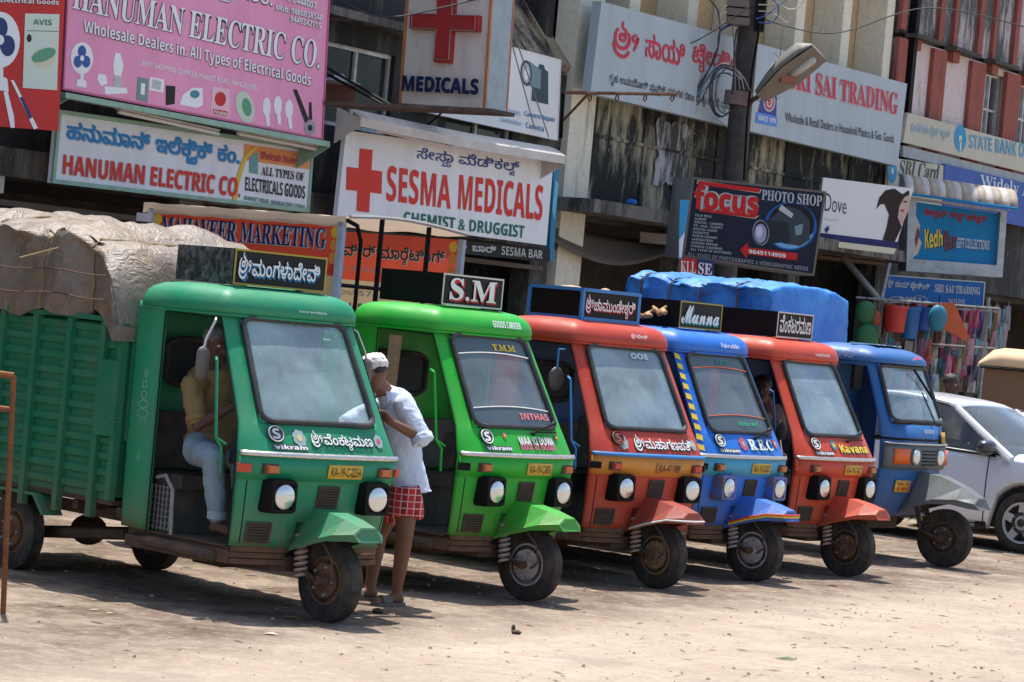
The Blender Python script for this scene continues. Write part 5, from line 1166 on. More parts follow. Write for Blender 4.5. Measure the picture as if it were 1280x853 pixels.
s.text('ಕೇದ್‌ಕಾರ್ ಗಿಫ್ಟ್ ಕಲೆಕ್ಷನ್'.replace('\u200c', ''), [(1156, 260), (1233, 270), (1233, 282), (1155.5, 273)], redv, .008, so=.02, sh=ink('dark_rim', (.05, .03, .05)), sd=(.6, .6)); s.text(bold('Kedh'), [(1155.5, 285), (1178.5, 288), (1178, 308), (1156, 312)], ink('title_yellow', (.72, .58, .12)), .02, sh=blk, sd=(1.2, .8)); s.text(bold('Kar'), [(1179, 287), (1195, 292.6), (1194.6, 309), (1180.6, 315)], ink('title_brown', (.20, .07, .07)), .02, sh=blk, sd=(.8, .8)); s.text(bold('GIFT COLLECTIONS'), [(1196, 297), (1237, 301), (1236.4, 313), (1195.4, 310)], ink('pale_blue_text', (.52, .60, .68)), .01, sh=nav, sd=(.6, .6))
s.poly([(1144, 268), (1150, 282), (1148, 296), (1152, 304), (1147, 318), (1141, 322)], ink('skin_cream', (.62, .52, .42)), .004); s.poly([(1147, 282), (1150, 292), (1145, 310), (1143, 300)], ink('title_brown', (.20, .07, .07)), .006)

s = Sign('trading_signboard', 'small blue board with white lettering hanging over the red and blue buckets', 'signboard', [(1107.4, 343.5), (1231.7, 352.4), (1229.4, 384.5), (1103.2, 377.5)], 1.3, nrm=V((.06, -1, 0)), face=board('board_blue', (.02, .14, .42)), edge=(palegr, .02))
s.text('ಶ್ರೀ ಸಾಯಿ ಟ್ರೇಡಿಂಗ್', [(1110, 347), (1162.3, 352.5), (1161.8, 365.3), (1109.5, 362)], palegr, .03); s.text(serif('SRI SAI TRADING'), [(1168.9, 355), (1225.6, 359.5), (1224.7, 369), (1168.4, 365.5)], palegr, .02); s.text('1ನೇ ಮಹಡಿ', [(1123.8, 369.6), (1144.7, 371), (1144.7, 376.6), (1123.8, 375.4)], palegr, .03); s.text(bold('1st FLOOR'), [(1185.3, 373), (1206, 374.5), (1206, 380.2), (1185.3, 378.8)], palegr, 0)

# sagging awnings under the ledge
tarp = mat('brown_canvas', (.14, .11, .09), rough=.85, dirt=.5, scale=3, bmp=.2)
for lab, q4, zz in (('faded brown cloth awning sagging under the stained ledge', [(690, 300), (846, 312), (843, 296), (700, 280)], 1), ('torn grey awning flap just under the stained ledge', [(692, 258), (735, 282), (720, 290), (690, 270)], 0)):
    t = thing('cloth_awning', lab, 'awning', at(*q4[0], 38)); mb = WB(); A4 = [at(*q4[0], 37.6), at(*q4[1], 40.4), at(*q4[2], 41.5), at(*q4[3], 38.6)]
    mb.grid(lambda u, v: (A4[0] * (1 - u) + A4[1] * u) * (1 - v) + (A4[3] * (1 - u) + A4[2] * u) * v - V((0, 0, .28 * zz * math.sin(math.pi * u) * (1 - v * .6))), 16, 5); mb.put('cloth', tarp, t, solid=.01)
t = thing('cardboard_box', 'pale crumpled box lying on the cloth awning', 'box', at(815, 300, 40.2)); mb = WB(); p = at(818, 300, 40.4); mb.box(p.x - .22, p.x + .24, p.y - .2, p.y + .2, p.z - .06, p.z + .09); mb.put('carton', mat('dusty_carton', (.42, .38, .34), rough=.8, dirt=.4), t)
t = thing('plastic_bag', 'scrap of bright blue plastic lying on the stained ledge', 'bag', at(790, 254, 39.8)); mb = WB(); mb.ell(at(789, 253, 39.6), (.09, .06, .05), None, 7, 5); mb.put('bag', ink('bag_blue', (.03, .2, .6)), t)

# ---------------- pole, lamp, wires ----------------
PY = 40.6; pb = at(917, 226, PY); pt = at(939, 0, PY); dirp = (pt - pb).normalized(); base = pb - dirp * (pb.z / dirp.z); top = pb + dirp * ((8.2 - pb.z) / dirp.z)
t = thing('electric_pole', 'dark leaning electricity pole with brown insulator blocks and looped service wires', 'pole', base)
mb = WB(); mb.tube([base, pb, top], [.20, .17, .145], 12); mb.put('shaft', mat('sooty_pole', (.05, .045, .042), rough=.85, dirt=.5, dcol=(.12, .10, .09), scale=7, bmp=.3), t)
for y in (6, 17, 28):
    for dx in (-14, ): mb = WB(); c0 = at(935 + dx + 6, y, PY - .28); mb.box(c0.x - .21, c0.x + .1, c0.y - .16, c0.y + .2, c0.z - .05, c0.z + .05); mb.put('insulator', mat('brown_ceramic', (.16, .11, .09), rough=.35, dirt=.4), t)
mb = WB(); c0 = at(949, 18, PY - .1); mb.box(c0.x - .05, c0.x + .08, c0.y - .1, c0.y + .1, c0.z - .25, c0.z + .35); mb.put('junction_box', black, t)
mb = WB(); c0 = at(923, 122, PY); mb.tube([at(921.5, 132, PY), at(924, 115, PY)], .205, 12); mb.put('clamp_band', mat('pinkish_clamp', (.24, .17, .16), rough=.7, dirt=.5), t)
mb = WB(); mb.tube([at(950, 30, PY - .25), at(940, 90, PY - .3), at(934, 150, PY - .3), at(930, 226, PY - .3)], .02, 6); mb.put('riser_cable', black, t)
cols = {'k': mat('cable_black', (.02, .02, .022), rough=.5, dirt=.3), 'w': mat('cable_cream', (.5, .42, .34), rough=.5, dirt=.2), 'b': mat('cable_blue', (.03, .09, .32), rough=.45, dirt=.1), 't': mat('cable_teal', (.03, .2, .22), rough=.5, dirt=.1), 'g': mat('cable_grey', (.22, .21, .2), rough=.5)}
def curve(pts, Y, k=8):
    P = [V((p[0], p[1], 0)) for p in pts]; P = [P[0]] + P + [P[-1]]; o = []
    for i in range(1, len(P) - 2):
        for j in range(k):
            u = j / k; a, b_, c_, d_ = P[i - 1:i + 3]; q = .5 * ((2 * b_) + (c_ - a) * u + (2 * a - 5 * b_ + 4 * c_ - d_) * u * u + (3 * b_ - a - 3 * c_ + d_) * u ** 3); o.append(at(q.x, q.y, Y))
    o.append(at(pts[-1][0], pts[-1][1], Y)); return o
W = [('k', [(887, 0), (898, 16), (899, 50), (893, 70), (880, 100), (858, 135)], 1.0), ('k', [(917, 30), (900, 40), (897, 62), (888, 84), (870, 112), (856, 137)], 1.3), ('w', [(930, 2), (908, 8), (900, 22), (898, 40)], .8), ('w', [(917, 15), (905, 17), (902, 24)], .8),
     ('k', [(921, 36), (918, 60), (917, 100), (915, 118)], 1.3), ('g', [(915, 26), (918, 70), (919, 116)], .8), ('b', [(916, 29), (902, 35), (900, 45)], .8),
     ('k', [(916, 84), (900, 82), (889, 100), (888, 128), (895, 144), (905, 145), (913, 138)], 1.3), ('k', [(918, 90), (905, 84), (893, 95), (890, 118), (893, 138), (903, 147)], 1.2), ('b', [(914, 88), (896, 84), (880, 104), (872, 120), (859, 135)], .9), ('t', [(912, 86), (893, 88), (876, 112), (857, 136)], .9), ('w', [(922, 96), (908, 80), (895, 84), (884, 100), (872, 138), (864, 143), (859, 138)], .6), ('w', [(926, 100), (912, 82), (900, 80)], .7), ('g', [(925, 112), (922, 95), (915, 86), (906, 84)], .7), ('w', [(930, 112), (926, 96), (918, 86)], .6), ('w', [(938, 114), (930, 98), (922, 88)], .6),
     ('k', [(918, 96), (902, 92), (886, 108), (876, 126), (866, 134)], .8), ('g', [(920, 88), (900, 86), (878, 108), (862, 130), (852, 140)], .6), ('t', [(914, 92), (898, 92), (882, 110), (868, 128)], .6), ('k', [(921, 90), (908, 86), (897, 100), (895, 124), (901, 140), (912, 142)], .7), ('g', [(928, 98), (918, 84), (906, 88), (896, 104), (893, 126)], .5),
     ('b', [(945, 24), (960, 18), (975, 6), (983, 0)], .9), ('b', [(948, 28), (962, 29), (972, 20), (972, 6), (966, 0)], .9), ('w', [(948, 6), (962, 6), (972, 3)], .9), ('w', [(948, 14), (966, 14), (972, 8)], .8), ('w', [(956, 19), (970, 19), (983, 28), (986, 22), (980, 8)], .8), ('w', [(974, 6), (988, 12), (1000, 8), (1006, -2)], 1.0), ('g', [(979, 30), (976, 60), (974, 72), (968, 66)], .35), ('g', [(940, 120), (952, 128), (968, 128), (976, 120)], .35), ('g', [(891, 147), (900, 152), (910, 160)], .4), ('k', [(868, 0), (840, 14), (800, 30)], .0)]
for c_, pts, r in W:
    if r: mb = WB(); mb.tube(curve(pts, PY - .32), .008 * r + .003, 5); mb.put('service_wire', cols[c_], t)
t = thing('street_lamp', 'grey cobra-head street lamp on a short arm from the leaning pole', 'street lamp', at(938, 132, PY))
mb = WB(); mb.tube([at(932, 138, PY), at(940, 126, PY - .2), at(952, 118, PY - .5)], .035, 8); mb.put('arm', rust, t)
mb = WB(); a = at(950, 122, PY - .5); b_ = at(1024, 66, PY - .75); ax = (b_ - a).normalized(); L = (b_ - a).length; upv = V((-ax.z, 0, ax.x)); upv = (upv - ax * upv.dot(ax)).normalized(); upv = upv * .80 + V((0, .60, 0)); upv = (upv - ax * upv.dot(ax)).normalized(); sd = ax.cross(upv)
def hp(u, v):
    w_ = .13 + .16 * math.sin(min(1, u * 1.6) * math.pi / 2) - .05 * max(0, u - .8) * 5; h = .12 + .20 * math.sin(min(1, u * 1.25) * math.pi / 2) - .20 * max(0, u - .85) / .15
    an = math.pi * v; return a + ax * (L * u) + sd * (w_ * math.cos(an)) + upv * (h * math.sin(an))
mb.grid(hp, 12, 10); mb.add([hp(0, k / 10) for k in range(11)], [tuple(range(11))]); mb.add([hp(1, k / 10) for k in range(11)], [tuple(range(11))[::-1]]); mb.put('lamp_housing', mat('lamp_tin', (.20, .195, .18), rough=.55, metal=.2, dirt=.5), t, solid=.01)
mb = WB(); mb.add([hp(u_, v_) - upv * .02 for u_, v_ in ((0, 0), (.5, 0), (1, 0), (1, 1), (.5, 1), (0, 1))], [tuple(range(6))]); mb.put('reflector_tray', mat('lamp_inside', (.20, .17, .15), rough=.6, dirt=.5), t)
mb = WB(); mb.cap(a + ax * L * .55 - upv * .03, a + ax * L * .85 - upv * .03, .05, .07); mb.put('bulb', mat('dusty_bulb', (.5, .48, .44), rough=.3), t); mb = WB(); p = a + ax * L * .45 - upv * .045; mb.box(p.x - .1, p.x + .1, p.y - .06, p.y + .06, p.z - .05, p.z + .05); mb.put('lamp_holder', mat('red_holder', (.35, .10, .06), rough=.6), t)
# bracket rail with hooks on the column
t = thing('hook_rail', 'rusty rail with hanging hooks fixed to the cream column', 'rail', at(706, 116, 37)); mb = WB(); A, B_ = at(704, 116, 36.8), at(845, 118, 37.4)
mb.tube([A, B_], .025, 6); mb.put('rail_bar', rust, t); mb = WB(); mb.tube([A, at(701, 172, 37.3)], .025, 6); mb.put('rail_bar', black, t)
for p, q_ in (((735, 118), (703, 152)),): mb = WB(); mb.tube([at(*p, 36.9), at(*q_, 37.3)], .018, 6); mb.put('rail_stay', rust, t)
for x in (737, 771, 806, 840): mb = WB(); mb.tube([at(x, 118, 37.0), at(x - 2, 124, 37), at(x, 127, 37), at(x + 2, 124, 37), at(x + 2, 119, 37)], .012, 5); mb.put('hook', rust, t)
for i, (x0, y0, x1, y1) in enumerate(((636, 40, 668, 160), (642, 40, 686, 172))):
    t = thing('stay_wire', 'thin grey wire hanging in front of the camera board, ' + ('nearer the box sign' if i == 0 else 'farther from the box sign'), 'wire', at(x0, y0, 35.5), 0, 'wires in front of the camera board'); mb = WB(); mb.tube([at(x0, y0 - 60, 35.5), at(x0, y0, 35.5), at(x1, y1, 36)], .008, 4); mb.put('wire', cols['g'], t)

for i, (pts, Y, lab) in enumerate((([(395, -20), (470, 20), (560, 8), (700, -30)], 33.0, 'thin cable drooping past the top of the red-cross box sign'), ([(940, 20), (1040, 42), (1160, 10), (1290, 36)], 42.0, 'thin cable running from the pole across the pale pink building'), ([(938, 8), (850, 60), (760, 62), (640, -10)], 40.0, 'thin cable drooping from the pole over the long pale signboard'))):
    t = thing('overhead_cable', lab, 'cable', at(*pts[0], Y), 0, 'overhead cables'); mb = WB(); mb.tube(curve(pts, Y), .010, 5); mb.put('cable', cols['k'], t)
# ---------------- the row of three-wheelers ----------------
g1 = paint('paint_sea_green', (.004, .23, .105)); g2 = paint('paint_leaf_green', (.006, .36, .018)); r3 = paint('paint_brick_red', (.47, .040, .016)); b4 = paint('paint_sky_blue', (.006, .15, .60)); r5 = paint('paint_orange_red', (.54, .050, .016))
g1d = paint('paint_sea_green_load', (.012, .17, .085)); b3 = mat('paint_dark_blue', (.01, .07, .22), rough=.5, dirt=.3); orb = paint('paint_orange_belt', (.62, .24, .03)); cyb = paint('paint_cyan_belt', (.05, .33, .50))
bltrim = mat('blue_trim', (.03, .20, .50), rough=.4, dirt=.2); wtx = ink('paint_white', (.72, .74, .74)); dsh = ink('paint_shadow', (.02, .05, .04)); bsh = ink('paint_blue_shadow', (.02, .15, .30)); pkx = ink('paint_pink', (.62, .10, .22)); yel = ink('paint_yellow', (.75, .55, .05))
gold = ink('gold_border', (.36, .29, .05)); whb = ink('white_border', (.60, .58, .56)); rim_w = mat('white_painted_rim', (.46, .42, .42), rough=.7, dirt=.6, dcol=(.16, .1, .07), scale=16)
petal1 = ink('petal_grey', (.28, .36, .38)); petal2 = ink('petal_rose', (.50, .10, .12)); heart = ink('petal_heart', (.55, .48, .25)); rhub = mat('tan_rusty_rim', (.26, .16, .08), rough=.8, dirt=.6, scale=14)
def hood_txt(t, y0, y1, z0, z1, face=None, sh=None, off=.012):
    return [(t, y0 + .007, y1 + .007, z0 - .007, z1 - .007, sh or dsh, off + .02, .008), (t, y0, y1, z0, z1, face or wtx, off, .013)]
S1 = dict(body=g1, cargo=g1d, number='KA-19-C-2254', board=(.39, gold), guard=1, steer=0, em=0, hood=hood_txt('ಶ್ರೀವೆಂಕಟ್ರಮಣ', -.13, .40, 1.085, 1.20), flowers=[(-.22, 1.15, .055, petal1, heart), (.47, 1.15, .045, petal1, petal2)],
          boardtext=[('ಶ್ರೀಮಂಗಳಾದೇವಿ', -.88, .86, .10, .86, bsh, .035), ('ಶ್ರೀಮಂಗಳಾದೇವಿ', -.92, .84, .16, .92, wtx, .014)], browtext=[('sooryodaya', -.02, .22, 1.945, 1.965, palegr)],
          boardm=mat('flaking_black_board', (.012, .012, .013), rough=.5, dirt=.32, dcol=(.42, .42, .42), scale=22), mirrors=((-1, 0), (1, 0)), wiper=0)
S2 = dict(glass=clearglass, body=g2, number='KA-19-C-876', board=(.35, whb), emc=ink('emblem_white', (.7, .72, .7)), hub=rim_w, spring=mat('white_spring', (.42, .36, .32), rough=.6, dirt=.5), refl=black,
          hood=hood_txt(bold('MAA KI DUWA'), -.06, .36, 1.12, 1.175, wtx, pkx, .0) + [(bold('MAA KI DUWA'), -.06, .36, 1.085, 1.115, pkx, .0, .012)], flowers=[(-.20, 1.18, .022, petal2, yel), (.43, 1.18, .022, petal2, yel)],
          boardtext=[(serif('S.M'), -.74, .80, .12, .82, redv, .03), (serif('S.M'), -.78, .76, .18, .88, wtx, .01)], browtext=[(bold('GOODS CARRIER'), -.02, .32, 1.96, 2.01, wtx)],
          strips=[(.78, .975, 0, ('pin_white', (.75, .75, .75))), (.03, .20, 0, ('pin_white', (.75, .75, .75)))], glasstext=[(serif('T.M.M'), .50, .80, .84, .91, yel, .02, False), (bold('INTHAS'), .56, .92, .10, .17, ink('sticker_red', (.75, .2, .2)), 0, False)], mirrors=())
S3 = dict(body=r3, number='KA-47-989', board=(.33, ink('board_blue2', (.03, .20, .50))), belt=orb, trim=bltrim, rod=bltrim, boardframe=bltrim, inside=b3, hub=rhub, refl=black, ind=redlens, cargo=b3, badge=0, plate=orb, emc=r3,
          hood=hood_txt('ಶ್ರೀಮಹಾಗಣಪತಿ', -.24, .46, 1.075, 1.20), flowers=[(-.36, 1.14, .06, petal1, heart), (.50, 1.14, .045, petal1, heart)],
          boardtext=[('ಶ್ರೀಚಾಮುಂಡೇಶ್ವರಿ', -.88, .86, .08, .82, redv, .02), ('ಶ್ರೀಚಾಮುಂಡೇಶ್ವರಿ', -.92, .84, .12, .86, wtx, .01)], browtext=[('ಶ್ರೀದೇವಿ', .02, .22, 1.965, 2.01, wtx), ('maisandra', -.02, .28, 1.935, 1.95, dsh)], mirrors=((-1, 1),), wiper=0,
          glasstext=[(bold('OO8'), .55, .78, .86, .93, ink('sticker_pale', (.5, .6, .62)), .02, False)], lip=((0.0, whb),), fender=paint('paint_dark_brick', (.32, .03, .018)))
S4 = dict(glass=clearglass, body=b4, number='KA-19-D-207', board=(.32, gold), belt=cyb, lamp=b4, emc=ink('emblem_white', (.7, .72, .7)), hub=rim_w, spring=rim_w, refl=black,
          hood=hood_txt(serif('R.E.C'), .0, .38, 1.10, 1.19, wtx, ink('paint_green', (.03, .3, .2)), .02), flowers=[(-.08, 1.15, .055, petal2, petal1), (.46, 1.16, .04, petal2, heart)],
          boardtext=[(script('Munna'), -.90, .88, .12, .80, ink('munna_green', (.02, .25, .2)), .03), (script('Munna'), -.94, .84, .18, .86, wtx, .015)], browtext=[('Fakruddin', .0, .28, 1.955, 1.995, wtx)],
          strips=[(.80, .975, 0, ('pin_red', (.62, .16, .08))), (.03, .20, 0, ('pin_red', (.62, .16, .08)))], glasstext=[(bold('M.R.F'), .45, .66, .87, .92, ink('sticker_green', (.02, .28, .14)), 0, True), ('Fakruddin', .45, .78, .10, .16, ink('sticker_green2', (.03, .42, .20)), .01, True)], mirrors=(), lip=((.028, redlens), (.012, yel)))
S5 = dict(body=r5, number='KA-19-C-427', board=(.30, whb), refl=r5, emc=ink('emblem_white', (.7, .72, .7)), hood=hood_txt(bold('Kavana'), -.04, .46, 1.10, 1.17, yel, ink('paint_teal', (.02, .2, .25)), .02), flowers=[(-.12, 1.16, .045, ink('petal_teal', (.03, .22, .28)), yel)],
          boardtext=[('ವೆಂಕಟರಮಣ', -.88, .86, .16, .86, dgrey, .03), ('ವೆಂಕಟರಮಣ', -.88, .86, .20, .90, wtx, .012)], browtext=[('vashavi', .0, .26, 1.95, 1.985, palegr)], mirrors=((-1, 2),), inside=b3, rod=b3)
TR = [('sea-green three-wheeler with a tarpaulin-covered load and its driver in khaki', (-.98, 17.81), 45.9, S1), ('bright leaf-green three-wheeler with S.M on its black roof board', (.32, 20.34), 39.0, S2),
      ('brick-red three-wheeler with an orange belt and blue-framed roof board', (1.36, 22.29), 45.6, S3), ('sky-blue three-wheeler with yellow pillar stripes and a script name board', (2.26, 23.78), 38.5, S4),
      ('orange-red three-wheeler with a moustached driver looking out', (3.22, 25.17), 38.5, S5)]
trucks = []
for lab, G, psi, S in TR: trucks.append(three_wheeler(lab, G, psi, None, S))
def loc(i, x, y, z):
    G, psi = TR[i][1], TR[i][2]; a = R(psi); return V((G[0] + x * math.cos(a) + y * math.sin(a), G[1] - x * math.sin(a) + y * math.cos(a), z))
mb = MB(); mb.box(-1.72, -1.50, -.735, -.722, 1.02, 1.52); mb.tube([(-1.53, -.745, 1.12), (-1.47, -.745, 1.12)], .008, 6); mb.build('side_hatch', g1d, trucks[0][0])
# painted scroll on the rear pillar of the sea-green one
mb = MB()
for k, (dz, w_) in enumerate(((.26, .012), (.19, .02), (.12, .028), (.06, .05), (0, .062), (-.06, .05), (-.12, .028), (-.20, .02), (-.28, .012))):
    pts = [(-1.29 + w_ * math.cos(R(q * 45)), -.668, 1.20 + dz + .028 * math.sin(R(q * 45))) for q in range(8)]; mb.tube(pts, .0035, 4, closed=True)
mb.build('painted_scroll', ink('paint_mint', (.35, .55, .45)), trucks[0][0])
# yellow dashes up the pillar of the blue one
for k in range(10):
    z = 1.08 + k * .082; mb = MB(); c_ = []
    for zz, dd in ((z, 0), (z + .045, .012)):
        xf, xc, wc, wr = CAB.row(zz); xc -= .0; a = V((CAB.fx(wc * .90, zz).x + .006, -wc * .90 - .004, zz)); b_ = V((CAB.fx(wc * .975, zz).x + .004, -wc * .975 - .008, zz + .015)); c_ += [a, b_]
    mb.add([c_[0], c_[1], c_[3], c_[2]], [(3, 2, 1, 0), (0, 1, 2, 3)][:1]); mb.build('yellow_dash', yel, trucks[3][0])
# golden cloth bundle on the blue one's rack
t = thing('cloth_bundle', 'crumpled golden cloth and dark rope on the rack behind the script name board', 'cloth', loc(3, -1.1, -.42, 2.12)); mb = WB(); rn = random.Random(5)
for k in range(9): p = loc(3, -1.35 + .05 * k, -.40 + rn.uniform(-.03, .04), 2.15 + .008 * k + rn.uniform(-.02, .03)); mb.cap(p, p + V((rn.uniform(-.06, .06), rn.uniform(-.06, .06), rn.uniform(-.02, .07))), .028, .018, 8)
o = mb.put('folds', mat('golden_cloth', (.38, .21, .07), rough=.5, dirt=.4, dcol=(.05, .05, .06), scale=9), t); remesh(o, .014, 1, .02, .04)
t = thing('timber_plank', 'raw timber plank standing in the doorway of the leaf-green three-wheeler', 'plank', loc(1, -1.09, -.60, .5))
mb = WB(); a, b_ = loc(1, -1.10, -.56, .46), loc(1, -1.02, -.60, 1.84); u = (loc(1, 1, 0, 0) - loc(1, 0, 0, 0)) * .035; v_ = (loc(1, 0, 1, 0) - loc(1, 0, 0, 0)) * .03
mb.hexa([a - u - v_, a + u - v_, a + u + v_, a - u + v_], [b_ - u - v_, b_ + u - v_, b_ + u + v_, b_ - u + v_]); mb.put('plank', woodm, t)
for k, (x, y) in enumerate(((-1.35, .05), (-1.1, .2))):
    t = thing('round_bundle', ('tan rolled rope lying in the blue-framed rack' if k == 0 else 'small pale round bundle in the blue-framed rack'), 'bundle', loc(2, x, y, 2.12)); mb = WB()
    mb.ell(loc(2, x, y, 2.22), (.22, .12, .14) if k == 0 else (.09, .09, .14)); o = mb.put('bundle', mat('tan_cloth', (.5, .36, .22), rough=.9, dirt=.4, scale=12), t)

# ---------------- tarpaulins ----------------
def tarpaulin(i, lab, m, X0, X1, hw, zb, zt, seed, amp, lip=None, group=None, ropes=(), tmat=None, root=None, locf=None, crn=.10, ek=5, endd=.30, fct=.07):
    lf = locf or (lambda x, y, z: loc(i, x, y, z)); r = thing('tarpaulin', lab, 'tarpaulin', lf(0, 0, 0)); mb = WB()
    def f(u, v):
        x = X0 + (X1 - X0) * u; xe = min(1, (1 - abs(2 * u - 1)) * 5); 
        zt_ = zt(u); zb_ = zb(u, v)
        a = v * 2 - 1                                # -1 near hem .. 1 far hem
        k = abs(a)
        if k > .48: t = (1 - k) / .52; y = hw * (1.0 + .05 * math.sin(u * 17 + seed)); z = zb_ + (zt_ - crn - zb_) * t
        else:
            t = k / .48; y = hw * min(1, t * 1.05); z = zt_ - .10 * t ** 4
        yy = math.copysign(y, a)
        endk = (1 - min(1, (1 - abs(2 * u - 1)) * ek)) ** 3; xx = x
        z -= endd * endk * (1 if k < .48 else max(0, (z - zb_) / (zt_ - zb_)))
        P = V((xx * 1.7, yy * 2, z * 2.2 + seed)); n_ = noise.noise_vector(P * 1.3) * amp + noise.noise_vector(P * 3.1) * amp * .55 + noise.noise_vector(P * 7) * amp * .25
        rd = .45 * (1 - abs(noise.noise(V((xx * 2.2 + z * 1.6, yy * 2.0, seed + z)))) * 2) + .45 * (1 - abs(noise.noise(V((xx * 5 - z * 4.5, yy * 4.0, seed + z * 3)))) * 3) + .3 * (1 - abs(noise.noise(V((xx * 9 + z * 8, yy * 9.0, seed)))) * 3); n_ = n_ + V((0, math.copysign(1, a) * rd * amp * .5 if k > .4 else 0, rd * amp * .45 if k < .5 else 0))
        vd = noise.voronoi(V((xx * 3.1, yy * 3.1, z * 3.6 + seed)))[0]; vd2 = noise.voronoi(V((xx * 7, yy * 7, z * 8 + seed)))[0]; q = (vd[1] - vd[0]) * fct + (vd2[1] - vd2[0]) * fct * .4; n_ += V((0, math.copysign(q, a) if k > .42 else 0, q if k < .52 else 0))
        for xr in ropes:
            if abs(xx - xr) < .22: q = (1 - abs(xx - xr) / .22) ** 1.5 * .065; n_ -= V((0, math.copysign(q, a) if k > .4 else 0, q if k < .55 else 0))
        return lf(xx + n_.x * .7, yy + n_.y, z + n_.z * .8)
    mb.grid(f, 110, 96); 
    for uu in (0, 1):
        vs = [f(uu, k / 96) for k in range(97)]; c0 = (vs[0] + vs[96]) / 2 + (lf(.05 if uu else -.05, 0, 0) - lf(0, 0, 0))
        def g(u, v, vs=vs, c0=c0):
            k = min(96, int(round(u * 96))); p = vs[k].lerp(c0, v); q = noise.noise_vector(p * 2.5) * amp * (1 - (2 * v - 1) ** 2) if 0 < v < 1 else V((0, 0, 0)); return p + q
        mb.grid(g, 96, 8, flip=(uu == 0))
    o = mb.put('sheet', m, r, sharp=70)
    for xr in ropes:
        mb = WB(); u = (xr - X0) / (X1 - X0); mb.tube([f(u, k / 48) + V((0, 0, 0)) + (lf(0, -1 if k < 24 else 1, 0) - lf(0, 0, 0)) * .012 + V((0, 0, .008)) for k in range(49)], .009, 5); mb.put('rope', tmat or ropem, r)
    return r, f
tm, tn_, tb = new_mat('silvered_tarpaulin'); tt = tex(tn_, 2.2, 8, .7); t2 = tex(tn_, 7, 8, .7, off=(4, 4, 4)); 
cc = mix(tn_, ramp(tn_, tt, ((.38, 0), (.62, 1))), (.20, .175, .145), (.22, .155, .095)); cc = mix(tn_, ramp(tn_, t2, ((.45, 0), (.72, .75))), cc, (.14, .10, .075))
tn_.links.new(cc, tb.inputs['Base Color']); tb.inputs['Roughness'].default_value = .42; vz = N(tn_, 'ShaderNodeTexVoronoi'); vz.feature = 'DISTANCE_TO_EDGE'; vz.inputs['Scale'].default_value = 12; tcz = N(tn_, 'ShaderNodeTexCoord'); nz = N(tn_, 'ShaderNodeVectorMath', operation='ADD'); tn_.links.new(tcz.outputs['Object'], nz.inputs[0]); n3 = N(tn_, 'ShaderNodeTexNoise'); n3.inputs['Scale'].default_value = 3; tn_.links.new(tcz.outputs['Object'], n3.inputs['Vector']); tn_.links.new(n3.outputs['Color'], nz.inputs[1]); tn_.links.new(nz.outputs[0], vz.inputs['Vector']); az = N(tn_, 'ShaderNodeMath', operation='ADD'); tn_.links.new(vz.outputs['Distance'], az.inputs[0]); tn_.links.new(tex(tn_, 13, 8, .75), az.inputs[1]); bump(tn_, tb, az.outputs[0], .5, .022)
def zt1(u): return 2.36 + .06 * math.sin(u * 9) + .10 * math.sin(u * 3.1) - .30 * max(0, u - .70) / .30
def zb1(u, v): return (1.80 + .025 * math.sin(u * 23) + .03 * math.sin(u * 9) - (.13 * max(0, (u - .85) / .15))) if v < .5 else 1.7
rt, f1 = tarpaulin(0, 'crumpled silver-brown tarpaulin roped over the load of the sea-green three-wheeler', tm, -3.95, -1.50, .755, zb1, zt1, 3.0, .038, fct=.03, ropes=(-3.2, -2.45, -1.95))
for z_ in (1.92, 2.08): mb = WB(); mb.tube([loc(0, -3.8 + 2.2 * k / 30, -.835 - .008 * math.sin(k), z_ - .01 * math.sin(k * .5)) for k in range(31)], .005, 4); mb.put('rope', mat('rope_red', (.09, .045, .03), rough=.9), rt)
mb = WB(); mb.tube([loc(0, -2.62 + .03 * k, -.83, 2.14 + .006 * k) for k in range(16)], .007, 5); mb.put('rope', ropem, rt)
bt, bn, bb = new_mat('blue_tarpaulin'); c_ = mix(bn, ramp(bn, tex(bn, 3, 7, .7), ((.4, 0), (.7, 1))), (.008, .15, .52), (.04, .27, .66)); bn.links.new(c_, bb.inputs['Base Color']); bb.inputs['Roughness'].default_value = .5; bump(bn, bb, tex(bn, 9, 8, .7), .5, .03)

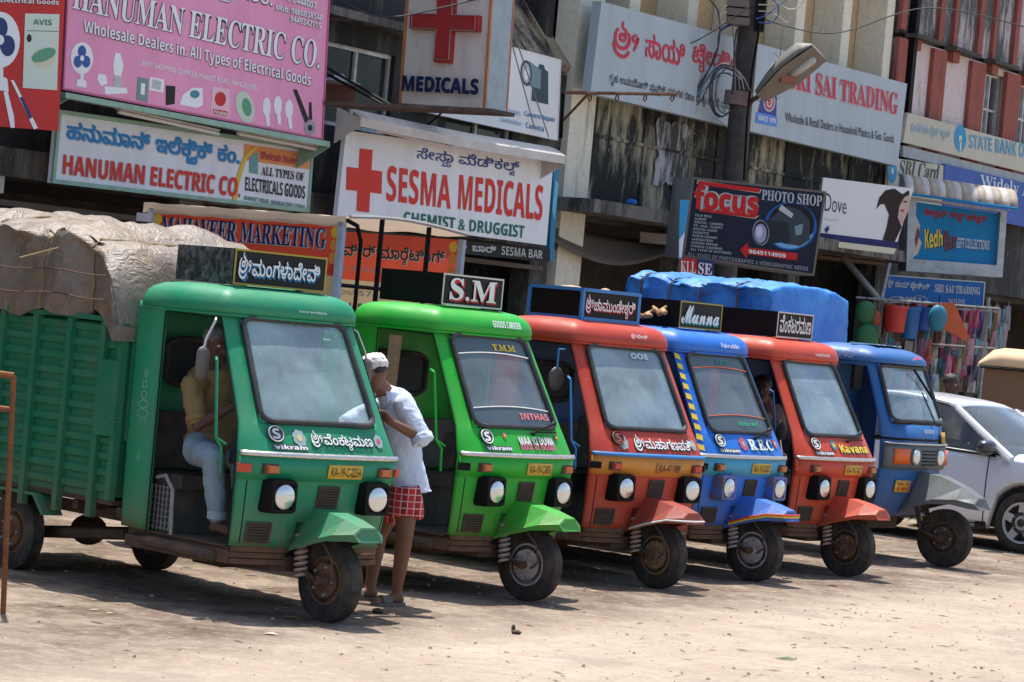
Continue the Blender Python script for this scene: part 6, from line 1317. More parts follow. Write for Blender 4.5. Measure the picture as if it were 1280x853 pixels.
# ---------------- blue passenger-type three-wheeler at the end of the row ----------------
G6 = V((4.40, 27.43, 0)); P6 = 36.0
def loc6(x, y, z): a = R(P6); return V((G6.x + x * math.cos(a) + y * math.sin(a), G6.y - x * math.sin(a) + y * math.cos(a), z))
b6 = paint('paint_deep_blue', (.01, .11, .33)); gry = mat('grey_bumper_plastic', (.13, .155, .16), rough=.5, dirt=.35)
def rounded_three_wheeler():
    root = thing('goods_three_wheeler', 'deep blue rounded three-wheeler with a grey bumper and grey mudguard, under the blue tarpaulin load', 'three-wheeler', G6, -R(P6), 'three-wheelers parked side by side')
    rows = [(.45, -.42, -.62, .56, .64), (.70, -.34, -.56, .60, .655), (.95, -.31, -.54, .62, .66), (1.20, -.31, -.55, .625, .66), (1.36, -.34, -.58, .62, .66), (1.93, -.60, -.80, .56, .64), (1.97, -.62, -.82, .555, .64)]
    cab = Cab(rows, n=2.6, dr=-1.22, rr=-1.50)
    shell, P = cab_shell(cab, b6, root, ws=(1.38, 1.92), door=(.50, 1.90), wsk=.86, archz=.46); windscreen(P, root, shieldglass, None, .022)
    mb = MB(); rr = [(1.94, .05, .015, 0), (1.98, .05, .015, 0), (2.03, .0, -.01, .03), (2.07, -.10, -.08, .12), (2.10, -.25, -.2, .25), (2.11, -.45, -.4, .5)]; vs = []
    for z, dxf, dw, dxr in rr:
        wc = .57 + dw; wr = .655 + dw; xf = -.60 + dxf; xc = -.84 + dxf * .6; xr = -1.5 + dxr
        prof = [(xr, 0), (xr, wr * .5), (xr + .01, wr - .08), (xr + .08, wr), (max(-1.2, xr + .12), wr), (max(-1.0, xr + .2), wr - .02)] + [(xc + (xf - xc) * (1 - k ** 2.6) ** (1 / 2.6), wc * k) for k in (1, .97, .92, .85, .72, .5, .25)]
        full = prof + [(xf, 0)] + [(x, -y) for x, y in prof[::-1][:-1]]; NP = len(full); vs += [(x, y, z) for x, y in full]
    fs = [(j * NP + i, (j + 1) * NP + i, (j + 1) * NP + (i + 1) % NP, j * NP + (i + 1) % NP) for j in range(len(rr) - 1) for i in range(NP)] + [tuple((len(rr) - 1) * NP + i for i in range(NP))[::-1]]
    mb.add(vs, [f[::-1] for f in fs], True); mb.build('roof', b6, root, sharp=60)
    for y in (-.28, -.17, .05, .16): mb = MB(); mb.box(-1.1, -.78, y, y + .05, 2.108, 2.118); mb.build('roof_stripe', ink('paint_white', (.72, .74, .74)), root)
    mb = MB(); letters(mb, bold('9242373143'), lambda u, v, h: V((-1.45 + .62 * u, -.672 - h, 1.965 + .055 * v)), .0); mb.build('roof_lettering', palegr, root)
    mb = MB(); letters(mb, bold('rajesh'), lambda u, v, h: V((-.56 - v * .05, -.02 + .30 * u, 1.99 + .045 * v)), .02); mb.build('brow_lettering', ink('paint_faded_red', (.55, .12, .16)), root)
    mb = MB(); letters(mb, bold('GOODS'), lambda u, v, h: cab.fx(-.02 + .2 * u, 1.28 + .04 * v, .012 + h), .01); mb.build('hood_lettering', wtx, root)
    mb = MB(); mb.grid(lambda u, v: cab.fx(.62 * (2 * u - 1), 1.205 + .02 * v, .012), 30, 1); mb.build('trim_strip', black, root, solid=.01)
    # bumper band with lamps
    mb = MB(); mb.grid(lambda u, v: cab.fx(.60 * (2 * u - 1), .93 + .235 * v, .03 + .025 * math.sin(math.pi * v)), 30, 5); mb.build('bumper', gry, root, solid=.03)
    mb = MB(); mb.grid(lambda u, v: cab.fx(.61 * (2 * u - 1), 1.168 + .015 * v, .05), 30, 1); mb.build('bumper_strip', chrome, root, solid=.02)
    for sg in (-1, 1):
        t = thing('headlight', None, None); t.parent = root; p = cab.fx(sg * .25, 1.05, .05); t.location = p; mb = MB(); mb.lathe([(.085, -.03), (.085, .012), (.075, .014)], 24, 'X'); mb.build('housing', gry, t); mb = MB(); mb.lathe([(.076, .0), (.07, .02), (.04, .03), (0, .034)], 24, 'X'); mb.build('lens', lensm, t)
        mb = MB(); mb.grid(lambda u, v: cab.fx(sg * (.34 + .19 * u), .975 + .15 * v, .062), 6, 2, flip=sg < 0); mb.build('indicator_lens', mat('orange_lens', (.72, .13, .01), rough=.2, dirt=.1), root, solid=.012)
    for k in range(5): mb = MB(); mb.grid(lambda u, v: cab.fx(-.14 + .30 * u, .97 + k * .034 + .012 * v, .066), 6, 1); mb.build('grille_bar', black, root, solid=.006)
    mb = MB(); mb.grid(lambda u, v: cab.fx(.34 + .17 * u, 1.185 + .11 * v, .03), 4, 1); mb.build('number_plate', mat('plate_amber', (.50, .27, .05), rough=.7, dirt=.3), root, solid=.008)
    mb = MB(); mb.grid(lambda u, v: cab.fx(-.44 + .23 * u, .70 + .115 * v, .02), 4, 1); mb.build('number_plate', plate_y, root, solid=.008)
    for tx, z in (('KA-19', .765), ('B 4012', .715)): mb = MB(); letters(mb, bold(tx), lambda u, v, h: cab.fx(-.41 + .17 * u, z + .035 * v, .026 + h)); mb.build('plate_lettering', redv, root)
    # mudguard
    mb = MB(); sec = []
    for x, zt, zs, w_, ws_ in ((-.52, .80, .42, .06, .24), (-.30, .90, .58, .07, .25), (-.05, .88, .66, .08, .23), (.18, .80, .68, .08, .20), (.36, .71, .655, .07, .15)): sec.append([(x - .05, -ws_, zs - .05), (x, -ws_, zs), (x, -w_, zt), (x, w_, zt), (x, ws_, zs), (x - .05, ws_, zs - .05)])
    vs = [p for s_ in sec for p in s_]; fs = [(j * 6 + i, j * 6 + i + 1, (j + 1) * 6 + i + 1, (j + 1) * 6 + i) for j in range(4) for i in range(5)]; b = len(vs); vs += [(.40, -.12, .60), (.40, .12, .60)]; e = 24
    fs += [(e + 2, e + 1, b, b + 1, e + 4, e + 3), (e, b, e + 1), (e + 5, e + 4, b + 1)]; mb.add(vs, fs); mb.build('front_mudguard', mat('grey_mudguard', (.10, .12, .125), rough=.5, dirt=.3), root, solid=.01, soff=0)
    wheel('front_wheel', root, (0, 0, .285), .285, .12, hubm=mud)
    mb = MB(); mb.tube([(-.34, -.10, .75), (-.22, -.10, .34), (0, -.10, .27)], .025, 8); mb.tube([(-.34, .10, .75), (-.22, .10, .34), (0, .10, .27)], .025, 8); mb.tube([(0, -.13, .285), (0, .13, .285)], .03, 10); mb.build('fork', mud, root)
    mb = MB(); spring(mb, (-.14, -.12, .32), (-.2, -.12, .66)); mb.build('suspension_spring', mud, root)
    mb = MB(); mb.box(-1.5, -.6, -.60, .60, .42, .49); mb.box(-3.5, -1.4, -.40, -.34, .44, .52); mb.box(-3.5, -1.4, .34, .40, .44, .52); mb.tube([(-2.5, -.6, .285), (-2.5, .6, .285)], .04, 8); mb.box(-1.4, -.7, -.3, .3, .3, .42); mb.build('chassis', mud, root)
    for sg in (-1, 1): wheel('rear_wheel', root, (-2.5, sg * .6, .285), .285, .12, hubm=rust)
    mb = MB(); mb.box(-1.46, -1.0, -.56, .56, .49, .86); mb.build('seat', rexine, root); mb = MB(); mb.box(-1.47, -1.38, -.56, .56, .86, 1.4); mb.build('seat_back', rexine, root); mb = MB(); mb.tube([(-.75, -.28, 1.2), (-.7, 0, 1.24), (-.75, .28, 1.2)], .016, 8); mb.tube([(-.5, 0, .5), (-.7, 0, 1.24)], .025, 8); mb.build('handlebar', darkin, root)
    mt = thing('wing_mirror', None, None); mt.parent = root; mb = MB(); mb.tube([(-.78, -.60, 1.86), (-.72, -.74, 1.82)], .01, 6); mb.build('mirror_arm', black, mt); mb = MB(); mb.box(-.74, -.70, -.84, -.68, 1.66, 1.90); mb.build('mirror_head', black, mt)
    mb = MB(); mb.tube([P(.60, .96) + V((.03, 0, 0)), P(.82, .45) + V((.04, 0, 0))], .012, 6); mb.tube([P(.70, .02) + V((.03, 0, 0)), P(.62, .55) + V((.03, 0, 0))], .007, 6); mb.build('wiper', black, root)
    cb = thing('load_body', None, None); cb.parent = root
    for sg in (-1, 1):
        mb = MB(); mb.box(-3.5, -1.56, sg * .68 - .015, sg * .68 + .015, .62, 1.70); mb.build('side_panel', b3, cb)
        for x in (-3.5, -3.0, -2.5, -2.0, -1.56): mb = MB(); mb.box(x - .03, x + .03, sg * .71 - .014, sg * .71 + .014, .60, 1.72); mb.build('post', b6, cb)
    mb = MB(); mb.box(-3.5, -1.56, -.66, .66, .56, .60); mb.box(-1.58, -1.55, -.66, .66, .6, 1.7); mb.box(-3.52, -3.49, -.66, .66, .6, 1.7); mb.build('load_floor', b3, cb)
    return root
T6 = rounded_three_wheeler()
def zt6(u): return 2.66 + .02 * math.sin(u * 11) - .06 * max(0, u - .55)
tarpaulin(5, 'bright blue tarpaulin roped in bays over the tall load behind the rounded three-wheeler', bt, -3.50, -1.74, .76, lambda u, v: 1.75, zt6, 11.0, .02, crn=.05, ek=25, endd=.12, fct=.035, ropes=(-3.35, -3.0, -2.6, -2.2), tmat=mat('rope_brown', (.20, .10, .06), rough=.9), locf=loc6)

# ---------------- goods carrier with printed banners behind the first two ----------------
PM = 33.0; gm = at(430, 275, 26.6)
def locm(x, y, z): a = R(PM); return V((gm.x + x * math.cos(a) + y * math.sin(a), gm.y - x * math.sin(a) + y * math.cos(a), z))
mroot = thing('goods_carrier', 'goods carrier with a tan canvas top, red printed side banner and open barred rear', 'goods carrier', (gm.x, gm.y, 0), -R(PM))
zt_ = gm.z; LL, WW = 2.35, 2.0
cv = cloth('tan_canvas', (.60, .49, .37), .3)
def roofz(y): t = y / WW; return zt_ + .055 * math.sin(math.pi * min(1, t * 1.0)) * (1 - .25 * t) - .02 * t
mb = MB(); mb.grid(lambda u, v: (-LL - .1 + (LL + .16) * u, -.04 + (WW + .08) * v, roofz(max(0, min(WW, -.04 + (WW + .08) * v))) + .01 + .012 * math.sin(u * 20)), 20, 20); mb.grid(lambda u, v: (-LL - .1 + (LL + .16) * u, -.05, zt_ + .03 - .10 * v + .006 * math.sin(u * 40)), 20, 1); mb.build('canvas_top', cv, mroot)
mb = MB(); mb.tube([(.07, WW * k / 20, roofz(WW * k / 20) + .035) for k in range(21)], .02, 6); mb.build('canvas_hem', mat('hem_rope', (.45, .44, .4), rough=.8), mroot)
gs = mat('green_batten', (.25, .32, .26), rough=.8, dirt=.3)
red_b = cloth('banner_red', (.74, .11, .055), .55); cr_b = cloth('banner_cream', (.70, .58, .32), .5); yb = ink('banner_dot', (.75, .50, .06)); ob = ink('banner_dot2', (.72, .28, .06)); gb = ink('banner_slate', (.10, .16, .19)); dn = ink('banner_navy', (.02, .025, .12))
bz1 = zt_ - .045
def banner(y, sg, name, txt):
    t = thing(name, None, None); t.parent = mroot
    P3 = lambda u, v, h=0: V((-LL + LL * u, y - sg * h, bz1 - 1.55 * (1 - v)))
    for v0, v1, m_ in ((.68, 1, red_b), (.26, .68, cr_b), (0, .26, gb)): mb = MB(); mb.add([P3(0, v0), P3(1, v0), P3(1, v1), P3(0, v1)], [(0, 1, 2, 3) if sg > 0 else (3, 2, 1, 0)]); mb.build('banner_sheet', m_, t)
    if sg < 0:
        mb = MB(); mb.add([P3(0, .5, .006), P3(1, .5, .006), P3(1, .69, .006), P3(0, .69, .006)], [(3, 2, 1, 0)]); mb.build('banner_sheet', red_b, t, solid=.002)
    fl = sg < 0
    mp = (lambda u: u)
    for s_, u0, u1, v0, v1, m_, of, hh in txt: mb = MB(); letters(mb, s_, lambda u, v, h: P3(u0 + (u1 - u0) * u, v0 + (v1 - v0) * v, (hh + h)), of, 0, False); o = mb.build('lettering', m_, t)
    for k, (v0, c_) in enumerate(((.95, yb), (.87, ob), (.79, ob), (.72, red_b))):
        for u0 in (.965, .03):
            mb = MB(); mb.add([P3(u0 + .022 * math.cos(R(q * 30)), v0 + .036 * math.sin(R(q * 30)), .008) for q in range(12)], [tuple(range(12))]); mb.build('printed_dot', c_, t)
    return t
tx = serif('MAHAVEER MARKETING')
banner(0.0, 1, 'side_banner', [(tx, .055, .925, .835, .965, palegr, .04, .006), (tx, .05, .92, .84, .97, dn, .006, .010), (bold('VIDEO BOAT'), .70, .86, .745, .77, palegr, 0, .006), (serif('TM'), .93, .975, .30, .50, maroon, 0, .006), (bold('GARDEN'), .60, .78, .42, .55, tealg, .01, .006)])
kt = 'ಮಹಾವೀರ್ ಮಾರ್ಕೆಟಿಂಗ್'
banner(WW, 1, 'inner_banner', [(kt, .22, .93, .80, .92, wtx, .04, .006), (kt, .215, .925, .805, .925, ink('banner_black', (.05, .03, .03)), .012, .010), (bold('LOCAL DEALERS'), .3, .6, .74, .775, palegr, 0, .006), (bold('ಬಂಟ್ವಾಳ 574219'), .25, .7, .56, .62, palegr, 0, .006), (bold('MK JASPER'), .35, .6, .46, .53, tealg, .01, .006), (bold('ಬೆಂಗಳೂರು 560002'), .25, .7, .12, .18, palegr, 0, .006), (bold('MARK INDIA'), .3, .7, .04, .09, palegr, 0, .006)])
mb = MB(); mb.box(-.03, .03, -.05, .01, .7, zt_ - .02); mb.build('corner_post', mat('pale_blue_post', (.42, .48, .52), rough=.6, dirt=.3), mroot)
mb = MB(); mb.box(-.03, .03, WW - .01, WW + .05, .7, zt_ - .04); mb.build('corner_post', mat('pale_blue_post', (1, 1, 1)), mroot)
mb = MB(); mb.box(-LL - .03, -LL + .03, -.05, .01, .7, zt_ - .02); mb.build('corner_post', mat('pale_blue_post', (1, 1, 1)), mroot)
mb = MB(); mb.box(-LL - .12, -LL + .02, -.12, .05, zt_ - .16, zt_ - .08); mb.build('post_cap', mat('white_cap', (.7, .7, .7), rough=.5), mroot)
for y in (.62, 1.42): mb = MB(); mb.tube([(.0, y, .8), (.0, y, roofz(y) + .02)], .025, 6); mb.build('rear_bar', black, mroot)
mb = MB(); mb.tube([(.0, .05, zt_ - .0), (.0, .22, zt_ - .04), (0, .30, zt_ - .18), (0, .30, .8)], .022, 6); mb.build('rear_bar', black, mroot)
for z in (zt_ - .62, zt_ - .86, zt_ - 1.12, zt_ - 1.4): mb = MB(); mb.tube([(.0, .0, z), (.0, WW, z)], .022, 6); mb.build('cross_bar', black, mroot)
mb = MB(); mb.box(-LL, .02, 0.01, WW - .01, .72, .80); mb.box(-LL - 1.3, .0, .3, .4, .5, .7); mb.box(-LL - 1.3, .0, 1.6, 1.7, .5, .7); mb.build('deck', mud, mroot)
mb = MB(); mb.box(-LL - .02, -LL + .01, .02, WW - .02, .8, zt_ - .05); mb.build('headboard', mud, mroot)
mb = MB(); pr = [(-LL - 1.45, .55), (-LL - .12, .55), (-LL - .12, 2.15), (-LL - .95, 2.15), (-LL - 1.3, 1.35), (-LL - 1.45, 1.2)]
mb.prism([V((x, .15, z)) for x, z in pr][::-1], (0, WW - .3, 0)); o = mb.build('cab', mat('cab_cream', (.5, .47, .4), rough=.5, dirt=.3), mroot); k = o.modifiers.new('bevel', 'BEVEL'); k.width = .07; k.segments = 3
for x in (-.55, -LL - .85):
    for y in (.25, WW - .25): wheel('wheel', mroot, (x, y, .33), .33, .17, hubm=rust, rim=.19)

# ---------------- silver hatchback ----------------
GC = ground_at(1272, 692); GC = GC + (EYE - GC) * .0; PC = 37.0; CS = 1.10
silver = mat('silver_paint', (.78, .80, .82), rough=.22, metal=.12, dirt=0, dcol=(.42, .40, .38), coat=.6)
croot = thing('parked_car', 'silver hatchback with black wing mirror parked beyond the deep blue three-wheeler', 'car', GC, -R(PC)); croot.scale = (CS, CS, CS)
def arch(x, z0):
    z = z0
    for cx in (0, -2.39):
        d = abs(x - cx)
        if d < .37: z = max(z, .30 + math.sqrt(max(0, .37 ** 2 - d * d)))
    return z
HW = .80                                   # car's own frame: right side at y=0 .. left side at 2*HW
def interp(tab, x):
    for (a, p), (b_, q) in zip(tab, tab[1:]):
        if x <= b_: t = max(0, (x - a) / (b_ - a)); t = t * t * (3 - 2 * t) if 0 else t; return p * (1 - t) + q * t
    return tab[-1][1]
belt = [(-3.05, .80), (-2.95, .98), (-2.6, 1.02), (-1.5, .99), (-.45, .95), (.2, .90), (.52, .78), (.66, .60)]
inset = [(-3.05, .18), (-2.9, .07), (-2.4, .02), (-1, 0), (.1, .02), (.45, .12), (.66, .34)]
xs = sorted(set([-3.05, -2.98, -2.9, -2.82, -2.0, -1.9, -1.6, -1.3, -1.0, -.7, -.5, .42, .48, .55, .60, .66] + [-.37 + .74 * k / 10 for k in range(11)] + [-2.76 + .74 * k / 10 for k in range(11)]))
mb = MB(); NV_ = 8
def side(x, v, sg):
    zb_ = arch(x, .20); zt_ = interp(belt, x); z = zb_ + (zt_ - zb_) * v; y = interp(inset, x) + .07 * max(0, (z - .55)) ** 1.3 + (.05 if v == 0 else 0) - .012 * math.sin(math.pi * v)
    return V((x, y if sg < 0 else 2 * HW - y, z))
for sg in (-1, 1):
    vs = [side(x, k / NV_, sg) for x in xs for k in range(NV_ + 1)]; fs = []
    for i in range(len(xs) - 1):
        for k in range(NV_): a = i * (NV_ + 1) + k; q = (a, a + NV_ + 1, a + NV_ + 2, a + 1); fs.append(q if sg < 0 else q[::-1])
    mb.add(vs, fs, True)
def topf(u, v):     # bonnet and closing surfaces across the car at belt height
    x = -.50 + 1.16 * u; a = side(x, 1, -1); b_ = side(x, 1, 1); p = a.lerp(b_, v); p.z += .09 * math.sin(math.pi * v) ** .5 * (1 - .6 * u); return p
mb.grid(topf, 12, 12)
for x_, fl in ((-3.05, True), (.66, False)):
    mb.grid(lambda u, v: side(x_, v, -1).lerp(side(x_, v, 1), u) + V(((-.06 if fl else .10) * math.sin(math.pi * u), 0, 0)), 10, 6, flip=fl)
mb.build('body', silver, croot, sharp=50, solid=.02)
# cabin: roof, pillars, glass
rf = [(-2.98, 1.02), (-2.72, 1.36), (-2.3, 1.46), (-1.6, 1.50), (-1.05, 1.46), (-.86, 1.40), (-.25, .95)]
def roofp(x, y): zr = interp(rf, x); e = abs(y - HW) / HW; return V((x, y, zr - .05 * e ** 3))
iy = .17
mb = MB(); mb.grid(lambda u, v: roofp(-2.75 + 1.87 * u, iy + .03 * math.sin(math.pi * u) * -1 + (2 * HW - 2 * iy) * v), 14, 12); mb.build('roof', silver, croot, solid=.03)
def Bt(x, sg): p = side(x, 1, sg); return p
def Tp(x, sg): p = roofp(x, iy if sg < 0 else 2 * HW - iy); p.z -= .02; return p
for sg in (-1, 1):
    mb = MB(); mb.tube([Bt(-.18, sg) + V((0, 0, -.02)), Bt(-.45, sg).lerp(Tp(-.86, sg), .45) + V((.06, 0, .03)), Tp(-.90, sg)], [.045, .04, .035], 8); mb.build('front_pillar', silver, croot)
    mb = MB(); mb.hexa([Bt(-1.46, sg), Bt(-1.38, sg), Bt(-1.38, sg) + V((0, -sg * .03, 0)), Bt(-1.46, sg) + V((0, -sg * .03, 0))], [Tp(-1.50, sg), Tp(-1.42, sg), Tp(-1.42, sg) + V((0, -sg * .03, 0)), Tp(-1.5, sg) + V((0, -sg * .03, 0))]); mb.build('door_pillar', black, croot)
    mb = MB(); mb.hexa([Bt(-2.95, sg), Bt(-2.45, sg), Bt(-2.45, sg) + V((0, -sg * .03, 0)), Bt(-2.95, sg) + V((0, -sg * .03, 0))], [Tp(-2.74, sg), Tp(-2.5, sg), Tp(-2.5, sg) + V((0, -sg * .03, 0)), Tp(-2.74, sg) + V((0, -sg * .03, 0))]); mb.build('rear_pillar', silver, croot)
    for a, b_, c_, d_ in ((-1.36, -.30, -.93, -1.40), (-2.43, -1.48, -1.52, -2.48)): mb = MB(); q = [Bt(a, sg), Bt(b_, sg), Tp(c_, sg), Tp(d_, sg)]; q = [p + V((0, -sg * -.012 * -1, 0)) for p in q]; mb.add(q, [(0, 1, 2, 3) if sg < 0 else (3, 2, 1, 0)]); g = mb.build('side_window', carglass, croot); mb = MB(); mb.tube(q, .014, 5, closed=True); mb.build('window_trim', black, g)
mb = MB(); mb.grid(lambda u, v: Bt(-.16, -1).lerp(Bt(-.16, 1), u).lerp(Tp(-.88, -1).lerp(Tp(-.88, 1), u), v) + V((.13 * math.sin(math.pi * u) * (1 - v * .6), 0, .06 * math.sin(math.pi * u) * (1 - v) + .045 * v * math.sin(math.pi * u))), 12, 8); g = mb.build('windscreen', carglass, croot)
mb = MB(); mb.grid(lambda u, v: Bt(-2.98, -1).lerp(Bt(-2.98, 1), u).lerp(Tp(-2.74, -1).lerp(Tp(-2.74, 1), u), v), 6, 4); mb.build('rear_screen', carglass, croot)
for cx in (0, -2.39):
    for y in (.10, 2 * HW - .10):
        w_ = wheel('wheel', croot, (cx, y, .30), .30, .17, hubm=darkin, rim=.20); mb = MB(); sd = -1 if y < HW else 1
        for k in range(5):
            a = 2 * math.pi * k / 5 + .3; u = V((math.cos(a), 0, math.sin(a))); v_ = V((-u.z, 0, u.x)); mb.hexa([u * .03 + v_ * .05 + V((0, sd * .075, 0)), u * .03 - v_ * .05 + V((0, sd * .075, 0)), u * .03 - v_ * .05 + V((0, sd * .055, 0)), u * .03 + v_ * .05 + V((0, sd * .055, 0))], [u * .19 + v_ * .036 + V((0, sd * .088, 0)), u * .19 - v_ * .036 + V((0, sd * .088, 0)), u * .19 - v_ * .036 + V((0, sd * .065, 0)), u * .19 + v_ * .036 + V((0, sd * .065, 0))])
        mb.lathe([(.21, sd * .06), (.205, sd * .088), (.185, sd * .085), (.18, sd * .05)], 30); mb.lathe([(.05, sd * .04), (.05, sd * .09), (0, sd * .095)], 16); mb.build('wheel_cover', mat('silver_wheel_cover', (.55, .56, .57), rough=.35, metal=.4, dirt=.2), w_)
        mb = MB(); mb.lathe([(.365, 0), (.365, -sd * .3), (0, -sd * .3)], 24, c=(cx, y - sd * .06 + sd * .02, .31)); mb.build('wheel_well', darkin, croot)
mt = thing('wing_mirror', None, None); mt.parent = croot; c0 = Bt(-.42, -1) + V((.02, -.13, .06)); mb = MB(); mb.ell(c0, (.09, .135, .078), None, 16, 10); mb.ell(c0 + V((.01, 0, .02)), (.088, .133, .062)); o = mb.build('mirror_head', mat('gloss_black_mirror', (.03, .035, .045), rough=.2, dirt=.1, coat=.5), mt); mb = MB(); mb.tube([Bt(-.40, -1), c0 + V((0, .05, -.05))], .03, 6); mb.build('mirror_arm', black, mt)
def dline(pts, nm='panel_gap'): mb = MB(); mb.tube(pts, .006, 4); mb.build(nm, black, croot)
dline([side(-.42, v, -1) + V((0, -.002, 0)) for v in (.03, .2, .4, .6, .8, .98)]); dline([side(-1.42, v, -1) + V((0, -.002, 0)) for v in (.03, .2, .4, .6, .8, .98)]); dline([side(x, .06, -1) + V((0, -.004, 0)) for x in (-1.42, -1.1, -.8, -.42)])
mb = MB(); mb.tube([side(x, .98, -1) + V((0, -.006, 0)) for x in (-2.4, -1.4, -.8, -.35)], .012, 5); mb.build('belt_trim', black, croot)
mb = MB(); p = side(-.22, .80, -1); mb.box(p.x - .04, p.x + .04, p.y - .02, p.y, p.z - .015, p.z + .015); mb.build('side_repeater', palegr, croot)
mb = MB(); p = side(-1.25, .82, -1); mb.box(p.x - .1, p.x + .1, p.y - .035, p.y - .005, p.z - .015, p.z + .02); mb.build('door_handle', silver, croot)
mb = MB(); mb.prism([(-.40, .02, .20), (-.37, .02, .50), (-.48, .02, .42), (-.52, .02, .18)], (0, .03, 0)); mb.build('mud_flap', rubber, croot)
for y in (.28, 1.32): mb = MB(); mb.ell((.52, y, .68), (.16, .16, .10)); mb.build('headlight', lensm, croot)
mb = MB(); mb.box(-2.6, .4, .1, 1.5, .22, .30); mb.build('underbody', darkin, croot)
for y in (.45, 1.15):
    mb = MB(); mb.box(-1.7, -1.2, y - .24, y + .24, .45, .68); mb.box(-1.85, -1.65, y - .24, y + .24, .6, 1.12); mb.cap((-1.78, y - .07, 1.2), (-1.78, y + .07, 1.2), .08, .08); o = mb.build('car_seat', mat('grey_seat', (.22, .22, .23), rough=.8), croot)
mb = MB(); mb.box(-.75, -.2, .14, 1.46, .7, .92); mb.build('dashboard', mat('grey_dash', (.10, .10, .11), rough=.7), croot)
mb = MB(); mb.tube([(-.92 + .10 * math.sin(a), .42 + .18 * math.cos(a), .92 + .16 * math.sin(a)) for a in (2 * math.pi * k / 20 for k in range(20))], .014, 6, closed=True); mb.build('steering_wheel', black, croot)

# brown van-like three-wheeler and a sliver of a white car at the right edge
p0 = at(1222, 500, 36.5); t = thing('passenger_three_wheeler', 'brown-sided passenger three-wheeler with a padded tan hood, beyond the silver car', 'three-wheeler', (p0.x, p0.y, 0), -R(14))
bwn = mat('brown_side', (.17, .085, .045), rough=.8, dirt=.3, scale=4); tan_ = mat('tan_hood', (.62, .42, .24), rough=.75, dirt=.15)
zr = at(1225, 432, 36.5).z; zm = at(1225, 458, 36.5).z
mb = MB(); pr = [(0, .5), (0, zm)]; mb.box(.05, 2.3, .0, 1.3, .45, zm); mb.build('side_body', bwn, t)
def hoodf(u, v): a = math.pi * v; r_ = .13; x = -.03 + 2.3 * u; y = .65 - .70 * math.cos(a); z = zm + (zr - zm) * math.sin(a) ** .45 * (1 - .7 * max(0, 1 - u * 9) ** 2); return (x, y, z)
mb = MB(); mb.grid(hoodf, 16, 20); mb.add([hoodf(0, k / 20) for k in range(21)], [tuple(range(21))[::-1]]); mb.build('hood', tan_, t, solid=.02); mb = MB(); mb.tube([(-.0, -.055, zm), (2.3, -.055, zm)], .02, 5); mb.build('hood_rail', black, t)
wheel('wheel', t, (.6, .1, .24), .24, .1); wheel('wheel', t, (.6, 1.2, .24), .24, .1); wheel('wheel', t, (2.6, .65, .24), .24, .1)
mb = MB(); mb.prism([(2.31, .1, .4), (2.9, .1, .4), (2.8, .1, 1.1), (2.5, .1, zm), (2.31, .1, zm)], (0, 1.1, 0)); mb.build('front_body', bwn, t)
p0 = at(1262, 506, 33.2); t = thing('parked_car', 'white car of which only the roof edge shows beyond the silver hatchback', 'car', (p0.x, p0.y, 0), -R(20)); wp = mat('white_car_paint', (.72, .73, .74), rough=.25, dirt=.1, coat=.5)
z1 = p0.z; mb = MB(); sec = []
for x, zt, q in ((-1.15, .62, .10), (-1.0, .84, .04), (-.15, .98, 0), (.3, 1.0, 0), (1.2, 1.0, 0), (2.3, 1.0, 0), (2.75, .95, .03), (2.85, .6, .1)): sec.append([(x, q, .22), (x, q - .03, .6), (x, q + .02, zt - .06), (x, q + .12, zt), (x, 1.38 - q, zt), (x, 1.48 - q, zt - .06), (x, 1.53 - q, .6), (x, 1.5 - q, .22)])
vs = [p for s_ in sec for p in s_]; mb.add(vs, [(k * 8 + i, (k + 1) * 8 + i, (k + 1) * 8 + (i + 1) % 8, k * 8 + (i + 1) % 8) for k in range(7) for i in range(8)] + [tuple(range(8)), tuple(range(56, 64))[::-1]], True); mb.build('body', wp, t, sharp=50)
mb = MB(); mb.grid(lambda u, v: (.0 + .05 * v + 2.1 * u, .16 + 1.18 * v, z1 - .05 * (abs(2 * v - 1)) ** 3 - .10 * max(0, abs(2 * u - 1) - .7) / .3), 12, 10); mb.build('roof', wp, t, solid=.03)
for y, y2 in ((.06, .17), (1.44, 1.33)): mb = MB(); mb.add([(-.2, y, 1.0), (2.5, y, 1.0), (2.08, y2, z1 - .10), (.04, y2, z1 - .10)], [(0, 1, 2, 3)]); mb.build('side_window', carglass, t)
mb = MB(); mb.add([(-.25, .1, .99), (-.25, 1.4, .99), (.02, 1.32, z1 - .06), (.02, .18, z1 - .06)], [(0, 1, 2, 3)]); mb.build('windscreen', carglass, t)
for x in (-.5, 2.2):
    for y in (.05, 1.45): wheel('wheel', t, (x, y, .3), .3, .16)

# ---------------- people ----------------
shirt_k = mat('khaki_shirt', (.21, .14, .05), rough=.9, dirt=.2, scale=7, bmp=.1); jeans = mat('faded_blue_trousers', (.20, .27, .33), rough=.9, dirt=.3, dcol=(.12, .15, .18), scale=6, bmp=.1)
shirt_b = mat('pale_blue_shirt', (.56, .63, .76), rough=.9, dirt=.12, dcol=(.42, .48, .6), scale=5, stretch=(3, 3, 1), bmp=.8, bscale=11); capm = mat('white_wrapped_cap', (.74, .71, .68), rough=.9, dirt=.15)
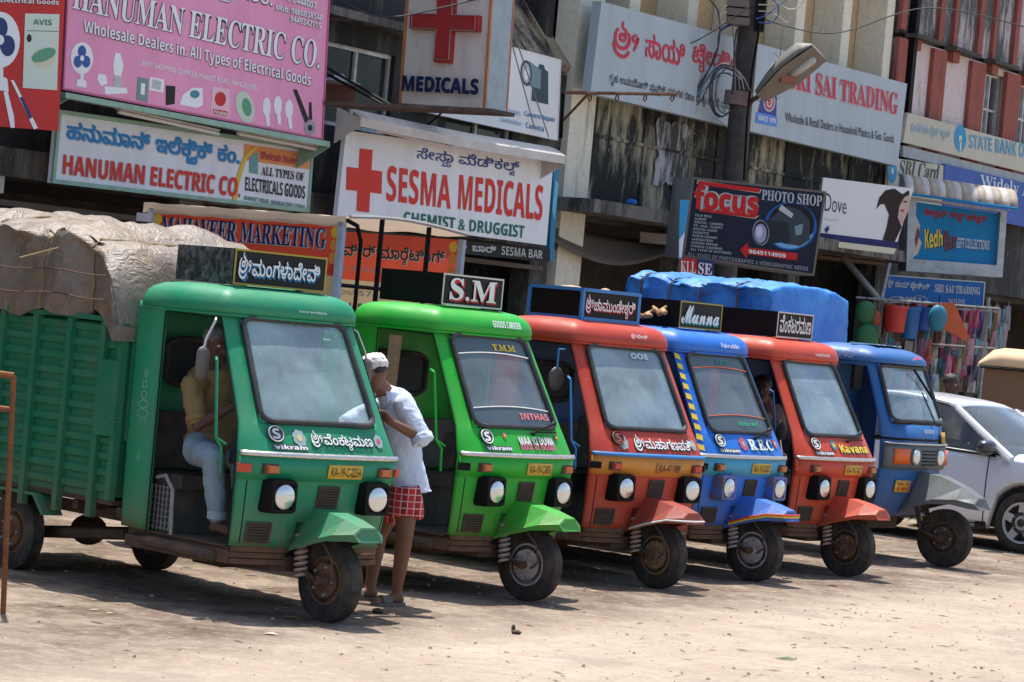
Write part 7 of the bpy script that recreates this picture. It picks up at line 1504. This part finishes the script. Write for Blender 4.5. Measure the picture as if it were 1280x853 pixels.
# driver of the sea-green three-wheeler
A = lambda x, y, d: at(x, y, d)
pd = thing('person', 'driver in a khaki shirt and faded trousers sitting barefoot in the sea-green cab', 'person', A(265, 560, 18.25))
hc = A(271, 430, 18.20); mb = WB(); P, Q = head_mb(mb, hc, .098, V((.55, -.55, -.25)))
nk = A(264, 462, 18.28); sh1 = A(240, 482, 18.10); sh2 = A(292, 478, 18.62); el = A(247, 532, 17.98); wr = A(290, 509, 17.98); hip1 = A(250, 562, 18.15); hip2 = A(283, 560, 18.45); kn = A(266, 577, 17.80); an = A(272, 652, 17.83); kn2 = A(300, 575, 18.1); an2 = A(305, 655, 18.1); el2 = A(308, 520, 18.5); wr2 = A(306, 500, 18.2)
mb.cap(hc - V((0, 0, .07)), nk, .055, .06); mb.cap(nk, A(262, 540, 18.3), .09, .12); mb.cap(sh1, el, .05, .042); mb.cap(el, wr, .042, .028); hand_mb(mb, wr, wr - el, V((0, 0, 1))); mb.cap(sh2, el2, .05, .042); mb.cap(el2, wr2, .042, .028); hand_mb(mb, wr2, wr2 - el2, V((0, 0, -1)))
mb.cap(hip1, kn, .085, .06); mb.cap(kn, an, .055, .038); foot_mb(mb, an, V((.5, -.5, 0)), 1.0); mb.cap(hip2, kn2, .085, .06); mb.cap(kn2, an2, .055, .035); foot_mb(mb, an2, V((.5, -.5, 0)))
remesh(mb.put('body', skin2, pd), .0085, 3)
mb = WB(); mb.cap(A(266, 480, 18.34), A(266, 545, 18.30), .175, .17, 16); mb.cap(sh1 + V((.01, .03, -.01)), sh2 + V((-.02, -.03, -.01)), .085, .085, 14); mb.cap(sh1, sh1.lerp(el, .80), .076, .066, 14); mb.cap(sh2, sh2.lerp(el2, .8), .078, .07, 14); mb.ell(A(265, 552, 18.25), (.19, .17, .10)); mb.cap(nk + V((0, 0, -.02)), nk + V((.0, -.0, .015)), .08, .072, 14)
remesh(mb.put('shirt', shirt_k, pd), .010, 3, .024, .07)
mb = WB(); c0 = sh1.lerp(el, .78); mb.tube([c0, c0 + (el - sh1).normalized() * .04], .072, 16); mb.put('sleeve_cuff', shirt_k, pd)
mb = WB(); mb.cap(hip1, kn + V((0, 0, .01)), .105, .078, 14); mb.cap(kn, kn.lerp(an, .88), .076, .060, 14); mb.cap(hip2, kn2, .105, .078, 14); mb.cap(kn2, kn2.lerp(an2, .85), .076, .060, 14); mb.cap(hip1, hip2, .12, .12, 14); remesh(mb.put('trousers', jeans, pd), .010, 3, .024, .07)
c0 = kn.lerp(an, .88); mb = WB(); mb.tube([c0 + V((0, 0, .02)), c0 - V((0, 0, .03))], .064, 16); mb.put('trouser_cuff', mat('cuff_blue', (.26, .33, .40), rough=.9), pd)
face_parts(pd, P, Q, .098); mb = WB(); mb.ell(P(-.22, 0, .36), (.098 * 1.02, .098 * .86, .098 * .92), Q, 16, 10); remesh(mb.put('hair', mat('greying_hair', (.10, .09, .085), rough=.8, dirt=.4, dcol=(.3, .29, .28), scale=70), pd), .01, 1, .008, .02)
# man in the white cap between the first two
D0 = 19.2
pm = thing('person', 'man in white cap, pale blue shirt and red checked cloth leaning into the cab', 'person', A(490, 757, D0))
hc = A(466, 467, 19.1); mb = WB(); P, Q = head_mb(mb, hc, .105, V((-.80, .25, -.50)))
nk = A(483, 492, D0); sR = A(507, 507, 19.05); sL = A(484, 506, 19.45); eR = A(527, 548, 18.98); wR = A(489, 528, 18.86); eL = A(446, 520, 19.5); wL = A(420, 535, 19.3); hpR = A(508, 622, 19.15); hpL = A(497, 620, 19.38); knR = A(506, 668, 19.10); anR = A(496, 738, 19.18); knL = A(474, 668, 19.45); anL = A(462, 738, 19.4)
ch = A(498, 530, D0 + .05); wa = A(508, 580, D0 + .05)
mb.cap(hc + V((.02, 0, -.05)), nk, .060, .065); mb.cap(nk, A(502, 530, D0 + .06), .06, .09); mb.cap(A(502, 530, D0 + .06), wa, .09, .09); mb.cap(wa, A(503, 615, 19.25), .09, .11); mb.cap(sR, eR, .052, .045); mb.cap(eR, wR, .044, .029); hand_mb(mb, wR, A(481, 519, 18.84) - wR, V((-.1, -.4, -1)), 1.05, .8); mb.cap(sL, eL, .052, .042); mb.cap(eL, wL, .042, .028); hand_mb(mb, wL, wL - eL, V((0, 0, -1)))
mb.cap(hpR, knR, .092, .062, 14); mb.cap(knR, knR.lerp(anR, .35), .058, .06, 14); mb.cap(knR.lerp(anR, .35), anR, .06, .036, 14); foot_mb(mb, V((anR.x, anR.y, .085)), V((-.65, -.45, 0)), 1.0); mb.cap(anR, V((anR.x, anR.y, .085)), .037, .037)
mb.cap(hpL, knL, .09, .06, 14); mb.cap(knL, knL.lerp(anL, .35), .056, .057, 14); mb.cap(knL.lerp(anL, .35), anL, .057, .035, 14); foot_mb(mb, V((anL.x, anL.y, .085)), V((-.7, -.3, 0)), 1.0); mb.cap(anL, V((anL.x, anL.y, .085)), .036, .036)
remesh(mb.put('body', skin, pm), .0085, 3)
mb = WB(); sc_ = D0 / F_PX; RW = []
for y, xa, xb, dp in ((484, 484, 503, .07), (490, 478, 514, .11), (502, 474, 522, .13), (520, 474, 526, .135), (545, 477, 527, .135), (570, 481, 529, .135), (590, 484, 534, .14), (606, 486, 538, .142), (616, 487, 540, .146)):
    c = A((xa + xb) / 2, y, D0 + .06); hw_ = (xb - xa) / 2 * sc_; RW.append((c, V((hw_ * .95, hw_ * .25, -.10 * hw_ + (.25 if y > 612 else 0) * hw_)), V((-dp * .25, dp, 0))))
garment(mb, RW, 24)
mb.cap(sR + V((-.01, .02, -.0)), sR.lerp(eR, .5), .078, .072, 14); mb.cap(sR.lerp(eR, .5), sR.lerp(eR, .98), .072, .068, 14); mb.cap(sL, sL.lerp(eL, .98), .072, .062, 14); mb.cap(eL, eL.lerp(wL, .5), .062, .055, 12); mb.cap(nk + V((.015, 0, -.02)), nk + V((0, 0, .0)), .078, .07, 14)
remesh(mb.put('shirt', shirt_b, pm), .009, 3, .014, .05)
mb = WB(); c0 = sR.lerp(eR, .96); dr = (eR - sR).normalized()
mb.tube([c0 - dr * .01, c0 + dr * .045], .079, 18, cap=True); remesh(mb.put('rolled_sleeve', shirt_b, pm), .008, 2, .01, .03)
mb = WB(); nf = V((-.5, -.6, 0)).normalized()
for a in (-1, 1): c0 = nk + V((-.03, -.075, -.01)) + V((.03, 0, 0)) * a; mb.prism([c0 + V((0, 0, .03)), c0 + V((.045 * a, 0, .02)), c0 + V((.02 * a, -.02, -.06))], (0, -.008, 0))
mb.put('collar', shirt_b, pm)
# checked cloth: real weave lines
lm, ln, lb = new_mat('red_checked_cloth'); tc = N(ln, 'ShaderNodeTexCoord'); spx = N(ln, 'ShaderNodeSeparateXYZ'); ln.links.new(tc.outputs['Object'], spx.inputs[0])
def stripe(out, freq, width):
    a = N(ln, 'ShaderNodeMath', operation='MULTIPLY'); a.inputs[1].default_value = freq; ln.links.new(out, a.inputs[0]); b_ = N(ln, 'ShaderNodeMath', operation='FRACT'); ln.links.new(a.outputs[0], b_.inputs[0]); c_ = N(ln, 'ShaderNodeMath', operation='LESS_THAN'); c_.inputs[1].default_value = width; ln.links.new(b_.outputs[0], c_.inputs[0]); return c_.outputs[0]
mx = N(ln, 'ShaderNodeMath', operation='MAXIMUM'); ln.links.new(stripe(spx.outputs[0], 22, .14), mx.inputs[0]); ln.links.new(stripe(spx.outputs[2], 22, .14), mx.inputs[1])
c_ = mix(ln, stripe(spx.outputs[0], 11, .45), (.45, .02, .018), (.25, .012, .012)); c_ = mix(ln, mx.outputs[0], c_, (.60, .35, .32)); ln.links.new(c_, lb.inputs['Base Color']); lb.inputs['Roughness'].default_value = .9
mb = WB(); mb.tube([A(507, 608, 19.15), hpR, hpR.lerp(knR, .56)], [.10, .112, .125], 18); mb.tube([A(498, 608, 19.35), hpL, hpL.lerp(knL, .54)], [.10, .11, .118], 18); mb.tube([A(503, 606, 19.25), A(500, 634, 19.26)], [.10, .115], 18); remesh(mb.put('checked_cloth', lm, pm), .012, 3, .03, .1)
mb = WB(); f = V((-.80, .25, -.1)).normalized(); mb.ell(P(-.16, 0, .55), (.105 * 1.08, .105 * .92, .105 * .72), Q, 18, 10); mb.ell(P(-.5, 0, .35), (.105 * .75, .105 * .8, .105 * .62), Q, 14, 10); mb.cap(P(.72, -.35, .48), P(.72, .35, .48), .105 * .22, .105 * .22, 10)
remesh(mb.put('cap', capm, pm), .009, 2, .022, .035)
mb = WB(); mb.ell(P(-.55, 0, -.02), (.105 * .55, .105 * .76, .105 * .40), Q, 14, 8); mb.put('hair', hairm, pm); face_parts(pm, P, Q, .105)
sandal = mat('grey_sandal', (.14, .13, .11), rough=.7, dirt=.4)
for an_, d_, lab in ((anR, V((-.65, -.45, 0)), 0), (anL, V((-.7, -.3, 0)), 0)):
    sdl = thing('sandal', None, None); sdl.parent = pm; d_ = d_.normalized(); s_ = V((-d_.y, d_.x, 0)); c0 = V((an_.x, an_.y, 0)); mb = WB()
    ol = [c0 + d_ * a + s_ * b_ for a, b_ in ((-.075, 0), (-.06, .035), (.02, .036), (.10, .052), (.165, .045), (.195, .015), (.19, -.02), (.15, -.045), (.08, -.046), (.02, -.036), (-.06, -.035))]
    mb.prism([p + V((0, 0, .002)) for p in ol], (0, 0, .022)); mb.put('sole', sandal, sdl); mb = WB(); mb.grid(lambda u, v: c0 + d_ * (.055 + .075 * v) + s_ * .052 * math.cos(math.pi * u) + V((0, 0, .022 + .052 * math.sin(math.pi * u))), 10, 3); mb.put('strap', sandal, sdl, solid=.006)
# driver of the orange-red one
pe = thing('person', 'moustached man in a grey-brown shirt looking out of the orange-red cab', 'person', A(968, 560, 26.3))
hc = A(952, 487, 26.2); mb = WB(); P, Q = head_mb(mb, hc, .108, V((-.15, -1, -.05))); nk = A(955, 505, 26.3); s1, s2 = A(945, 522, 26.2), A(985, 522, 26.5); e1 = A(965, 560, 26.1)
mb.cap(hc - V((0, 0, .06)), nk, .06, .065); mb.cap(nk, A(966, 550, 26.4), .1, .15); mb.cap(s2, A(990, 555, 26.3), .05, .045); mb.cap(A(990, 555, 26.3), A(975, 565, 26.0), .045, .03); hand_mb(mb, A(975, 565, 26.0), V((-1, -.2, .1)), V((0, 0, 1))); mb.cap(s1, e1, .05, .045); mb.cap(A(960, 590, 26.3), A(985, 600, 26.1), .1, .08); mb.cap(A(985, 600, 26.1), A(988, 660, 26.1), .07, .05)
remesh(mb.put('body', skin, pe), .010, 2); mb = WB(); mb.cap(A(962, 525, 26.4), A(966, 570, 26.4), .17, .17, 14); mb.cap(s1, s2, .09, .09, 14); mb.cap(s2, A(990, 552, 26.3), .085, .075, 14); mb.cap(s1, e1, .08, .07, 14); mb.cap(nk, nk + V((0, 0, .01)), .08, .075, 12); remesh(mb.put('shirt', mat('grey_brown_shirt', (.26, .17, .15), rough=.9, dirt=.2), pe), .014, 3, .03, .1)
mb = WB(); mb.cap(A(960, 590, 26.3), A(985, 600, 26.1), .12, .1, 12); mb.cap(A(985, 600, 26.1), A(988, 650, 26.1), .09, .07, 12); mb.put('trousers', mat('dark_trousers', (.05, .05, .06), rough=.9), pe)
mb = WB(); mb.ell(P(-.25, 0, .45), (.108 * .98, .108 * .9, .108 * .85), Q, 16, 10); remesh(mb.put('hair', hairm, pe), .01, 1, .01, .02); face_parts(pe, P, Q, .108, moust=True)
# drivers seen as dim shapes in the cabs of the brick-red and deep blue ones, and a passer-by behind the car
def sitter(lab, hx, hy, d, shirtc, face, k=1.0):
    p_ = thing('person', lab, 'person', A(hx, hy + 60, d)); hc = A(hx, hy, d); mb = WB(); P, Q = head_mb(mb, hc, .105, face); nk = hc + V((0, .02, -.16)); S1_, S2_ = nk + V((-.19, 0, -.06)), nk + V((.19, 0, -.06)); w_ = nk + V((0, .05, -.5))
    mb.cap(hc - V((0, 0, .06)), nk, .06, .065); mb.cap(nk, w_, .1, .14)
    for s_, sg in ((S1_, -1), (S2_, 1)): e = s_ + V((sg * .05, -.05, -.26)); h_ = e + V((-sg * .06, -.22, .04)); mb.cap(s_, e, .05, .043); mb.cap(e, h_, .043, .028); hand_mb(mb, h_, h_ - e, V((0, 0, -1))); 
    remesh(mb.put('body', skin2, p_), .012, 2); mb = WB(); mb.cap(nk + V((0, .02, -.12)), w_, .16, .17, 14); mb.cap(S1_, S2_, .09, .09, 14)
    for s_, sg in ((S1_, -1), (S2_, 1)): mb.cap(s_, s_ + V((sg * .04, -.04, -.2)), .08, .075, 12)
    remesh(mb.put('shirt', shirtc, p_), .014, 3, .03, .1); mb = WB(); mb.ell(P(-.22, 0, .42), (.105, .095, .09), Q, 16, 10); remesh(mb.put('hair', hairm, p_), .01, 1, .01, .02); face_parts(p_, P, Q, .105); return p_, w_
p_, w_ = sitter('dimly seen driver behind the windscreen of the brick-red three-wheeler', 768, 500, 22.9, mat('dark_olive_shirt', (.07, .06, .04), rough=.9), V((.5, -.8, -.1)))
mb = WB(); mb.cap(w_, w_ + V((.3, -.3, -.02)), .12, .09, 12); mb.cap(w_ + V((.3, -.3, -.02)), w_ + V((.33, -.33, -.4)), .09, .07, 12); mb.put('trousers', mat('dark_trousers', (.05, .05, .06), rough=.9), p_)
p_, w_ = sitter('dark-haired driver half hidden in the deep blue three-wheeler', 1019, 504, 28.3, mat('dark_olive_shirt', (.07, .06, .04)), V((.3, -.9, -.1)))
mb = WB(); mb.cap(w_, w_ + V((.3, -.3, -.02)), .12, .09, 12); mb.cap(w_ + V((.3, -.3, -.02)), w_ + V((.33, -.33, -.4)), .09, .07, 12); mb.put('trousers', mat('dark_trousers', (.05, .05, .06), rough=.9), p_)
p_, w_ = sitter('passer-by of whom only the dark hair and brow show above the silver roof', 1190, 481, 34.0, mat('plain_shirt', (.3, .2, .16), rough=.9), V((.7, -.6, -.1)))
mb = WB(); g_ = V((w_.x, w_.y, .08)); 
for sg in (-1, 1): mb.cap(w_ + V((sg * .08, 0, 0)), V((w_.x + sg * .09, w_.y, .12)), .11, .07, 12)
mb.put('trousers', mat('dark_trousers', (.05, .05, .06), rough=.9), p_); mb = WB()
for sg in (-1, 1): mb.cap(V((w_.x + sg * .09, w_.y + .03, .04)), V((w_.x + sg * .09, w_.y - .14, .03)), .04, .035)
mb.put('shoe', black, p_)

# ---------------- household goods hanging at the plastics shop ----------------
GD = 44.0; rn = random.Random(11)
def bucket(x, y, w_, h_, col, lab, tilt=0, d=GD):
    c0 = at(x, y, d); s_ = d / F_PX; r = w_ * s_ / 2; h = h_ * s_; t = thing('plastic_bucket', lab, 'bucket', c0, 0, 'buckets hanging under the small blue board'); mb = MB(); T = Matrix.Rotation(R(tilt), 4, 'Y')
    mb.lathe([(r * .80, -h / 2), (r * .82, -h / 2 + .02), (r * .97, h / 2 - .05), (r * 1.06, h / 2 - .05), (r * 1.06, h / 2), (r * .98, h / 2), (r * .95, h / 2 - .1), (r * .76, -h / 2 + .03), (0, -h / 2 + .03)], 24, 'Z', T); mb.lathe([(r * .80, -h / 2), (0, -h / 2 + .001)], 24, 'Z', T)
    mb.build('bucket', mat('plastic_' + lab.split()[0], col, rough=.4, dirt=.15), t); mb = MB(); mb.tube([T @ V((r * math.cos(a), 0, h / 2 + r * .7 * math.sin(a))) for a in (math.pi * k / 10 for k in range(11))], .008, 5); mb.build('handle', steel, t)
bucket(1119, 399, 30, 34, (.50, .03, .02), 'red large bucket hanging at the end nearest the slanted strut'); bucket(1138, 404, 24, 40, (.02, .16, .42), 'blue tall bucket hanging between the two red ones', d=44.6); bucket(1148, 392, 20, 30, (.50, .03, .02), 'red smaller bucket tucked behind the tall blue one', d=45.2); bucket(1156, 399, 20, 30, (.03, .12, .50), 'ultramarine bucket beside the smaller red one', 8, d=44.8)
for x, y, rx, ry, col, lab in ((1172, 398, 12, 17, (.01, .22, .33), 'teal round basin hanging edge-on beside the ultramarine bucket'), (1082, 391, 13, 15, (.01, .15, .05), 'upper dark green net of balls hanging below the struts'), (1084, 421, 15, 17, (.01, .17, .06), 'lower dark green net of balls hanging below the struts'), (1096, 398, 6, 9, (.45, .08, .02), 'orange round net of balls between the green ones and the red bucket')):
    t = thing('hanging_basin' if 'basin' in lab else 'ball_net', lab, 'basin' if 'basin' in lab else 'net of balls', at(x, y, GD)); k = GD / F_PX; mb = MB(); mb.ell((0, 0, 0), (rx * k, rx * k * .6, ry * k), None, 16, 12); mb.build('shell' if 'basin' in lab else 'balls', mat('plastic_' + lab.split()[0] + lab.split()[1], col, rough=.5, dirt=.3), t); mb = MB(); mb.tube([(0, 0, ry * k), (0, 0, ry * k + .15)], .008, 4); mb.build('string', black, t)
for i, (pts, col, lab) in enumerate(([[(1178, 378), (1193, 379), (1213, 424), (1203, 424), (1180, 412), (1168, 410)], (.60, .10, .02), 'large orange dustpan hanging point down beside the teal basin'], [[(1168, 379), (1183, 380), (1186, 400), (1180, 412), (1170, 412), (1165, 404)], (.55, .07, .03), 'red-orange dustpan half behind the teal basin'], [[(1186, 380), (1190, 380), (1194, 410), (1189, 408)], (.03, .05, .30), 'narrow dark blue plastic strip between the orange dustpans'])):
    d = 44.2 + .3 * i; t = thing('dustpan', lab, 'dustpan', at(*pts[0], d)); mb = WB(); mb.prism([at(*p, d) for p in pts][::-1], (0, .10, 0)); mb.put('pan', mat('plastic_or%d' % i, col, rough=.4, dirt=.15), t)
t = thing('display_rail', 'grey rails and bars on which the plastic goods and packets hang', 'rail', at(1100, 375, 45)); 
for a, b_ in (((1070, 372), (1250, 386)), ((1160, 430), (1245, 436)), ((1193, 386), (1250, 390))): mb = WB(); mb.tube([at(*a, 44.6), at(*b_, 44.6)], .02, 6); mb.put('rail_bar', steel, t)
for x in (1112, 1149, 1236): mb = WB(); a = at(x, 372, 44.9); mb.tube([a, V((a.x, a.y, .12))], .03, 6); mb.put('post', steel, t)
cols_ = [('pink', (.62, .16, .30)), ('magenta', (.48, .04, .16)), ('pale blue', (.38, .50, .60)), ('turquoise', (.08, .42, .48)), ('white', (.62, .60, .62)), ('crimson', (.45, .03, .04)), ('purple', (.12, .04, .20)), ('olive', (.25, .22, .08)), ('grey', (.3, .28, .3)), ('dark teal', (.02, .12, .14)), ('cream', (.6, .52, .36)), ('navy', (.04, .05, .15)), ('rose', (.6, .28, .34)), ('brown', (.16, .08, .05))]
rows_ = [('topmost row', 398, 1203, 1262, 11, 24), ('second row', 420, 1156, 1258, 16, 26), ('middle row', 440, 1072, 1240, 22, 26), ('fourth row', 460, 1072, 1230, 22, 24), ('lowest row', 480, 1080, 1225, 20, 22)]
plm = {}
def sheenmat(nm, col):
    if nm not in plm:
        plm[nm] = mat('packet_' + nm, tuple(c * .72 for c in col), rough=.3, dirt=.35, dcol=tuple(min(1, c * .5 + .15) for c in col), scale=14, spec=.7)  # packet colours dimmed to paint in the deep shade of the shop
    return plm[nm]
for ri, (rw_, y, xa, xb, n_, hh) in enumerate(rows_):
    for k in range(n_):
        nm, col = cols_[(k * 5 + ri * 3) % len(cols_)]; x = xa + (xb - xa) * (k + .5) / n_ + rn.uniform(-2, 2); wd = (xb - xa) / n_ * rn.uniform(1.1, 1.8); d = 44.5 + rn.uniform(0, 1.4); h_ = hh * rn.uniform(.9, 1.4)
        side_ = 'by the green nets' if k < n_ / 5 and n_ > 18 else 'near the buckets' if k < n_ / 3 else 'in mid-rack' if k < 2 * n_ / 3 else 'toward the brown vehicle'
        t = thing('hanging_packet', f'{nm} packet hanging in the {rw_} of the plastics shop {side_}', 'packet', at(x, y, d), rn.uniform(-.5, .5), 'packets hanging in the plastics shop'); s_ = d / F_PX; w2, h2 = wd * s_ / 2, h_ * s_ / 2; mb = MB(); ph = rn.uniform(0, 6)
        for sg in (1, -1):
            mb.grid(lambda u, v: ((2 * u - 1) * w2 * (.75 + .25 * math.sin(math.pi * min(1, v * 1.3) / 1.0 * .5 + .4)), sg * -.04 * math.sin(math.pi * u) * math.sin(math.pi * v) - .012 * math.sin(9 * u + ph + 4 * v), h2 - 2 * h2 * v), 6, 6, flip=sg < 0)
        mb.build('bag', sheenmat(nm, col), t)
        n2, c2 = cols_[(k * 3 + ri * 5 + 4) % len(cols_)]; mb = MB(); pv = rn.uniform(-.5, .1); mb.add([(w2 * .42 * math.cos(R(q * 30)), -.052, h2 * (pv + .3) + w2 * .42 * math.sin(R(q * 30))) for q in range(12)], [tuple(range(12))])
        if k % 3 == 0: mb.build('printed_label', sheenmat(n2, c2), t)
        mb = MB()
        mb = MB(); mb.tube([(0, 0, h2), (0, 0, h2 + .06)], .006, 4); mb.build('hook', steel, t)

# ---------------- barrier, debris ----------------
t = thing('steel_barrier', 'orange-rusted tube barrier standing before the tail of the sea-green three-wheeler', 'barrier', ground_at(8, 768)); Y = ground_at(8, 768).y; om = mat('orange_rust', (.26, .085, .02), rough=.8, dirt=.75, dcol=(.09, .04, .025), scale=16, bmp=.4)
g0 = ground_at(3, 768); pz = at(17, 470, Y); mb = WB(); mb.tube([V((g0.x, Y, 0)), pz], .017, 10); mb.put('post', om, t)
for y, r_, n_ in ((470, .02, 'top_rail'), (513, .018, 'mid_rail')): mb = WB(); a = at(17, y, Y); mb.tube([a, a + V((-1.5, -.05, .06))], r_, 8); mb.put(n_, om, t)
a = at(17, 470, Y) + V((-1.5, -.05, .06)); mb = WB(); mb.tube([a, V((a.x - .02, a.y, 0))], .021, 10); mb.put('post', om, t)
t = thing('fallen_leaf', 'green leaf lying on the open road at the front', 'leaf', ground_at(982, 825)); mb = WB(); p = ground_at(982, 825); mb.add([p + V((-.075, 0, .006)), p + V((-.02, -.022, .012)), p + V((.07, -.01, .008)), p + V((.02, .02, .022))], [(0, 1, 2, 3)]); mb.put('blade', ink('leaf_green', (.08, .16, .05)), t, solid=.002)
t = thing('dirt_clod', 'dark brown clod on the road before the leaf-green three-wheeler', 'clod', ground_at(645, 793)); mb = WB(); p = ground_at(645, 793); mb.ell(p + V((0, 0, .012)), (.035, .025, .018), None, 7, 5); mb.ell(p + V((-.02, .03, .03)), (.014, .012, .03), None, 6, 5); mb.put('clod', mud, t)
t = thing('stone', 'round dark stone by the sandal of the man in the cap', 'stone', ground_at(470, 766)); mb = WB(); p = ground_at(472, 767); mb.ell(p + V((0, 0, .016)), (.04, .03, .022), None, 8, 6); mb.put('stone', mud, t)
for i, (x, y, lab) in enumerate(((362, 773, 'brown dry leaf under the nose of the sea-green three-wheeler'), (1040, 733, 'flat reddish card scrap at the shadow edge before the sky-blue one'), (337, 794, 'pale flat scrap on the dirt left of the first front wheel'))):
    t = thing('litter_scrap', lab, 'scrap', ground_at(x, y)); p = ground_at(x, y); mb = WB(); mb.add([p + V((-.05, 0, .005)), p + V((0, -.02, .012)), p + V((.06, 0, .006)), p + V((.01, .03, .016))], [(0, 1, 2, 3)]); mb.put('scrap', mat('scrap_%d' % i, ((.35, .16, .06), (.25, .07, .05), (.6, .5, .4))[i], rough=.9), t, solid=.002)
